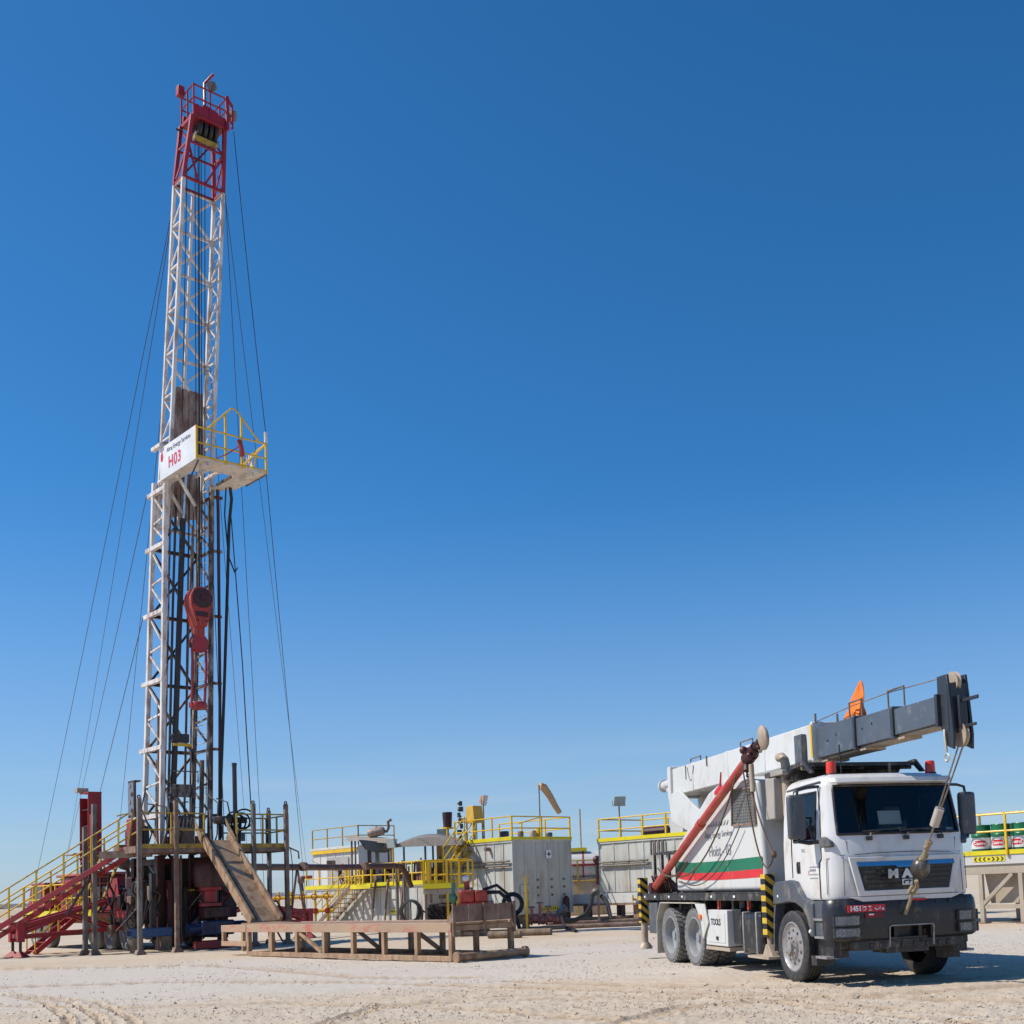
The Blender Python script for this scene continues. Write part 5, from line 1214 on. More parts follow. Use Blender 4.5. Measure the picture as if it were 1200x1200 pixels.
part('beam', MB().box(.25,1.6,1.1,1.35,.5,.8), M('mid blue steel', (.03,.09,.22), .45, 0, (.04,.04,.05), .35, 3), bs, bev=.02)
part('lug', MB().box(.1,.25,1.12,1.33,.58,.72), blue_paint, bs); 
for u in (.45,1.4): part('block', MB().box(u-.15,u+.15,1.05,1.4,.02,.5), wood, bs)
# ramp
rmp = rthing('pipe_ramp', 'sand coloured sloping steel pipe ramp from catwalk up to the work floor', 'ramp', (2.65,-3.2,.9))
ru0, ru1 = 2.22, 3.08; top = Vector((0,-.05,3.62)); bot = Vector((0,-3.25,.92))
def rpt(u, t, dz=0): return Vector((u,0,0)) + bot.lerp(top, t) + Vector((0,0,dz))
slab = MB(); slab.add([rpt(ru0,0),rpt(ru1,0),rpt(ru1,1),rpt(ru0,1),rpt(ru0,0,-.06),rpt(ru1,0,-.06),rpt(ru1,1,-.06),rpt(ru0,1,-.06)], [(0,1,2,3),(7,6,5,4),(0,4,5,1),(1,5,6,2),(2,6,7,3),(3,7,4,0)])
part('chute_plate', slab, cat_steel, rmp)
for u in (ru0-.05, ru1+.05): part('side_beam', MB().bar(rpt(u,-.01,.02), rpt(u,1.06,.02), .10, .30, (0,0,1)), cat_steel, rmp, bev=.01)
part('centre_strip', MB().bar(rpt(2.42,.0,.02), rpt(2.42,1,.02), .05, .04), cat_steel, rmp)
part('side_wing', MB().prism([rpt(ru1+.1,.72,.05), rpt(ru1+.1,1.12,.05), rpt(ru1+.1,1.16,.35), rpt(ru1+.1,.95,.22)], (.03,0,0)), cat_steel, rmp)
part('hook_ear', MB().prism([rpt(ru0-.12,1.0,-.1), rpt(ru0-.12,1.12,.0), rpt(ru0-.12,1.14,.3), rpt(ru0-.12,.98,.2)], (-.03,0,0)), cat_steel, rmp)
# ================================================================ catwalk
cw = rthing('pipe_catwalk', 'long sand coloured steel catwalk on posts in front of the rig', 'catwalk', (1.65,-10,0))
CU0, CU1, CV0, CV1, CZ = .70, 2.42, -5.9, -15.55, .88
n = 12
for i in range(n):
    a = CV0 + (CV1-CV0)*i/n; b = CV0 + (CV1-CV0)*(i+1)/n
    part('deck_plank', MB().box(CU0+.1,CU1-.1,b+.006,a-.006,CZ-.05+.004*(i%3),CZ+.004*(i%2)), cat_steel, cw)
catface = M('sand coloured steel with red marks', (.41,.28,.175), .65, 0, (.48,.07,.055), .36, 1.0, 2.5, .15, edge=.12)
for u in (CU0, CU1): part('side_beam', MB().box(u-.06,u+.06,CV1,CV0,CZ-.20,CZ+.015), catface, cw, bev=.008)
for u in (CU0, CU1): part('bottom_beam', MB().box(u-.06,u+.06,CV1,CV0,.02,.14), cat_steel, cw, bev=.008)
for i in range(8):
    v = CV0 + (CV1-CV0)*i/7 + (.05 if i == 0 else -.05 if i == 7 else 0)*-1
    for u in (CU0, CU1): part('leg', MB().box(u-.055,u+.055,v-.06,v+.06,.14,CZ-.2), cat_steel, cw, bev=.006)
    part('cross_member', MB().box(CU0+.06,CU1-.06,v-.05,v+.05,.03,.12), cat_steel, cw)
    part('cross_member', MB().box(CU0+.06,CU1-.06,v-.05,v+.05,CZ-.18,CZ-.06), cat_steel, cw)
L7 = (CV1-CV0)/7
part('diagonal', MB().bar((CU0,CV0+2.1*L7,CZ-.22),(CU0,CV0+2.9*L7,.16),.08,.09), cat_steel, cw)
part('diagonal', MB().bar((CU1,CV0+4.1*L7,CZ-.22),(CU1,CV0+4.9*L7,.16),.08,.09), cat_steel, cw)
part('diagonal', MB().bar((CU1,CV0+2.1*L7,CZ-.22),(CU1,CV0+2.9*L7,.16),.08,.09), cat_steel, cw)
ext = part('end_frame', MB().box(CU0-.06,CU0+.06,-5.86,-4.35,CZ-.2,CZ+.0), catface, cw, bev=.008)
part('end_frame', MB().box(CU0-.06,CU0+.06,-5.86,-4.35,.28,.42), catface, cw, bev=.008); part('end_frame', MB().box(CU0-.05,CU0+.05,-4.47,-4.36,.42,CZ-.2), cat_steel, cw)
part('end_frame', MB().box(CU0+.07,CU1+.6,-4.46,-4.36,CZ-.2,CZ-.02), cat_steel, cw); part('end_frame', MB().box(CU1+.45,CU1+.57,-4.34,-2.95,CZ-.2,CZ-.02), cat_steel, cw)
part('end_frame', MB().box(CU1+.46,CU1+.56,-3.05,-2.95,0.02,CZ-.2), cat_steel, cw); part('end_frame', MB().box(1.98,2.08,-4.34,-2.95,CZ-.2,CZ-.02), cat_steel, cw); part('end_frame', MB().box(1.98,2.08,-3.05,-2.95,0.02,CZ-.2), cat_steel, cw)
part('end_plate', MB().box(1.98,CU1+.55,-4.3,-2.97,CZ-.018,CZ+.0), cat_steel, cw); part('end_plate', MB().box(CU0+.1,CU1-.1,-5.88,-4.47,CZ-.05,CZ-.0), cat_steel, cw)
part('roller', MB().tube((CU0-.12,CV1-.35,.13),(CU1+.05,CV1-.35,.13),.095,16).tube((CU0-.2,CV1-.35,.13),(CU0-.12,CV1-.35,.13),.13,16).tube((CU1+.05,CV1-.35,.13),(CU1+.13,CV1-.35,.13),.13,16), cat_steel, cw)
part('roller_bracket', MB().box(CU0,CU0+.1,CV1-.36,CV1,.08,.2).box(CU1-.1,CU1,CV1-.36,CV1,.08,.2), cat_steel, cw)
# brown end board of the catwalk
bn = rthing('steel_end_board', 'brown rusty steel end board standing on the end of the catwalk', 'end board', (1.65,-15.5,CZ))
bx0, bx1, bv0, bv1 = CU0-.02, CU1+.02, -15.3, CV1-.02
for i in range(4):
    u0 = bx0 + (bx1-bx0)*i/4; part('end_panel', MB().box(u0+.01,u0+(bx1-bx0)/4-.01,bv1-.03,bv1,CZ+.02,CZ+.40+.01*(i%2)), rust, bn)
    part('gusset', MB().prism([(u0+.02,bv1+.001,CZ+.02),(u0+.02,bv1+.25,CZ+.02),(u0+.02,bv1+.001,CZ+.36)], (.02,0,0)), rust, bn)
for u in (bx0+.0, (bx0+bx1)/2, bx1): part('stake', MB().box(u-.035,u+.035,bv1-.075,bv1-.035,CZ-.28,CZ+.44), rust, bn)
# ================================================================ main staircase
st = thing('rig_staircase', 'red steel staircase with yellow handrails leading up to the work floor', 'staircase', at(40,1100,38.2)*1, 0, world_verts=True)
st.location.z = 0; OFF[st.name] = Vector(st.location)
ta, ba = at(150,985,37.65), at(-62,1131,37.9)
ta.z = 3.42; ba.z = .05
dv = Vector((.02,.92,0))
for off in (Vector((0,0,0)), dv): part('stringer', MB().bar(ba+off, ta+off, .06, .17), rig_red, st, bev=.006)
ns = 15
for i in range(ns):
    p = ba.lerp(ta, (i+.6)/ns); part('tread', MB().box(p.x-.15,p.x+.15,p.y+.03,p.y+dv.y-.03,p.z+.05,p.z+.085), rust, st)
for off in (Vector((0,0,0)), dv):
    for h in (.55,1.02): part('handrail', MB().tube(ba+off+Vector((0,0,h+.08)), ta+off+Vector((0,0,h+.08)), .026, 7), yellow if off.y else yellow_old, st)
    for i in range(7): p = ba.lerp(ta, (i+.25)/6.6)+off; part('handrail_post', MB().bar(p, p+Vector((-.0,0,1.1)), .045, .045, (1,0,0)), yellow, st)
lp = ta+Vector((0,0,0)); part('landing', MB().box(ta.x-.05,ta.x+.65,ta.y-.02,ta.y+.95,3.34,3.41), rust, st)
part('landing_beam', MB().box(ta.x-.9,ta.x+.8,ta.y-.10,ta.y-.03,3.1,3.33), rust, st)
part('landing_gate', MB().path([ta+Vector((.02,0,.05)),ta+Vector((.16,0,1.15)),ta+Vector((-.35,.0,1.05))], .03, 7), yellow_old, st)
# brace pole under the stair
part('stay', MB().tube(at(104,1030,38.0), at(78,1073,38.0), .05, 8), mast_black, st)

# ================================================================ rig carrier
car = rthing('rig_carrier', 'red heavy rig carrier truck standing behind the work floor', 'carrier', (2.6, 9, 0))
for u in (1.95,3.25): part('frame_rail', MB().box(u-.1,u+.1,3.6,14.2,.95,1.3), rig_red, car, bev=.01)
part('carrier_deck', MB().box(1.3,3.9,3.7,12.4,1.31,1.38), rig_maroon, car)
part('carrier_deck', MB().box(1.25,1.31,3.7,12.4,1.15,1.40), rig_red, car)
def carrier_wheel(v, s):
    u = 2.6 + s*1.3; mb = MB(); r = .55
    mb.lathe([(.32,.02),(.42,0),(r-.03,.03),(r,.07),(r,.30),(r-.03,.34),(.42,.36),(.32,.34)], (u,v,r), (-s,0,0), 30)
    w = part('wheel', mb, rubber_grey, car, ang=30)
    part('rim', MB().lathe([(.33,.03),(.30,.05),(.26,.12),(.12,.14),(.11,.02),(0,.0)], (u,v,r), (-s,0,0), 22), rim_white, w)
for v in (4.3,5.7,7.1,11.9,13.3):
    for s in (-1,1): carrier_wheel(v, s)
part('axle', MB().tube((1.6,5.7,.55),(3.6,5.7,.55),.1,10), black_steel, car); part('axle', MB().tube((1.6,4.3,.55),(3.6,4.3,.55),.1,10), black_steel, car); part('axle', MB().tube((1.6,7.1,.55),(3.6,7.1,.55),.1,10), black_steel, car)
for v in (11.9,13.3): part('axle', MB().tube((1.6,v,.55),(3.6,v,.55),.1,10), black_steel, car)
part('engine_house', MB().box(1.5,3.7,8.2,11.0,1.39,2.75), rig_red, car, bev=.05)
for i in range(9): part('louvre', MB().box(1.48,1.50,8.5+.26*i,8.64+.26*i,1.7,2.5), mast_black, car)
part('engine_roof', MB().box(1.4,3.8,8.0,11.2,2.752,2.86), M('faded pink red roof', (.45,.10,.09), .6, 0, DUST, .35, 2), car, bev=.03)
part('drive_cab', MB().prism([(1.4,12.5,1.0),(1.4,14.4,1.0),(1.4,14.4,1.7),(1.4,14.0,2.6),(1.4,12.5,2.6)], (1.3,0,0)), rig_red, car, bev=.04)
part('cab_window', MB().prism([(1.385,12.8,1.85),(1.385,14.1,1.85),(1.385,13.85,2.45),(1.385,12.8,2.45)], (.012,0,0)), M('dark carrier glass', (.05,.06,.07), .15), car)
part('gear_case', MB().box(1.5,3.6,5.9,7.7,1.39,2.3), mast_black, car, bev=.08)
part('slanted_guard', MB().prism([(1.28,4.6,1.4),(1.28,6.1,1.4),(1.28,5.7,2.5),(1.28,4.9,2.55)], (.06,0,0)), rig_red, car, bev=.01)
part('mud_guard', MB().prism([(1.26,3.8,1.0),(1.26,7.8,1.0),(1.26,7.6,1.28),(1.26,3.8,1.28)], (.04,0,0)), rig_maroon, car)
part('air_tank', MB().lathe([(0,-.6),(.16,-.58),(.22,-.5),(.22,.5),(.16,.58),(0,.6)], (1.6,5.0,3.05), (.5,1,0), 18), post_grey, car)
part('air_tank_bracket', MB().bar((1.75,5.1,1.38),(1.75,5.1,2.85),.12,.12), post_grey, car)
part('exhaust_pipe', MB().path([(1.7,8.5,2.8),(1.7,8.5,3.3),(1.6,8.4,3.4)], .08, 10), rust, car)
part('rain_cap', MB().box(1.2,2.2,8.8,9.8,3.55,3.62), beige, car, bev=.02); part('rain_cap_post', MB().bar((1.7,9.3,2.8),(1.7,9.3,3.55),.06,.06), post_grey, car)
part('hydraulic_pack', MB().box(1.5,2.4,4.2,5.4,1.39,2.2), rig_maroon, car, bev=.05)
rnd = random.Random(8)
for i in range(14):
    u = rnd.uniform(1.3,2.4); v = rnd.uniform(3.7,5.6); z = rnd.uniform(1.6,2.7)
    part('hose', MB().path([(u,v,z),(u-.15,v-.2,z-.3),(u+rnd.uniform(-.3,.3),v+rnd.uniform(-.4,.4),z-.8)], .03, 6), rnd.choice((cable_blk,rig_maroon,rust)), car)
# side walkway with yellow edge
part('walkway', MB().box(.55,1.24,5.2,12.2,1.33,1.37), deck_grey, car)
part('walkway_edge', MB().box(.50,.545,5.2,12.2,1.25,1.47), yellow_edge, car)
for i in range(5): part('walkway_bracket', MB().bar((.6,5.6+1.5*i,1.3),(1.3,5.6+1.5*i,1.0),.05,.05), yellow, car)
rail_run([(.52,5.2,1.38),(.52,12.2,1.38)], 1.38, 1.05, car, yellow, spacing=1.15)
part('walkway_ladder', MB().bar((.35,3.9,3.2),(.35,6.0,1.3),.05,.12).bar((1.0,3.9,3.2),(1.0,6.0,1.3),.05,.12), yellow_old, car)
for i in range(8): t = (i+.5)/8; part('ladder_tread', MB().box(.38,.97,3.9+2.1*t-.1,3.9+2.1*t+.1,3.2-1.9*t-.015,3.2-1.9*t+.015), yellow_old, car)
cs = rthing('carrier_steps', 'short red step ladder with slanting yellow rails up to the carrier walkway', 'steps', (-.6,6.4,0))
for v in (5.9,6.7): part('stringer', MB().bar((-1.15,v,.02),(.45,v,1.36),.05,.16), rig_red, cs)
for i in range(5): t = (i+.5)/5; part('tread', MB().box(-1.15+1.6*t-.12,-1.15+1.6*t+.12,5.93,6.67,1.34*t-.015,1.34*t+.015), rig_red, cs)
for v in (5.88,6.72):
    for h in (.5,.95): part('handrail', MB().tube((-1.15,v,.05+h),(.45,v,1.38+h),.024,6), yellow, cs)
    for t in (.02,.5,.97): part('handrail_post', MB().bar((-1.15+1.6*t,v,1.34*t),(-1.15+1.6*t,v,1.34*t+.98),.04,.04,(1,0,0)), yellow, cs)
# outrigger frames of the carrier, left and right
def outrigger(label, s, ue):
    u0 = 1.3 if s < 0 else 3.9; V = 4.45
    o = rthing('outrigger_frame', label, 'outrigger', (ue, V, 0), 'outrigger frames of the rig carrier')
    for dv in (0, .75):
        part('top_beam', MB().bar((u0,V+dv,1.85),(ue,V+dv,1.0),.12,.14), rig_red, o, bev=.008)
        part('bottom_beam', MB().bar((u0,V+dv,.78),(ue,V+dv,.66),.12,.13), rig_red, o, bev=.008)
        part('brace', MB().bar((ue,V+dv,.75),(ue+(u0-ue)*.5,V+dv,1.4),.09,.10), rig_red, o)
        part('brace', MB().bar((ue+(u0-ue)*.5,V+dv,1.35),(ue+(u0-ue)*.95,V+dv,.8),.09,.10), rig_red, o)
    part('end_beam', MB().bar((ue,V-.1,.7),(ue,V+.85,.7),.14,.14), rig_red, o)
    for dv in (0,.75):
        part('jack_sleeve', MB().bar((ue,V+dv-.0,.5),(ue,V+dv,1.15),.22,.22,(1,0,0)), rig_red, o, bev=.01)
        part('jack_screw', MB().tube((ue,V+dv,.1),(ue,V+dv,.5),.045,10), mast_black, o)
        part('jack_foot', MB().lathe([(0,.2),(.06,.2),(.30,.02),(.30,0),(0,0)], (ue,V+dv,0), (0,0,1), 4), rig_red, o)
outrigger('red outrigger frame on screw jacks beneath the rig staircase', -1, -2.05)
outrigger('dark red outrigger frame behind the pipe ramp', 1, 8.6)
rc = rthing('red_cabinet', 'tall open red steel cabinet on posts behind the staircase', 'cabinet', (1.05,6.9,1.38))
part('back_panel', MB().box(1.3,1.34,6.4,7.15,3.25,5.7), rig_red, rc); part('side_panel', MB().box(.85,1.3,6.36,6.40,3.25,5.7), rig_red, rc)
part('side_panel', MB().box(.85,1.3,7.15,7.19,3.25,5.55), rig_red, rc); part('top_panel', MB().box(.85,1.34,6.36,7.19,5.70,5.74), rig_red, rc); part('bottom_panel', MB().box(.85,1.34,6.36,7.19,3.2,3.25), rig_red, rc)
for z in (3.9,4.5,5.1): part('shelf', MB().box(.9,1.3,6.42,7.13,z-.02,z+.02), rig_maroon, rc)
part('control_box', MB().box(.88,1.0,6.2,6.35,4.0,4.9), rig_red, rc, bev=.02)
for u, v in ((.9,6.4),(1.3,6.4),(.9,7.15),(1.3,7.15)): part('post', MB().bar((u,v,1.38),(u,v,3.2),.07,.07,(1,0,0)), rig_maroon, rc)
part('floodlight', MB().box(.7,1.1,7.0,7.3,5.76,5.92).tube((.9,7.1,5.74),(.9,7.1,5.8),.03,6), beige, rc)
# ================================================================ mud tanks and equipment behind
def frame_thing(name, label, cat, p, group=None, rz=PI/4):
    """thing with its own u/v frame turned like the rig; origin on the ground at p"""
    return thing(name, label, cat, (p.x, p.y, 0), rz, group)
def rib_wall(name, parent, p, q, z0, z1, m, nseg, out, depth=.05, gap=.03):
    """wall of separate pressed panels between raised ribs; p->q in the thing's frame, out = outward normal"""
    p = Vector(p); q = Vector(q); out = Vector(out)
    for i in range(nseg):
        a = p.lerp(q, i/nseg); b = p.lerp(q, (i+1)/nseg); d = (b-a).normalized()
        a2 = a + d*gap; b2 = b - d*gap
        part('wall_panel', MB().prism([a2+Vector((0,0,z0)), b2+Vector((0,0,z0)), b2+Vector((0,0,z1)), a2+Vector((0,0,z1))], -out*.03), m, parent)
    for i in range(nseg+1):
        a = p.lerp(q, i/nseg); d = (q-p).normalized()
        part('wall_rib', MB().prism([a-d*gap*1.1+Vector((0,0,z0)), a+d*gap*1.1+Vector((0,0,z0)), a+d*gap*1.1+Vector((0,0,z1)), a-d*gap*1.1+Vector((0,0,z1))], out*depth*(.6 if i%1 == 0 else 1)), m, parent, bev=.006)
def chevron_sign(parent, c, right, w=.95, h=.17):
    r = Vector(right).normalized(); n = r.cross(Vector((0,0,1))); c = Vector(c)
    part('chevron_sign', MB().prism([c+r*(s*w/2)+Vector((0,0,t*h/2)) for s,t in ((-1,-1),(1,-1),(1,1),(-1,1))], n*.012), yellow_edge, parent)
    c = c + n*.014
    for k in (-3,-2,-1,1,2,3):
        s = 1 if k > 0 else -1; o = c + r*(k*w*.14)
        pts = [o+r*(-s*.05)+Vector((0,0,.06)), o+r*(s*.0)+Vector((0,0,.06)), o+r*(s*.05), o+r*(s*.0)-Vector((0,0,.06)), o+r*(-s*.05)-Vector((0,0,.06)), o]
        part('chevron', MB().prism(pts, n*.003), black_print, parent)
    part('chevron', MB().lathe([(0,0),(.035,0),(.035,.003),(0,.003)], c, n, 10), black_print, parent)
def floodlight(parent, base, h, face, m=beige, pm=None, s=1.0, name='floodlight'):
    b = Vector(base); f = Vector(face).normalized()
    part(name+'_pole', MB().tube(b, b+Vector((0,0,h)), .035*s, 8), pm or rust, parent)
    c = b+Vector((0,0,h+.22*s)); a = f.cross(Vector((0,0,1))).normalized(); u = a.cross(f)
    mb = MB(); w, hh, d = .30*s, .24*s, .12*s
    mb.add([c+a*x*w+u*y*hh+f*d for x,y in ((-1,-1),(1,-1),(1,1),(-1,1))] + [c+a*x*w*.6+u*y*hh*.6-f*d for x,y in ((-1,-1),(1,-1),(1,1),(-1,1))],
           [(0,1,2,3),(7,6,5,4),(0,4,5,1),(1,5,6,2),(2,6,7,3),(3,7,4,0)])
    lp = part(name, mb, m, parent, bev=.02)
    part('lamp_glass', MB().prism([c+a*x*w*.9+u*y*hh*.9+f*(d+.004) for x,y in ((-1,-1),(1,-1),(1,1),(-1,1))], f*.008), M('lamp glass grey green', (.30,.36,.36), .2), lp)
    part('bracket', MB().path([c+a*w*1.05, c+a*w*1.05-Vector((0,0,.24*s)), b+Vector((0,0,h)), c-a*w*1.05-Vector((0,0,.24*s)), c-a*w*1.05], .018*s, 5), rust, lp)
# ---------------- tall tank
T1 = at(600, 984, 52); TB, TT, TW, TL = .42, T1.z, 3.5, 5.2
tk = frame_thing('tall_mud_tank', 'tall grey ribbed steel tank with railed roof and wind sock', 'tank', T1)
part('tank_core', MB().box(.04,TW-.04,.04,TL-.04,TB,TT-.02), tank_grey, tk)
rib_wall('', tk, (0,0,0), (TW,0,0), TB, TT-.12, tank_grey, 5, (0,-1,0)); rib_wall('', tk, (0,TL,0), (0,0,0), TB, TT-.12, tank_grey, 8, (-1,0,0))
part('top_rim', MB().box(-.05,TW+.05,-.05,TL+.05,TT-.12,TT), tank_grey, tk, bev=.01)
part('yellow_toe_board', MB().box(-.06,TW+.06,-.075,-.055,TT,TT+.13), yellow_edge, tk); part('yellow_toe_board', MB().box(-.08,-.06,-.05,TL,TT-.02,TT+.15), yellow_edge, tk)
for v in (.4,2.6,4.8): part('skid', MB().box(-.1,TW+.1,v-.15,v+.15,.02,TB), wood if v == .4 else tank_grey, tk)
rail_run([(.0,.0,TT),(TW,.0,TT)], TT, 1.05, tk, yellow, spacing=1.75, r=.03, pr=.07)
rail_run([(TW,.0,TT),(TW,TL,TT)], TT, 1.05, tk, yellow, spacing=2.0, r=.03, pr=.06); rail_run([(0,0,TT),(0,4.2,TT)], TT, 1.05, tk, yellow, spacing=1.4, r=.03, pr=.06)
for dz in (.95,1.15): part('side_pipe', MB().tube((-.12,.1,TT-dz),(-.12,4.9,TT-dz*.98),.05,8), post_grey, tk)
part('hatch', MB().box(.35,.95,-.07,-.045,1.0,1.75), tank_grey, tk, bev=.01); part('hatch_handle', MB().tube((.5,-.10,1.38),(.8,-.10,1.38),.02,6), rust, tk)
for z in (TT-.35,1.0): part('pipe_stub', MB().tube((-.02,1.6,z),(-.28,1.6,z),.09,10), post_grey, tk)
part('drain_line', MB().path([(-.2,3.4,TT-.3),(-.2,3.4,1.2),(-.2,2.9,.9),(-.2,2.9,.2)], .05, 8), rust, tk)
part('plus_sign', MB().box(1.95,2.25,-.06,-.05,TT-.85,TT-.48), white_print, tk); part('plus_mark', MB().box(2.07,2.13,-.065,-.061,TT-.78,TT-.55).box(2.0,2.2,-.068,-.0655,TT-.70,TT-.63), blue_paint, tk)
for i, u in enumerate((1.4,2.25,3.0)):
    for z in (1.2,1.55,1.9): part('bolt_plate', MB().box(u-.05,u+.05,-.06,-.035,z,z+.10), post_grey, tk)
chevron_sign(tk, (2.1,-.07,.62), (1,0,0), .95, .2)
part('fire_extinguisher', MB().lathe([(0,0),(.14,0),(.15,.05),(.15,.6),(.06,.72),(0,.74)], (2.9,-.25,.45), (0,0,1), 14), rig_maroon, tk)
floodlight(tk, (.25,2.3,TT), 1.75, (.6,-.8,-.25), M('rusty lamp back', (.40,.25,.17), .6, 0, RUST, .3, 4))
floodlight(tk, (-.15,4.9,TT-.2), .55, (-.7,-.7,-.1), M('pale lamp', (.42,.50,.48), .5))
yb = part('yellow_box', MB().prism([(.1,2.8,TT+.95),(.1,3.5,TT+.95),(.1,3.4,TT+1.75),(.1,2.9,TT+1.75)], (.55,0,0)), M('orange yellow box', (.62,.38,.05), .5, 0, RUST, .25, 3), tk, bev=.02)
for u in (.15,.6):
    for v in (2.85,3.45): part('box_leg', MB().bar((u,v,TT),(u,v,TT+.95),.05,.05,(1,0,0)), yellow_old, tk)
mnf = MB()
for i in range(7): mnf.tube((.2,4.0+.1*math.sin(i*2),TT+.2+.27*i),(.2,4.0+.1*math.sin(i*2),TT+.42+.27*i),.08+.04*(i%2),8)
for i in range(4): mnf.tube((.0,4.0-.25,TT+1.0+.3*i),(.35,4.0+.3,TT+1.05+.3*i),.07,8)
part('valve_tree', mnf, mast_black, tk)
rb = part('red_bucket', MB().lathe([(0,0),(.2,0),(.24,.7),(.22,.72),(0,.72)], (-.0,4.75,TT+.85), (0,0,1), 14), rig_maroon, tk); part('bucket_stand', MB().box(-.25,.25,4.5,5.0,TT+.78,TT+.84), yellow, tk)
for v in (4.52,4.98): part('bucket_leg', MB().bar((-.2,v,TT),(-.2,v,TT+.78),.05,.05,(1,0,0)), yellow, tk)
for (u, v, r, h, m) in ((.5,1.0,.2,.45,blue_paint),(1.0,.8,.17,.4,blue_paint),(1.5,.7,.16,.5,rust),(2.0,.8,.2,.42,beige),(2.35,.7,.18,.62,yellow),(3.0,1.2,.17,.35,dark_plastic)):
    pass
ws_ = frame_thing('wind_sock', 'faded orange wind sock drooping from a pole on the tall tank', 'wind sock', T1)
pb = Vector((2.0,.35,TT)); part('pole', MB().tube(pb, pb+Vector((0,0,2.55)), .03, 8), post_grey, ws_)
part('arm', MB().tube(pb+Vector((0,0,1.05)), pb+Vector((-1.3,0,.75)), .025, 6), yellow, ws_)
sock = [pb+Vector((.05,0,2.5)), pb+Vector((.25,-.05,2.45)), pb+Vector((.55,-.1,2.05)), pb+Vector((.85,-.15,1.55)), pb+Vector((1.05,-.2,1.25))]
part('sock', MB().path(sock, [.17,.18,.16,.14,.12], 12), M('faded orange sock', (.52,.33,.17), .8, 0, (.3,.2,.12), .3, 4), ws_)
for nm, lb, u, v, r, h, m in (('blue_pail','small blue pail on the tall tank roof beside the floodlight pole',.55,1.2,.22,.45,blue_paint),('rusty_can','rusty can on the tall tank roof behind the front rail',1.1,.7,.14,.42,rust),
    ('beige_can','beige can on the tall tank roof beside the yellow can',1.75,.6,.17,.45,beige),('yellow_can','yellow can on the tall tank roof behind the rail',2.12,.6,.17,.6,yellow),('grey_pail','dark grey pail on the tall tank roof by the corner',3.0,.9,.17,.38,dark_plastic)):
    w = tk.matrix_basis if False else None
    c = Vector((T1.x + S2*(u-v), T1.y + S2*(u+v), TT))
    single(nm, MB().lathe([(0,0),(r*.9,0),(r,h*.9),(r*.85,h),(0,h)], c, (0,0,1), 14), m, lb, nm.split('_')[1])
# ---------------- third tank behind the truck
T3 = at(702, 987, 54); t3L = 8.5
tq = thing('railed_mud_tank', 'pale grey ribbed tank with yellow railed roof behind the crane truck', 'tank', (T3.x, T3.y, 0), PI/4)
Z3 = T3.z
part('tank_core', MB().box(.04,2.9,-t3L+.04,-.04,1.0,Z3-.02), tank_grey, tq)
rib_wall('', tq, (0,0,0), (0,-t3L,0), 1.25, Z3-.1, tank_grey, 9, (-1,0,0)); rib_wall('', tq, (0,-t3L,0), (2.95,-t3L,0), 1.25, Z3-.1, tank_grey, 3, (0,-1,0))
part('top_rim', MB().box(-.06,3.0,-t3L-.06,.06,Z3-.1,Z3), tank_grey, tq, bev=.01)
part('base_beam', MB().box(-.08,3.0,-t3L-.06,2.0,.75,1.2), cabin_white, tq, bev=.01); part('base_flange', MB().box(-.12,3.02,-t3L-.08,2.0,.66,.745), rust, tq)
for v in (1.3,-2.0,-5.0,-8.0): part('support', MB().box(.2,.5,v-.15,v+.15,.02,.66), rust, tq); part('support', MB().box(2.4,2.7,v-.15,v+.15,.02,.66), rust, tq)
part('yellow_toe_board', MB().box(-.09,-.065,-t3L,.05,Z3-.0,Z3+.16), yellow_edge, tq)
rail_run([(0,0,Z3),(0,-t3L,Z3)], Z3, 1.05, tq, yellow, spacing=1.4, r=.03, pr=.07); rail_run([(0,0,Z3),(2.9,0,Z3)], Z3, 1.05, tq, yellow_old, spacing=1.5, r=.03, pr=.06); rail_run([(2.9,0,Z3),(2.9,-t3L,Z3)], Z3, 1.05, tq, yellow, spacing=1.6, r=.03, pr=.06)
for dz in (.95,1.12): part('side_pipe', MB().tube((-.12,-.1,Z3-dz),(-.12,-3.2,Z3-dz),.05,8), post_grey, tq)
for i in range(4): part('vent_pipe', MB().tube((-.1,-3.4-.25*i,Z3-.75),(-.1,-3.4-.25*i,Z3-.1),.045,8), post_grey, tq)
floodlight(tq, (.5,-.9,Z3), 1.65, (-.35,-.9,-.3), M('white lamp back', (.58,.55,.5), .5, 0, RUST, .25, 4))
part('roof_box', MB().box(-.05,.35,-5.3,-4.55,Z3+.1,Z3+.95), cabin_white, tq, bev=.02)
part('roof_motor', MB().tube((.8,-2.2,Z3+.3),(.8,-3.6,Z3+.3),.25,14), rig_maroon, tq)
for i in range(3): part('drain_valve', MB().tube((-.25,-2.3-.9*i,.9),(-.08,-2.3-.9*i,.9),.05,8).tube((-.25,-2.3-.9*i,.82),(-.25,-2.3-.9*i,1.1),.03,8), yellow_old, tq)
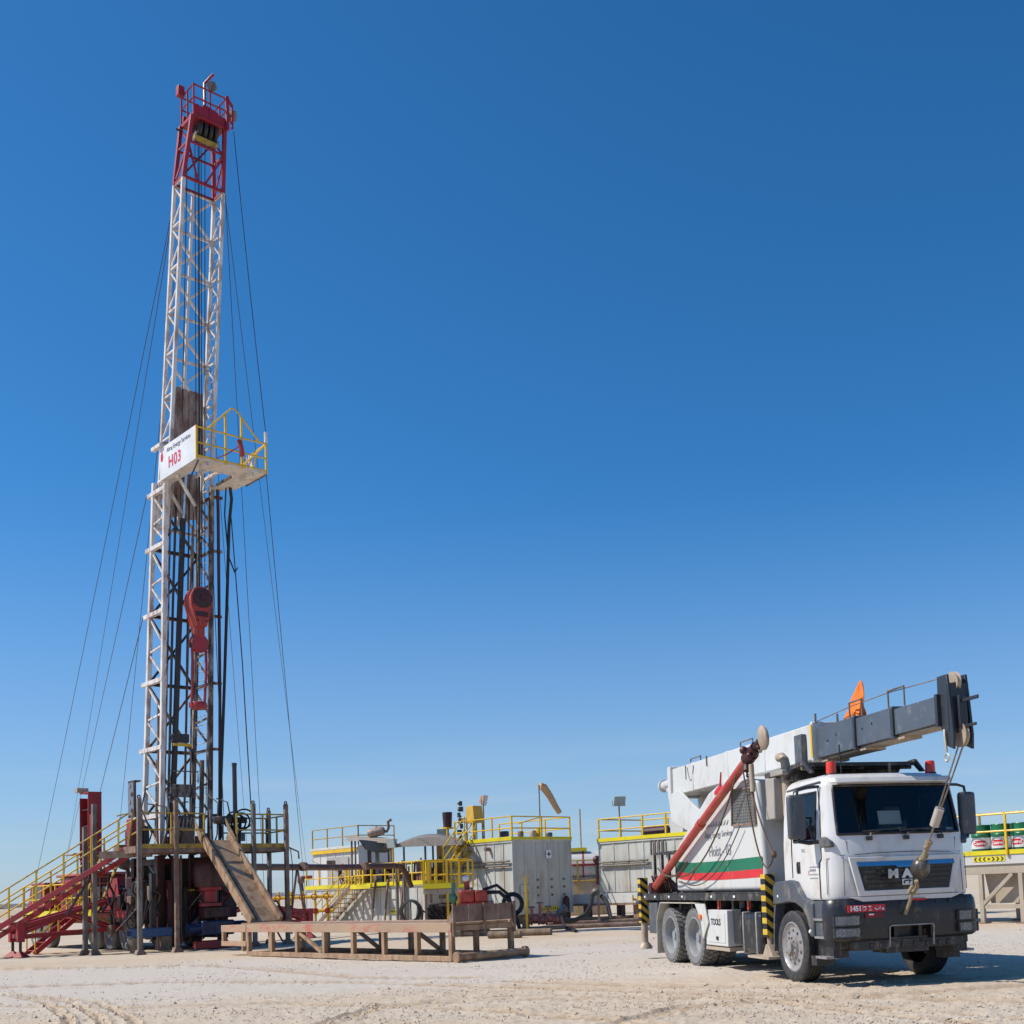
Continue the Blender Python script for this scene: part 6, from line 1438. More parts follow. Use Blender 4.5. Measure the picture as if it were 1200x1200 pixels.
# vessel between the tanks
vs_ = thing('horizontal_vessel', 'white horizontal cylinder vessel with yellow frame between two grey tanks', 'vessel', (at(690,1030,64).x, 64, 0), 0)
def vloc(px, py, Y=64): return at(px,py,Y) - Vector((vs_.location.x, 64, 0))
a, b = vloc(660,1017), vloc(708,1015); c = (a+b)/2
part('cylinder', MB().lathe([(0,-1.6),(.55,-1.55),(.85,-1.35),(.85,1.35),(.55,1.55),(0,1.6)], c, (1,0,0), 24), cabin_white, vs_)
part('red_band', MB().lathe([(.86,-.04),(.87,-.04),(.87,.04),(.86,.04)], c, (1,0,0), 24, True), rig_red, vs_)
part('red_pipe', MB().tube(c+Vector((-1.4,-.9,.1)), c+Vector((1.4,-.9,.1)), .06, 8), rig_red, vs_)
for dx in (-1.2,-.3,.9): part('frame_post', MB().bar(c+Vector((dx,-1.0,.35)), c+Vector((dx,-1.0,-c.z+.05)), .08, .08, (1,0,0)), yellow_old, vs_)
for dz in (.35,-.75): part('frame_rail', MB().tube(c+Vector((-1.3,-1.0,dz)), c+Vector((1.2,-1.0,dz)), .04, 6), yellow_old, vs_)
part('saddle', MB().box(c.x-1.3,c.x+1.3,c.y-.8,c.y+.8,.02,c.z-.55), beige, vs_, bev=.02)
part('roof_plate', MB().box(c.x-1.5,c.x+.2,c.y-.5,c.y+.5,c.z+.87,c.z+1.05), yellow_edge, vs_); part('vent_mast', MB().tube(c+Vector((-.1,0,.9)), c+Vector((-.1,0,3.2)), .05, 6), beige, vs_)
part('valve', MB().sphere(c+Vector((.75,-.95,.35)), .22, 8).tube(c+Vector((.75,-.95,.3)), c+Vector((.75,-1.0,-1.0)), .08, 8), rig_maroon, vs_)
# ---------------- low tank with stairs
L1 = at(500, 1037, 54); LZ = 1.98; LL, LW = 10.8, 2.5
lt = thing('low_mud_tank', 'low grey ribbed tank with yellow railed deck and a slanting stair', 'tank', (L1.x, L1.y, 0), PI/4)
part('tank_core', MB().box(.04,LW-.04,.04,LL-.04,.2,LZ-.02), tank_grey, lt)
rib_wall('', lt, (0,LL,0), (0,0,0), .2, LZ-.1, tank_grey, 14, (-1,0,0)); rib_wall('', lt, (0,0,0), (LW,0,0), .2, LZ-.1, tank_grey, 3, (0,-1,0))
part('top_rim', MB().box(-.05,LW+.05,-.05,LL+.05,LZ-.1,LZ), tank_grey, lt, bev=.01)
part('yellow_toe_board', MB().box(-.08,-.055,0,LL,LZ-.02,LZ+.18), yellow_edge, lt); part('yellow_toe_board', MB().box(0,LW,-.08,-.055,LZ-.02,LZ+.16), yellow_edge, lt)
rail_run([(0,LL,LZ),(0,5.6,LZ)], LZ, 1.08, lt, yellow, spacing=1.3, r=.03, pr=.06); rail_run([(0,4.5,LZ),(0,0,LZ)], LZ, 1.08, lt, yellow, spacing=1.1, r=.03, pr=.06); rail_run([(LW,LL,LZ),(LW,0,LZ)], LZ, 1.08, lt, yellow, spacing=1.8, r=.03, pr=.06)
for v in (.5,5,10): part('skid', MB().box(-.05,LW+.05,v-.15,v+.15,.02,.2), rust, lt)
for s_ in (-.95,-.18):
    part('stair_stringer', MB().bar((s_,8.4,.02),(s_,5.0,LZ+.05),.05,.2), rust, lt)
    for h in (.5,1.0): part('stair_rail', MB().tube((s_,8.4,.05+h),(s_,5.0,LZ+.08+h),.028,6), yellow, lt)
    for t in (.03,.35,.68,.98): part('stair_rail_post', MB().bar((s_,8.4-3.4*t,LZ*t),(s_,8.4-3.4*t,LZ*t+1.04),.05,.05,(1,0,0)), yellow, lt)
for i in range(9): t = (i+.5)/9; part('stair_tread', MB().box(-.93,-.2,8.4-3.4*t-.14,8.4-3.4*t+.14,LZ*t-.02,LZ*t+.02), beige, lt)
chevron_sign(lt, (-.07,2.6,.75), (0,-1,0), .6, .2)
part('hose_reel', MB().lathe([(.42,-.1),(.55,-.06),(.55,.06),(.42,.1)], (-.3,.9,.75), (.8,.5,0), 22, True), cable_blk, lt)
part('hose_reel_spokes', MB().bar((-.3,.9,.25),(-.3,.9,1.25),.05,.05,(1,0,0)), post_grey, lt)
for v, z0 in ((4.3,0),(3.2,0),(1.9,.0)): part('support_post', MB().bar((-.25,v,.05),(-.1,v-.2,LZ+.3),.08,.08,(1,0,0)), rust, lt)
for v in (1.6,2.2): part('wall_pipe', MB().tube((-.15,v,.1),(-.15,v,LZ+.9),.06,8), post_grey, lt)
# equipment on its deck
rnd = random.Random(12)
sh = thing('shale_shaker', 'dark vibrating screen unit under a canvas roof on the low tank', 'shaker', (L1.x+S2*(1.2-4.5), L1.y+S2*(1.2+4.5), LZ), PI/4)
part('bed', MB().box(-.7,.7,-1.3,1.3,.1,.55), rust, sh, bev=.03); part('motor', MB().tube((-.6,0,.85),(.6,0,.85),.22,14), mast_black, sh); part('hopper', MB().prism([(-.7,1.3,.56),(-.7,1.9,.56),(-.7,1.7,1.2),(-.7,1.3,1.2)], (1.4,0,0)), rig_maroon, sh)
for u in (-.6,.6): part('spring', MB().tube((u,-1.0,0),(u,-1.0,.1),.1,8), mast_black, sh)
for i in range(7): part('pipe', MB().tube((-.9+.25*i,-1.6,0.0),(-.9+.25*i,-1.6+.2*math.sin(i),.9+.15*(i%3)),.05,7), rnd.choice((rust,yellow,post_grey,mast_black)), sh)
mx_ = thing('mud_mixer', 'dark motor and gearbox of a mixer on the low tank deck', 'mixer', (L1.x+S2*(1.0-7.6), L1.y+S2*(1.0+7.6), LZ), PI/4)
part('gearbox', MB().box(-.4,.4,-.5,.5,0,.5), yellow_old, mx_, bev=.04); part('motor', MB().tube((0,-.5,.5),(0,-1.4,.5),.25,14), mast_black, mx_); part('stand', MB().box(-.5,.5,-1.4,.7,-.0,.04), rust, mx_); part('pipe_bend', MB().path([(0,.6,.2),(0,1.2,.25),(0,1.5,.6),(0,1.5,.95)], .11, 10), rig_maroon, mx_)
bx_ = thing('junk_rack', 'row of rusty hoses and boxes at the near end of the low tank', 'equipment', (L1.x+S2*(1.4-1.2), L1.y+S2*(1.4+1.2), LZ), PI/4)
part('box', MB().box(-.5,.5,-.4,.4,0,.6), rust, bx_, bev=.02); part('drum', MB().lathe([(0,0),(.28,0),(.28,.8),(0,.8)], (.2,.8,0), (0,0,1), 14), blue_paint, bx_); part('board', MB().box(-.7,-.65,-.6,.6,.0,1.1), M('brown plate', (.20,.09,.05), .7, 0, RUST, .3, 3), bx_)
cl = thing('deck_pipework', 'tangle of yellow grey and rusty pipework along the low tank deck', 'pipework', (L1.x+S2*(.6-5), L1.y+S2*(.6+5), LZ), PI/4)
for i in range(34):
    v = rnd.uniform(-4.6,5.2); u = rnd.uniform(-.3,1.6); hgt = rnd.uniform(.3,1.3); m_ = rnd.choice((yellow_old,rust,post_grey,mast_black,rust,yellow,blue_paint,cabin_white))
    k = rnd.random()
    if k < .5: part('pipe', MB().tube((u,v,0),(u+rnd.uniform(-.1,.1),v+rnd.uniform(-.1,.1),hgt),rnd.uniform(.03,.08),8), m_, cl)
    elif k < .75: part('pipe', MB().path([(u,v,0),(u,v,hgt*.6),(u,v+rnd.uniform(-.9,.9),hgt*.65),(u,v+rnd.uniform(-1,1),.05)], rnd.uniform(.03,.06), 7), m_, cl)
    else: part('box', MB().box(u-.2,u+.2,v-.25,v+.25,0,hgt*.6), m_, cl, bev=.02)
rail_run([(1.3,9.5,LZ),(1.3,.5,LZ)], LZ, 1.08, lt, yellow_old, spacing=1.0, r=.028, pr=.05)
rail_run([(-.9,4.6,LZ),(-.9,3.2,LZ)], LZ, 1.08, lt, yellow, spacing=.7, r=.03, pr=.06)
part('stair_landing', MB().box(-.95,-.1,3.2,4.98,LZ-.08,LZ-.02), deck_grey, lt)
part('landing_edge', MB().box(-.98,-.955,3.2,4.98,LZ-.1,LZ+.1), yellow_edge, lt)
# dark pump-like block added to supply the shade below the raised walkway
ps = thing('pump_shade_fill', 'dark pump-shaped block with hoses, added as shade below the raised walkway', 'pump', (at(522,1075,52).x, 52, 0), 0)
part('engine', MB().box(-.7,.5,-.3,.4,.25,1.1), mast_black, ps, bev=.05); part('skid', MB().box(-1.1,1.0,-.4,.5,.03,.25), rust, ps); part('fan', MB().lathe([(0,0),(.4,0),(.4,.1),(0,.12)], (.55,0,.75), (1,0,0), 16), mast_black, ps)
for i in range(8): part('hose', MB().path([(-1.0+.25*i,-.3,.3),(-.9+.22*i,-.5,.8+.1*(i%3)),(-.6+.2*i,-.45,.5),(-.3+.2*i,-.4,.1)], .05, 7), rnd.choice((cable_blk,mast_black,post_grey)), ps)
# canvas roofs
def canopy(name, label, corners, bow, m, posts, pm=post_grey, solid=False):
    P = [Vector(c) for c in corners]; base = sum(P, Vector())/4; base.z = LZ
    o = thing(name, label, 'canopy', base, 0, world_verts=True); n = 10; mb = MB(); vs = []
    for i in range(n+1):
        for j in range(5):
            t, s = i/n, j/4; p = P[0].lerp(P[1], t).lerp(P[3].lerp(P[2], t), s); vs.append(p + Vector((0,0,bow*math.sin(PI*t)*(1-.3*abs(2*s-1)))))
    k = len(vs); vs += [(P[0].lerp(P[1], (q//5)/n).lerp(P[3].lerp(P[2], (q//5)/n), (q%5)/4)-Vector((0,0,.12))) if solid else v-Vector((0,0,.06)) for q, v in enumerate(vs)]
    fs = [(i*5+j,(i+1)*5+j,(i+1)*5+j+1,i*5+j+1) for i in range(n) for j in range(4)]; fs += [tuple(k+a for a in reversed(f)) for f in fs]
    rim = [i*5 for i in range(n+1)] + [n*5+j for j in range(1,5)] + [i*5+4 for i in range(n-1,-1,-1)] + [j for j in range(3,0,-1)]
    fs += [(rim[i], rim[(i+1)%len(rim)], k+rim[(i+1)%len(rim)], k+rim[i]) for i in range(len(rim))]
    mb.add(vs, fs); part('roof', mb, m, o)
    for q in posts: part('post', MB().tube(Vector((q[0],q[1],LZ)), q, .05, 8), pm, o)
c1 = [at(463,990,55.5), at(541,987,53), at(549,985,55.0), at(468,988,57.5)]
canopy('curved_canopy', 'grey brown curved canopy roof on posts over the near end of the low tank', c1, .42, grey_shade, [at(498,985,55.5), at(507,985,56.5), at(533,985,54.5), at(473,986,57.5)], solid=True)
c2 = [at(404,984,60), at(462,988,57), at(466,983,59), at(408,980,62.5)]
canopy('flat_canopy', 'rust edged flat canopy over the shaker on the low tank', c2, .06, beige, [at(412,983,60.5), at(458,987,57.8), at(455,984,59), at(416,981,62)])
c3 = at(434,1003,58.0); hp_ = thing('hanging_hopper', 'dark sagging hopper under the flat canopy on the low tank', 'hopper', (c3.x,c3.y,LZ), 0, world_verts=True)
part('shell', MB().prism([at(420,984,58),at(452,987,58),at(448,995,58),at(440,999,58),at(428,996,58)], (.3,1.0,0)), M('dark slate sheet', (.06,.07,.075), .6, 0, DUST, .3, 3), hp_)
for px in (433,442): q = at(px,997,58.3); part('leg', MB().bar((q.x,q.y,LZ),q,.18,.18,(1,0,0)), mast_black if px == 433 else post_grey, hp_)
q = at(441,975,60); ch = thing('exhaust_silencer', 'rusty engine silencer with bent outlet above the flat canopy', 'silencer', (q.x,q.y,at(441,983,60).z), 0, world_verts=True)
part('body', MB().lathe([(0,-.45),(.2,-.42),(.24,-.3),(.24,.3),(.18,.42),(0,.45)], q, (1,-.2,.15), 16), M('rusty grey silencer', (.30,.24,.20), .6, .1, RUST, .4, 4), ch); part('outlet', MB().path([q+Vector((.35,0,.05)),q+Vector((.55,-.05,.0)),q+Vector((.65,-.05,.2)),q+Vector((.62,-.05,.5)),q+Vector((.8,-.05,.62))], .08, 8), rust, ch)
part('stand', MB().tube(q-Vector((0,0,.2)), at(441,983,60), .05, 6), rust, ch)
lp_ = thing('deck_floodlight', 'square pale floodlight on a yellow pole on the low tank deck', 'floodlight', (at(461,1018,55.5).x,55.5,LZ), 0, world_verts=True)
p_ = at(460,993,55.5); floodlight(lp_, (p_.x,p_.y,LZ), p_.z-LZ, (-.6,-.75,-.2), M('pale green lamp', (.42,.48,.46), .5), yellow)
q = at(521,997,56); yc = thing('yellow_cabinet', 'tall yellow control cabinet under the curved canopy', 'cabinet', (q.x,q.y,LZ), PI/4)
part('body', MB().box(-.3,.3,-.25,.25,.6,q.z-LZ+.5), M('ochre cabinet', (.45,.25,.05), .55, 0, RUST, .35, 3), yc, bev=.02); part('door_handle', MB().box(-.33,-.30,-.05,.0,1.1,1.3), mast_black, yc)
for u in (-.25,.25): part('leg', MB().bar((u,0,0),(u,0,.6),.06,.06,(1,0,0)), yellow_old, yc)
# near raised platform with rails
N1 = at(497,1042,50.5); NZ = N1.z
npf = thing('raised_yellow_platform', 'small raised walkway with bright yellow rails between the two tanks', 'platform', (N1.x,N1.y,0), 0)
NW = at(549,1042,50.5).x-N1.x
part('deck', MB().box(0,NW,0,1.6,NZ-.08,NZ), deck_grey, npf); part('edge_beam', MB().box(-.03,NW+.03,-.06,-.005,NZ-.22,NZ-.02), beige, npf); part('toe_board', MB().box(-.03,NW*.62,-.09,-.065,NZ,NZ+.22), yellow_edge, npf); part('toe_board', MB().box(NW*.78,NW,-.09,-.065,NZ,NZ+.16), yellow_edge, npf)
for u in (.0,.2,NW*.28,NW*.52,NW*.80,NW): part('handrail_post', MB().bar((u,0,NZ),(u,0,NZ+1.25),.09,.09,(1,0,0)), yellow, npf)
for a, b in ((0,NW*.52),(NW*.80,NW)):
    for z in (.6,1.22): part('handrail', MB().tube((a,0,NZ+z),(b,0,NZ+z),.04,7), yellow, npf)
part('handrail', MB().tube((0,0,NZ+1.22),(NW,0,NZ+1.22),.04,7), yellow, npf); rail_run([(0,1.6,NZ),(NW,1.6,NZ)], NZ, 1.2, npf, yellow, spacing=1.0, r=.04, pr=.07)
for u in (.05,NW*.52,NW*.74,NW-.05): part('leg', MB().bar((u,.1,0.02),(u,.1,NZ-.08),.10,.10,(1,0,0)), yellow if u > .5 else rust, npf); part('leg', MB().bar((u,1.5,0.02),(u,1.5,NZ-.08),.10,.10,(1,0,0)), rust, npf)
part('pipe_rack', MB().box(NW*.3,NW*.62,.3,.5,NZ-.75,NZ-.68).box(NW*.3,NW*.62,.3,.5,NZ-.45,NZ-.28), post_grey, npf)
part('rusty_plate', MB().box(NW*.42,NW*.5,.5,1.0,NZ+.3,NZ+1.2), M('brown rusted plate', (.22,.10,.05), .7, 0, RUST, .3, 3), npf)
# yellow stair up to the tall tank
ys = thing('yellow_tank_stair', 'steep yellow stair from the raised walkway up to the tall tank roof', 'stair', (at(528,1010,53).x,53,NZ), 0, world_verts=True)
sa, sb = at(520,1022,52.5), at(545,985,54.5)
for off in (Vector((0,0,0)), Vector((.5,.45,0))):
    part('stringer', MB().bar(sa+off, sb+off, .05, .16), yellow, ys)
    for h in (.55,1.1): part('handrail', MB().tube(sa+off+Vector((0,0,h)), sb+off+Vector((0,0,h)), .03, 6), yellow, ys)
    for t in (0,.5,1): p = sa.lerp(sb,t)+off; part('handrail_post', MB().bar(p, p+Vector((0,0,1.12)), .05, .05, (1,0,0)), yellow, ys)
for i in range(7): p = sa.lerp(sb,(i+.5)/7); part('tread', MB().prism([p,p+Vector((.5,.45,0)),p+Vector((.7,.30,0)),p+Vector((.2,-.15,0))], (0,0,.03)), yellow_old, ys)
for p in (sa, sa+Vector((.5,.45,0))): part('foot_post', MB().bar(Vector((p.x,p.y,NZ)), p, .06, .06, (1,0,0)), yellow, ys)
# ---------------- flow line from rig to low tank
fl = thing('flow_line', 'long dark brown flow pipe running level from the rig to the low tank', 'pipe', (at(350,1016,48).x,48,0), 0, world_verts=True)
fpts = [rg(2.75,1.0,2.72), at(300,1016,43.5), at(400,1016.5,49.5), at(462,1014.5,53), at(470,1016,53.3), at(476,1024,53.5), at(482,1040,53.6)]
part('pipe', MB().path(fpts, .13, 12), M('dark brown pipe', (.10,.045,.035), .55, 0, (.22,.15,.11), .4, 2), fl)
for t in (.3,.75): p = fpts[1].lerp(fpts[3], t); part('coupling', MB().tube(p-(fpts[3]-fpts[1]).normalized()*.12, p+(fpts[3]-fpts[1]).normalized()*.12, .18, 12), rust, fl)
p = fpts[1].lerp(fpts[2], .45); part('trestle', MB().bar((p.x-.4,p.y,.02),p,.07,.07,(0,1,0)).bar((p.x+.4,p.y,.02),p,.07,.07,(0,1,0)), rust, fl)
p = at(388,1012,48.8); part('clamp_box', MB().cbox(p, .3,.3,.25), rust, fl)
# ---------------- white cabin behind
CB = at(420,990,66); cbz = CB.z
cb = thing('white_cabin', 'white site cabin with railed roof behind the low tank', 'cabin', (CB.x,CB.y,0), PI/4)
rib_wall('', cb, (0,5.0,0), (0,0,0), .3, cbz-.15, cabin_white, 6, (-1,0,0)); part('cabin_core', MB().box(.03,2.4,.03,4.97,.3,cbz-.02), cabin_white, cb)
part('roof', MB().box(-.1,2.5,-.1,5.1,cbz-.15,cbz), cabin_white, cb, bev=.02); part('yellow_trim', MB().box(-.13,-.105,0,5,cbz-.35,cbz-.16), yellow, cb)
part('door', MB().box(-.06,-.045,1.0,3.2,.4,cbz-.6), M('grey recess shade', (.36,.34,.32), .6, 0, DUST, .3, 2), cb); part('sign', MB().box(-.075,-.062,1.5,1.8,cbz-1.3,cbz-1.0), red_plate, cb)  # grey panel: shade of a recess in the cabin front put into colour
part('skid', MB().box(0,2.4,.2,.5,.02,.3), rust, cb); part('skid', MB().box(0,2.4,4.5,4.8,.02,.3), rust, cb)
rail_run([(0,0,cbz),(0,5,cbz)], cbz, 1.1, cb, yellow_old, spacing=1.6, r=.03, pr=.06); rail_run([(0,0,cbz),(2.4,0,cbz)], cbz, 1.1, cb, yellow_old, spacing=1.2, r=.03, pr=.06)
# yellow manifold skid beyond the ramp
def manifold(name, label, px, py, Y, w, m1, m2, seed):
    p = at(px,py,Y); o = thing(name, label, 'manifold', (p.x,p.y,0), 0, 'valve manifolds around the tanks'); rnd = random.Random(seed); H = max(.8, p.z)
    part('skid', MB().box(-w/2,w/2,-.5,.5,.02,.16), rust, o)
    for z in (H*.45,H*.8): part('header_pipe', MB().tube((-w/2,0,z),(w/2,0,z),.09,10), m1, o)
    for i in range(5):
        x = -w/2+w*(i+.5)/5; part('riser', MB().tube((x,0,.1),(x,0,H*.95),.06,8), m1, o); part('valve_body', MB().sphere((x,-.02,H*.45),.16,7), m2, o)
        part('hand_wheel', MB().lathe([(.13,-.015),(.16,0),(.13,.015),(.11,0)], (x,-.22,H*.8), (0,1,.2), 14, True), m2, o)
    return o
manifold('valve_manifold', 'yellow pipe manifold with red valves beyond the pipe ramp', 355, 1042, 58, 3.0, yellow, block_red, 1)
# red valve tree beyond the ramp
q = gnd(357,1079); vt = thing('valve_tree', 'rusty valve tree on a red base with a red side arm beyond the pipe ramp', 'valve', (q.x,q.y,0), 0)
part('base', MB().lathe([(0,0),(.4,0),(.4,.25),(.25,.4),(.25,.7),(0,.7)], (0,0,0), (0,0,1), 14), block_red, vt); part('stem', MB().tube((0,0,.7),(-.2,0,2.6),.13,10), mast_black, vt); part('collar', MB().sphere((-.2,0,2.7),.25,8), rust, vt); part('arm', MB().tube((-.2,0,2.9),(2.6,.6,3.0),.12,10), rig_red, vt)
# ---------------- gear on the ground between
q = gnd(557,1096); pu = thing('red_pump', 'red mud pump with green valve between catwalk and tall tank', 'pump', (q.x,q.y,0), 0)
part('skid', MB().box(-.9,1.3,-.4,.5,.02,.15), wood, pu); part('stand', MB().box(-.5,.5,-.3,.3,.15,1.15), mast_black, pu, bev=.03)
part('pump_case', MB().box(-.48,.05,-.35,.35,1.16,1.62), block_red, pu, bev=.06); part('pump_case', MB().box(.06,.48,-.35,.35,1.16,1.60), block_red, pu, bev=.06); part('base_plate', MB().box(-.55,.55,-.4,.4,1.06,1.16), rig_red, pu)
part('neck', MB().tube((-.25,0,1.6),(-.25,0,1.95),.10,10), block_red, pu); part('gauge', MB().sphere((-.28,-.05,2.03),.12,8), white_print, pu); part('green_valve', MB().sphere((-.75,0,1.35),.16,8).tube((-.75,0,.2),(-.75,0,1.9),.06,8), M('green valve paint', (.10,.26,.17), .5), pu)
part('hose', MB().path([(.4,0,1.5),(.9,.1,1.5),(1.3,.1,1.1),(1.5,0,.5),(1.6,0,.1)], .07, 8), cable_blk, pu); part('hose', MB().path([(.3,.1,1.6),(.8,.2,1.75),(1.2,.2,1.4),(1.4,.1,.7)], .06, 8), cable_blk, pu)
part('hose_coil', MB().lathe([(.34,-.08),(.44,0),(.34,.08),(.27,0)], (1.35,.2,1.05), (.3,1,0), 18, True), cable_blk, pu)
q = gnd(618,1094); lpst = thing('yellow_light_post', 'short yellow post with twin lamps beside the pump skid', 'light post', (q.x,q.y,0), 0)
part('pole', MB().tube((0,0,0),(0,0,2.0),.045,8), yellow, lpst); part('lamp', MB().box(-.22,-.03,-.1,.08,2.0,2.15), beige, lpst, bev=.02); part('lamp', MB().box(.03,.2,-.1,.08,2.05,2.2), beige, lpst, bev=.02); part('foot', MB().box(-.2,.2,-.2,.2,0,.04), rust, lpst)
q = gnd(637,1092); vm_ = thing('choke_manifold', 'pinkish red valve cluster on a timber skid by the tall tank', 'manifold', (q.x,q.y,0), 0)
pink = M('dusty red valve paint', (.40,.13,.10), .55, .1, RUST, .35, 5)
part('skid', MB().box(-.8,.8,-.35,.35,.1,.2), rust, vm_)
for i in range(5): part('valve_body', MB().sphere((-.55+.27*i,.0,.42+.06*(i%2)),.16,8), pink, vm_); part('flange', MB().lathe([(0,-.03),(.17,-.03),(.17,.03),(0,.03)], (-.42+.27*i,0,.42), (1,0,0), 12), pink, vm_)
for i in range(3): part('riser', MB().tube((-.4+.3*i,0,.5),(-.4+.3*i,0,.85+.15*(i==1)),.06,8), pink, vm_); part('hand_wheel', MB().lathe([(.11,-.02),(.14,0),(.11,.02),(.09,0)], (-.4+.3*i,-.02,.9+.15*(i==1)), (0,.2,1), 12, True), post_grey, vm_)
part('motor', MB().tube((.5,.1,.6),(.85,.1,.85),.14,10), dark_plastic, vm_)
part('small_box', MB().box(-.75,-.5,-.2,.1,.2,.45), pink, vm_)
for i, (xa, ya, xb, yb, r) in enumerate(((573,1100,611,1099,.12),(606,1097,646,1096,.12))):
    a, b = gnd(xa,ya), gnd(xb,yb); a.z = b.z = r; single('timber_beam', MB().tube(a,b,r,12), wood, ('round timber beam under the red pump beside the catwalk end','round timber beam lying in front of the valve cluster')[i], 'beam')
for i, (xa, ya, xb, yb) in enumerate(((640,1086,800,1078),(636,1090,800,1083),(650,1081,800,1074))):
    a, b = gnd(xa,ya), gnd(xb,yb); a.z = b.z = .09; single('ground_pipe', MB().tube(a,b,.09,10), rust, ('rusty ground pipe leading from the valve cluster behind the truck, middle of three','rusty ground pipe leading behind the truck, nearest the open sand of three','rusty ground pipe leading behind the truck, closest to the tanks of three')[i], 'pipe')
hs_ = [at(698,1046,50), at(694,1050,49), at(692,1062,48.2), at(686,1073,47.5), at(672,1079,47), at(650,1079,46)]
h0 = thing('suction_hose', 'thick black hose curving from the railed tank down to the ground pipes', 'hose', (hs_[3].x,hs_[3].y,0), 0, world_verts=True)
part('hose', MB().path(hs_, .10, 10), cable_blk, h0); part('flange', MB().sphere(hs_[0], .2, 8), post_grey, h0); part('bracket', MB().bar(hs_[0]+Vector((.1,.3,0)), Vector((hs_[0].x+.1,hs_[0].y+.3,0)), .1,.1,(1,0,0)), rust, h0)
hs2 = [at(705,1050,50), at(712,1058,49.5), at(714,1068,49), at(716,1078,48.5)]
single('short_hose', MB().path(hs2, .09, 8), cable_blk, 'short black hose dropping beneath the railed tank', 'hose')
hs3 = [gnd(640,1083)+Vector((0,0,.3)), gnd(655,1083)+Vector((0,0,.5)), gnd(662,1090)+Vector((0,0,.1)), gnd(675,1093)+Vector((0,0,.06))]
single('loose_hose', MB().path(hs3, .06, 8), cable_blk, 'thin black hose looping from the valve cluster onto the sand', 'hose')
# ================================================================ drum platform on the right
D0 = gnd(1152,1083); dp = thing('drum_platform', 'raised white and yellow tank skid on beige legs carrying green drums', 'platform', (D0.x,D0.y,0), PI/4)
legm = M('beige painted legs', (.40,.34,.26), .6, 0, RUST, .25, 3); DZ = 2.08
part('deck_edge', MB().box(-.08,-.03,-7,3.2,DZ-.06,DZ+.07), yellow_edge, dp); part('side_panel', MB().box(-.05,.0,-7,3.2,DZ-.34,DZ-.065), cabin_white, dp, bev=.005)
part('deck', MB().box(.0,2.5,-7,3.2,DZ-.12,DZ-.04), deck_grey, dp); part('under_beam', MB().box(.0,2.4,-7,3.2,DZ-.62,DZ-.125), legm, dp, bev=.01)
for v in (0,-1.25,-4.0,2.6):
    part('leg', MB().bar((.06,v,.02),(.06,v,DZ-.62),.13,.13,(1,0,0)), legm, dp, bev=.008); part('leg', MB().bar((2.3,v,.02),(2.3,v,DZ-.62),.13,.13,(1,0,0)), legm, dp, bev=.008); part('leg_foot', MB().box(-.12,.24,v-.15,v+.15,0,.05), rust, dp)
    part('leg_foot', MB().box(2.12,2.48,v-.15,v+.15,0,.05), rust, dp)
for v0, v1 in ((0,-1.25),(-1.25,-2.6),(2.6,1.3)): part('diagonal', MB().bar((.06,v0,.55),(.06,v1+.25,DZ-.62),.12,.10), legm, dp); 
part('cross_tie', MB().box(.02,.10,-1.2,-.05,.45,.57), legm, dp); part('hopper', MB().prism([(.3,.0,DZ-.62),(.3,-1.2,DZ-.62),(.3,-1.0,.6),(.3,-.15,.6)], (1.8,0,0)), legm, dp)
chevron_sign(dp, (-.052,-.35,DZ-.18), (0,-1,0), 1.0, .15)
for v in (.9,-.95,-2.8,-4.6): part('handrail_post', MB().bar((-.10,v,DZ-.1),(-.10,v,DZ+1.15),.06,.06,(1,0,0)), yellow, dp)
for z in (.62,1.12): part('handrail', MB().tube((-.10,3.2,DZ+z),(-.10,-7,DZ+z),.03,7), yellow, dp)
for z in (.6,1.12): part('back_handrail', MB().tube((2.45,3.2,DZ+z+.15),(2.45,-7,DZ+z+.15),.03,7), yellow_old, dp)
for v in (3,1.2,-.6,-2.4,-4.2,-6): part('back_handrail_post', MB().bar((2.45,v,DZ-.1),(2.45,v,DZ+1.3),.06,.06,(1,0,0)), yellow_old, dp)
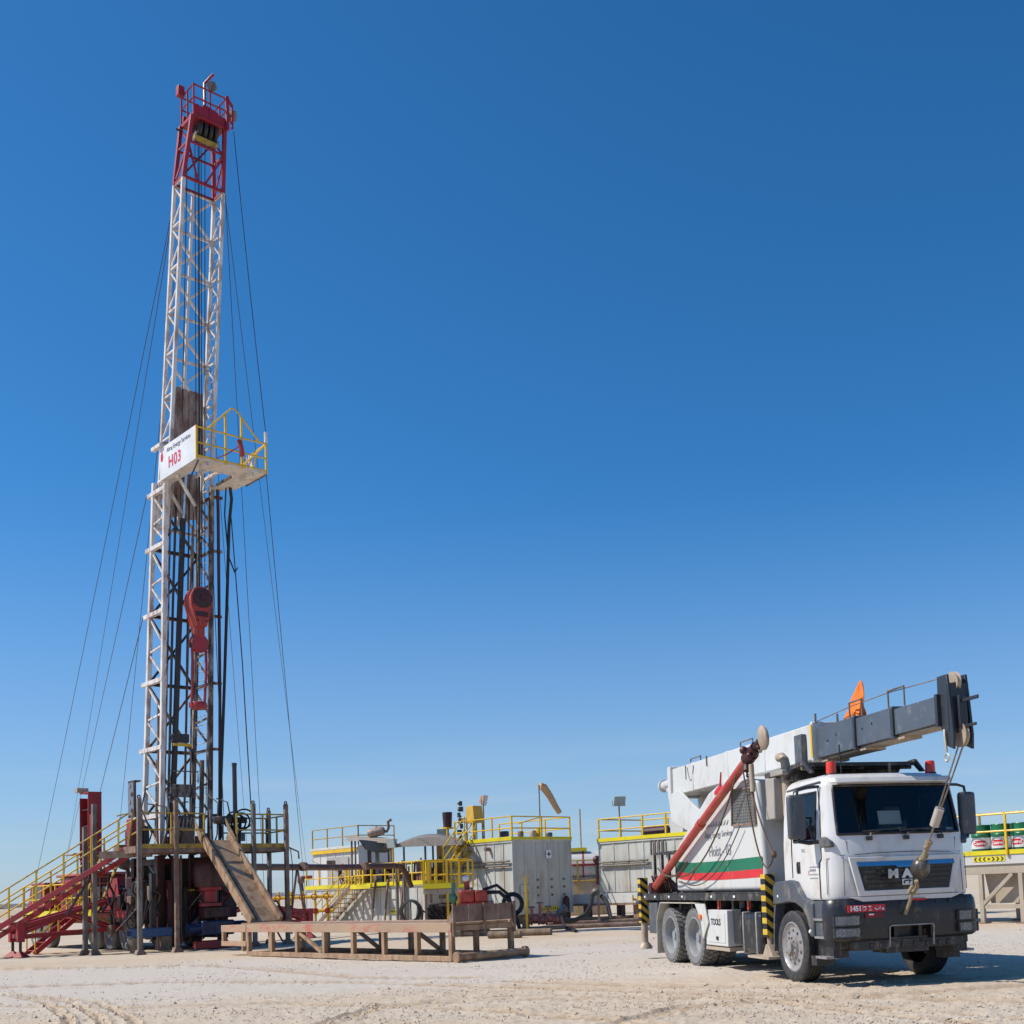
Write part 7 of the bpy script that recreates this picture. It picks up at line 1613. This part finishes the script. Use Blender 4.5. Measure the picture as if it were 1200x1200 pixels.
def drum(u, v, label, rot, tilt=0):
    c = Vector((D0.x + S2*(u-v), D0.y + S2*(u+v), DZ-.04)); o = thing('oil_drum', label, 'drum', c, PI/4+rot, 'green oil drums on the platform')
    r = .285; prof = [(0,0),(r,0),(r+.008,.015),(r,.03)]
    for z in (.29,.58): prof += [(r,z-.02),(r+.012,z),(r,z+.02)]
    prof += [(r,.85),(r+.008,.865),(r,.88),(r-.015,.88),(r-.02,.86),(0,.86)]
    part('shell', MB().lathe(prof, (0,0,0), (0,0,1), 28), green_drum, o)
    part('white_band', MB().lathe([(r+.013,.17),(r+.0145,.17),(r+.0145,.50),(r+.013,.50)], (0,0,0), (0,0,1), 28, True), M('white drum band', (.68,.68,.66), .45, bump=0), o)
    mb = MB(); vs = []; n = 10
    for i in range(n+1):
        a = PI - .75 + 1.5*i/n; e = .085*min(1, 4*min(i/n, 1-i/n)+.25)
        vs += [(math.cos(a)*(r+.017), math.sin(a)*(r+.017), .33-e), (math.cos(a)*(r+.017), math.sin(a)*(r+.017), .33+e)]
    mb.add(vs, [(2*i,2*i+2,2*i+3,2*i+1) for i in range(n)]); lg = part('red_logo', mb, red_plate, o)
    me = text_mesh('Castrol', .13, .001, .003); me.name = 'logo_lettering'
    for v_ in me.vertices:
        a = PI + v_.co.x/(r+.02); v_.co = Vector((math.cos(a)*(r+.019+v_.co.z), math.sin(a)*(r+.019+v_.co.z), .33+v_.co.y))
    me.materials.clear(); me.materials.append(white_print); t_ = bpy.data.objects.new('logo_lettering', me); col.objects.link(t_); t_.parent = lg
    part('bung', MB().lathe([(0,.86),(.035,.86),(.03,.89),(0,.89)], (-.12,.1,0), (0,0,1), 10), rust, o)
drum(.32,.05,'green drum with white band standing beside the truck mirror end of the platform',.35); drum(.32,-.60,'green drum with red logo behind the yellow rail post',.0); drum(.32,-1.25,'green drum with red logo third along the platform edge',-.25); drum(.32,-1.90,'green drum fourth along the platform edge',.2)
drum(.98,-.30,'green drum in the back row of the platform',1.0)
# far site: small pale huts and poles near the horizon
far_m = M('far pale cabin', (.52,.50,.47), .7)
for i, (px, w, h, Y, lb) in enumerate(((318,5,2.6,260,'far pale cabin on the horizon beyond the pipe ramp'),(338,9,2.2,300,'far long pale cabin on the horizon beyond the rig'),(262,6,2.4,280,'far small cabin on the horizon left of the pipe ramp'),(12,7,2.6,260,'far cabin on the horizon beyond the staircase foot'))):
    g = at(px,1060,Y); o = thing('far_cabin', lb, 'cabin', (g.x,Y,ground_z(g.x,Y)-.1), .2*i)
    part('wall', MB().box(-w/2,w/2,-1.2,1.2,0,h), far_m, o); part('roof', MB().box(-w/2-.1,w/2+.1,-1.3,1.3,h,h+.15), cabin_white, o)
    for k in range(2): part('window', MB().box(-w/4+w/2*k-.4,-w/4+w/2*k+.4,-1.22,-1.2,1.0,1.8), mast_black, o)
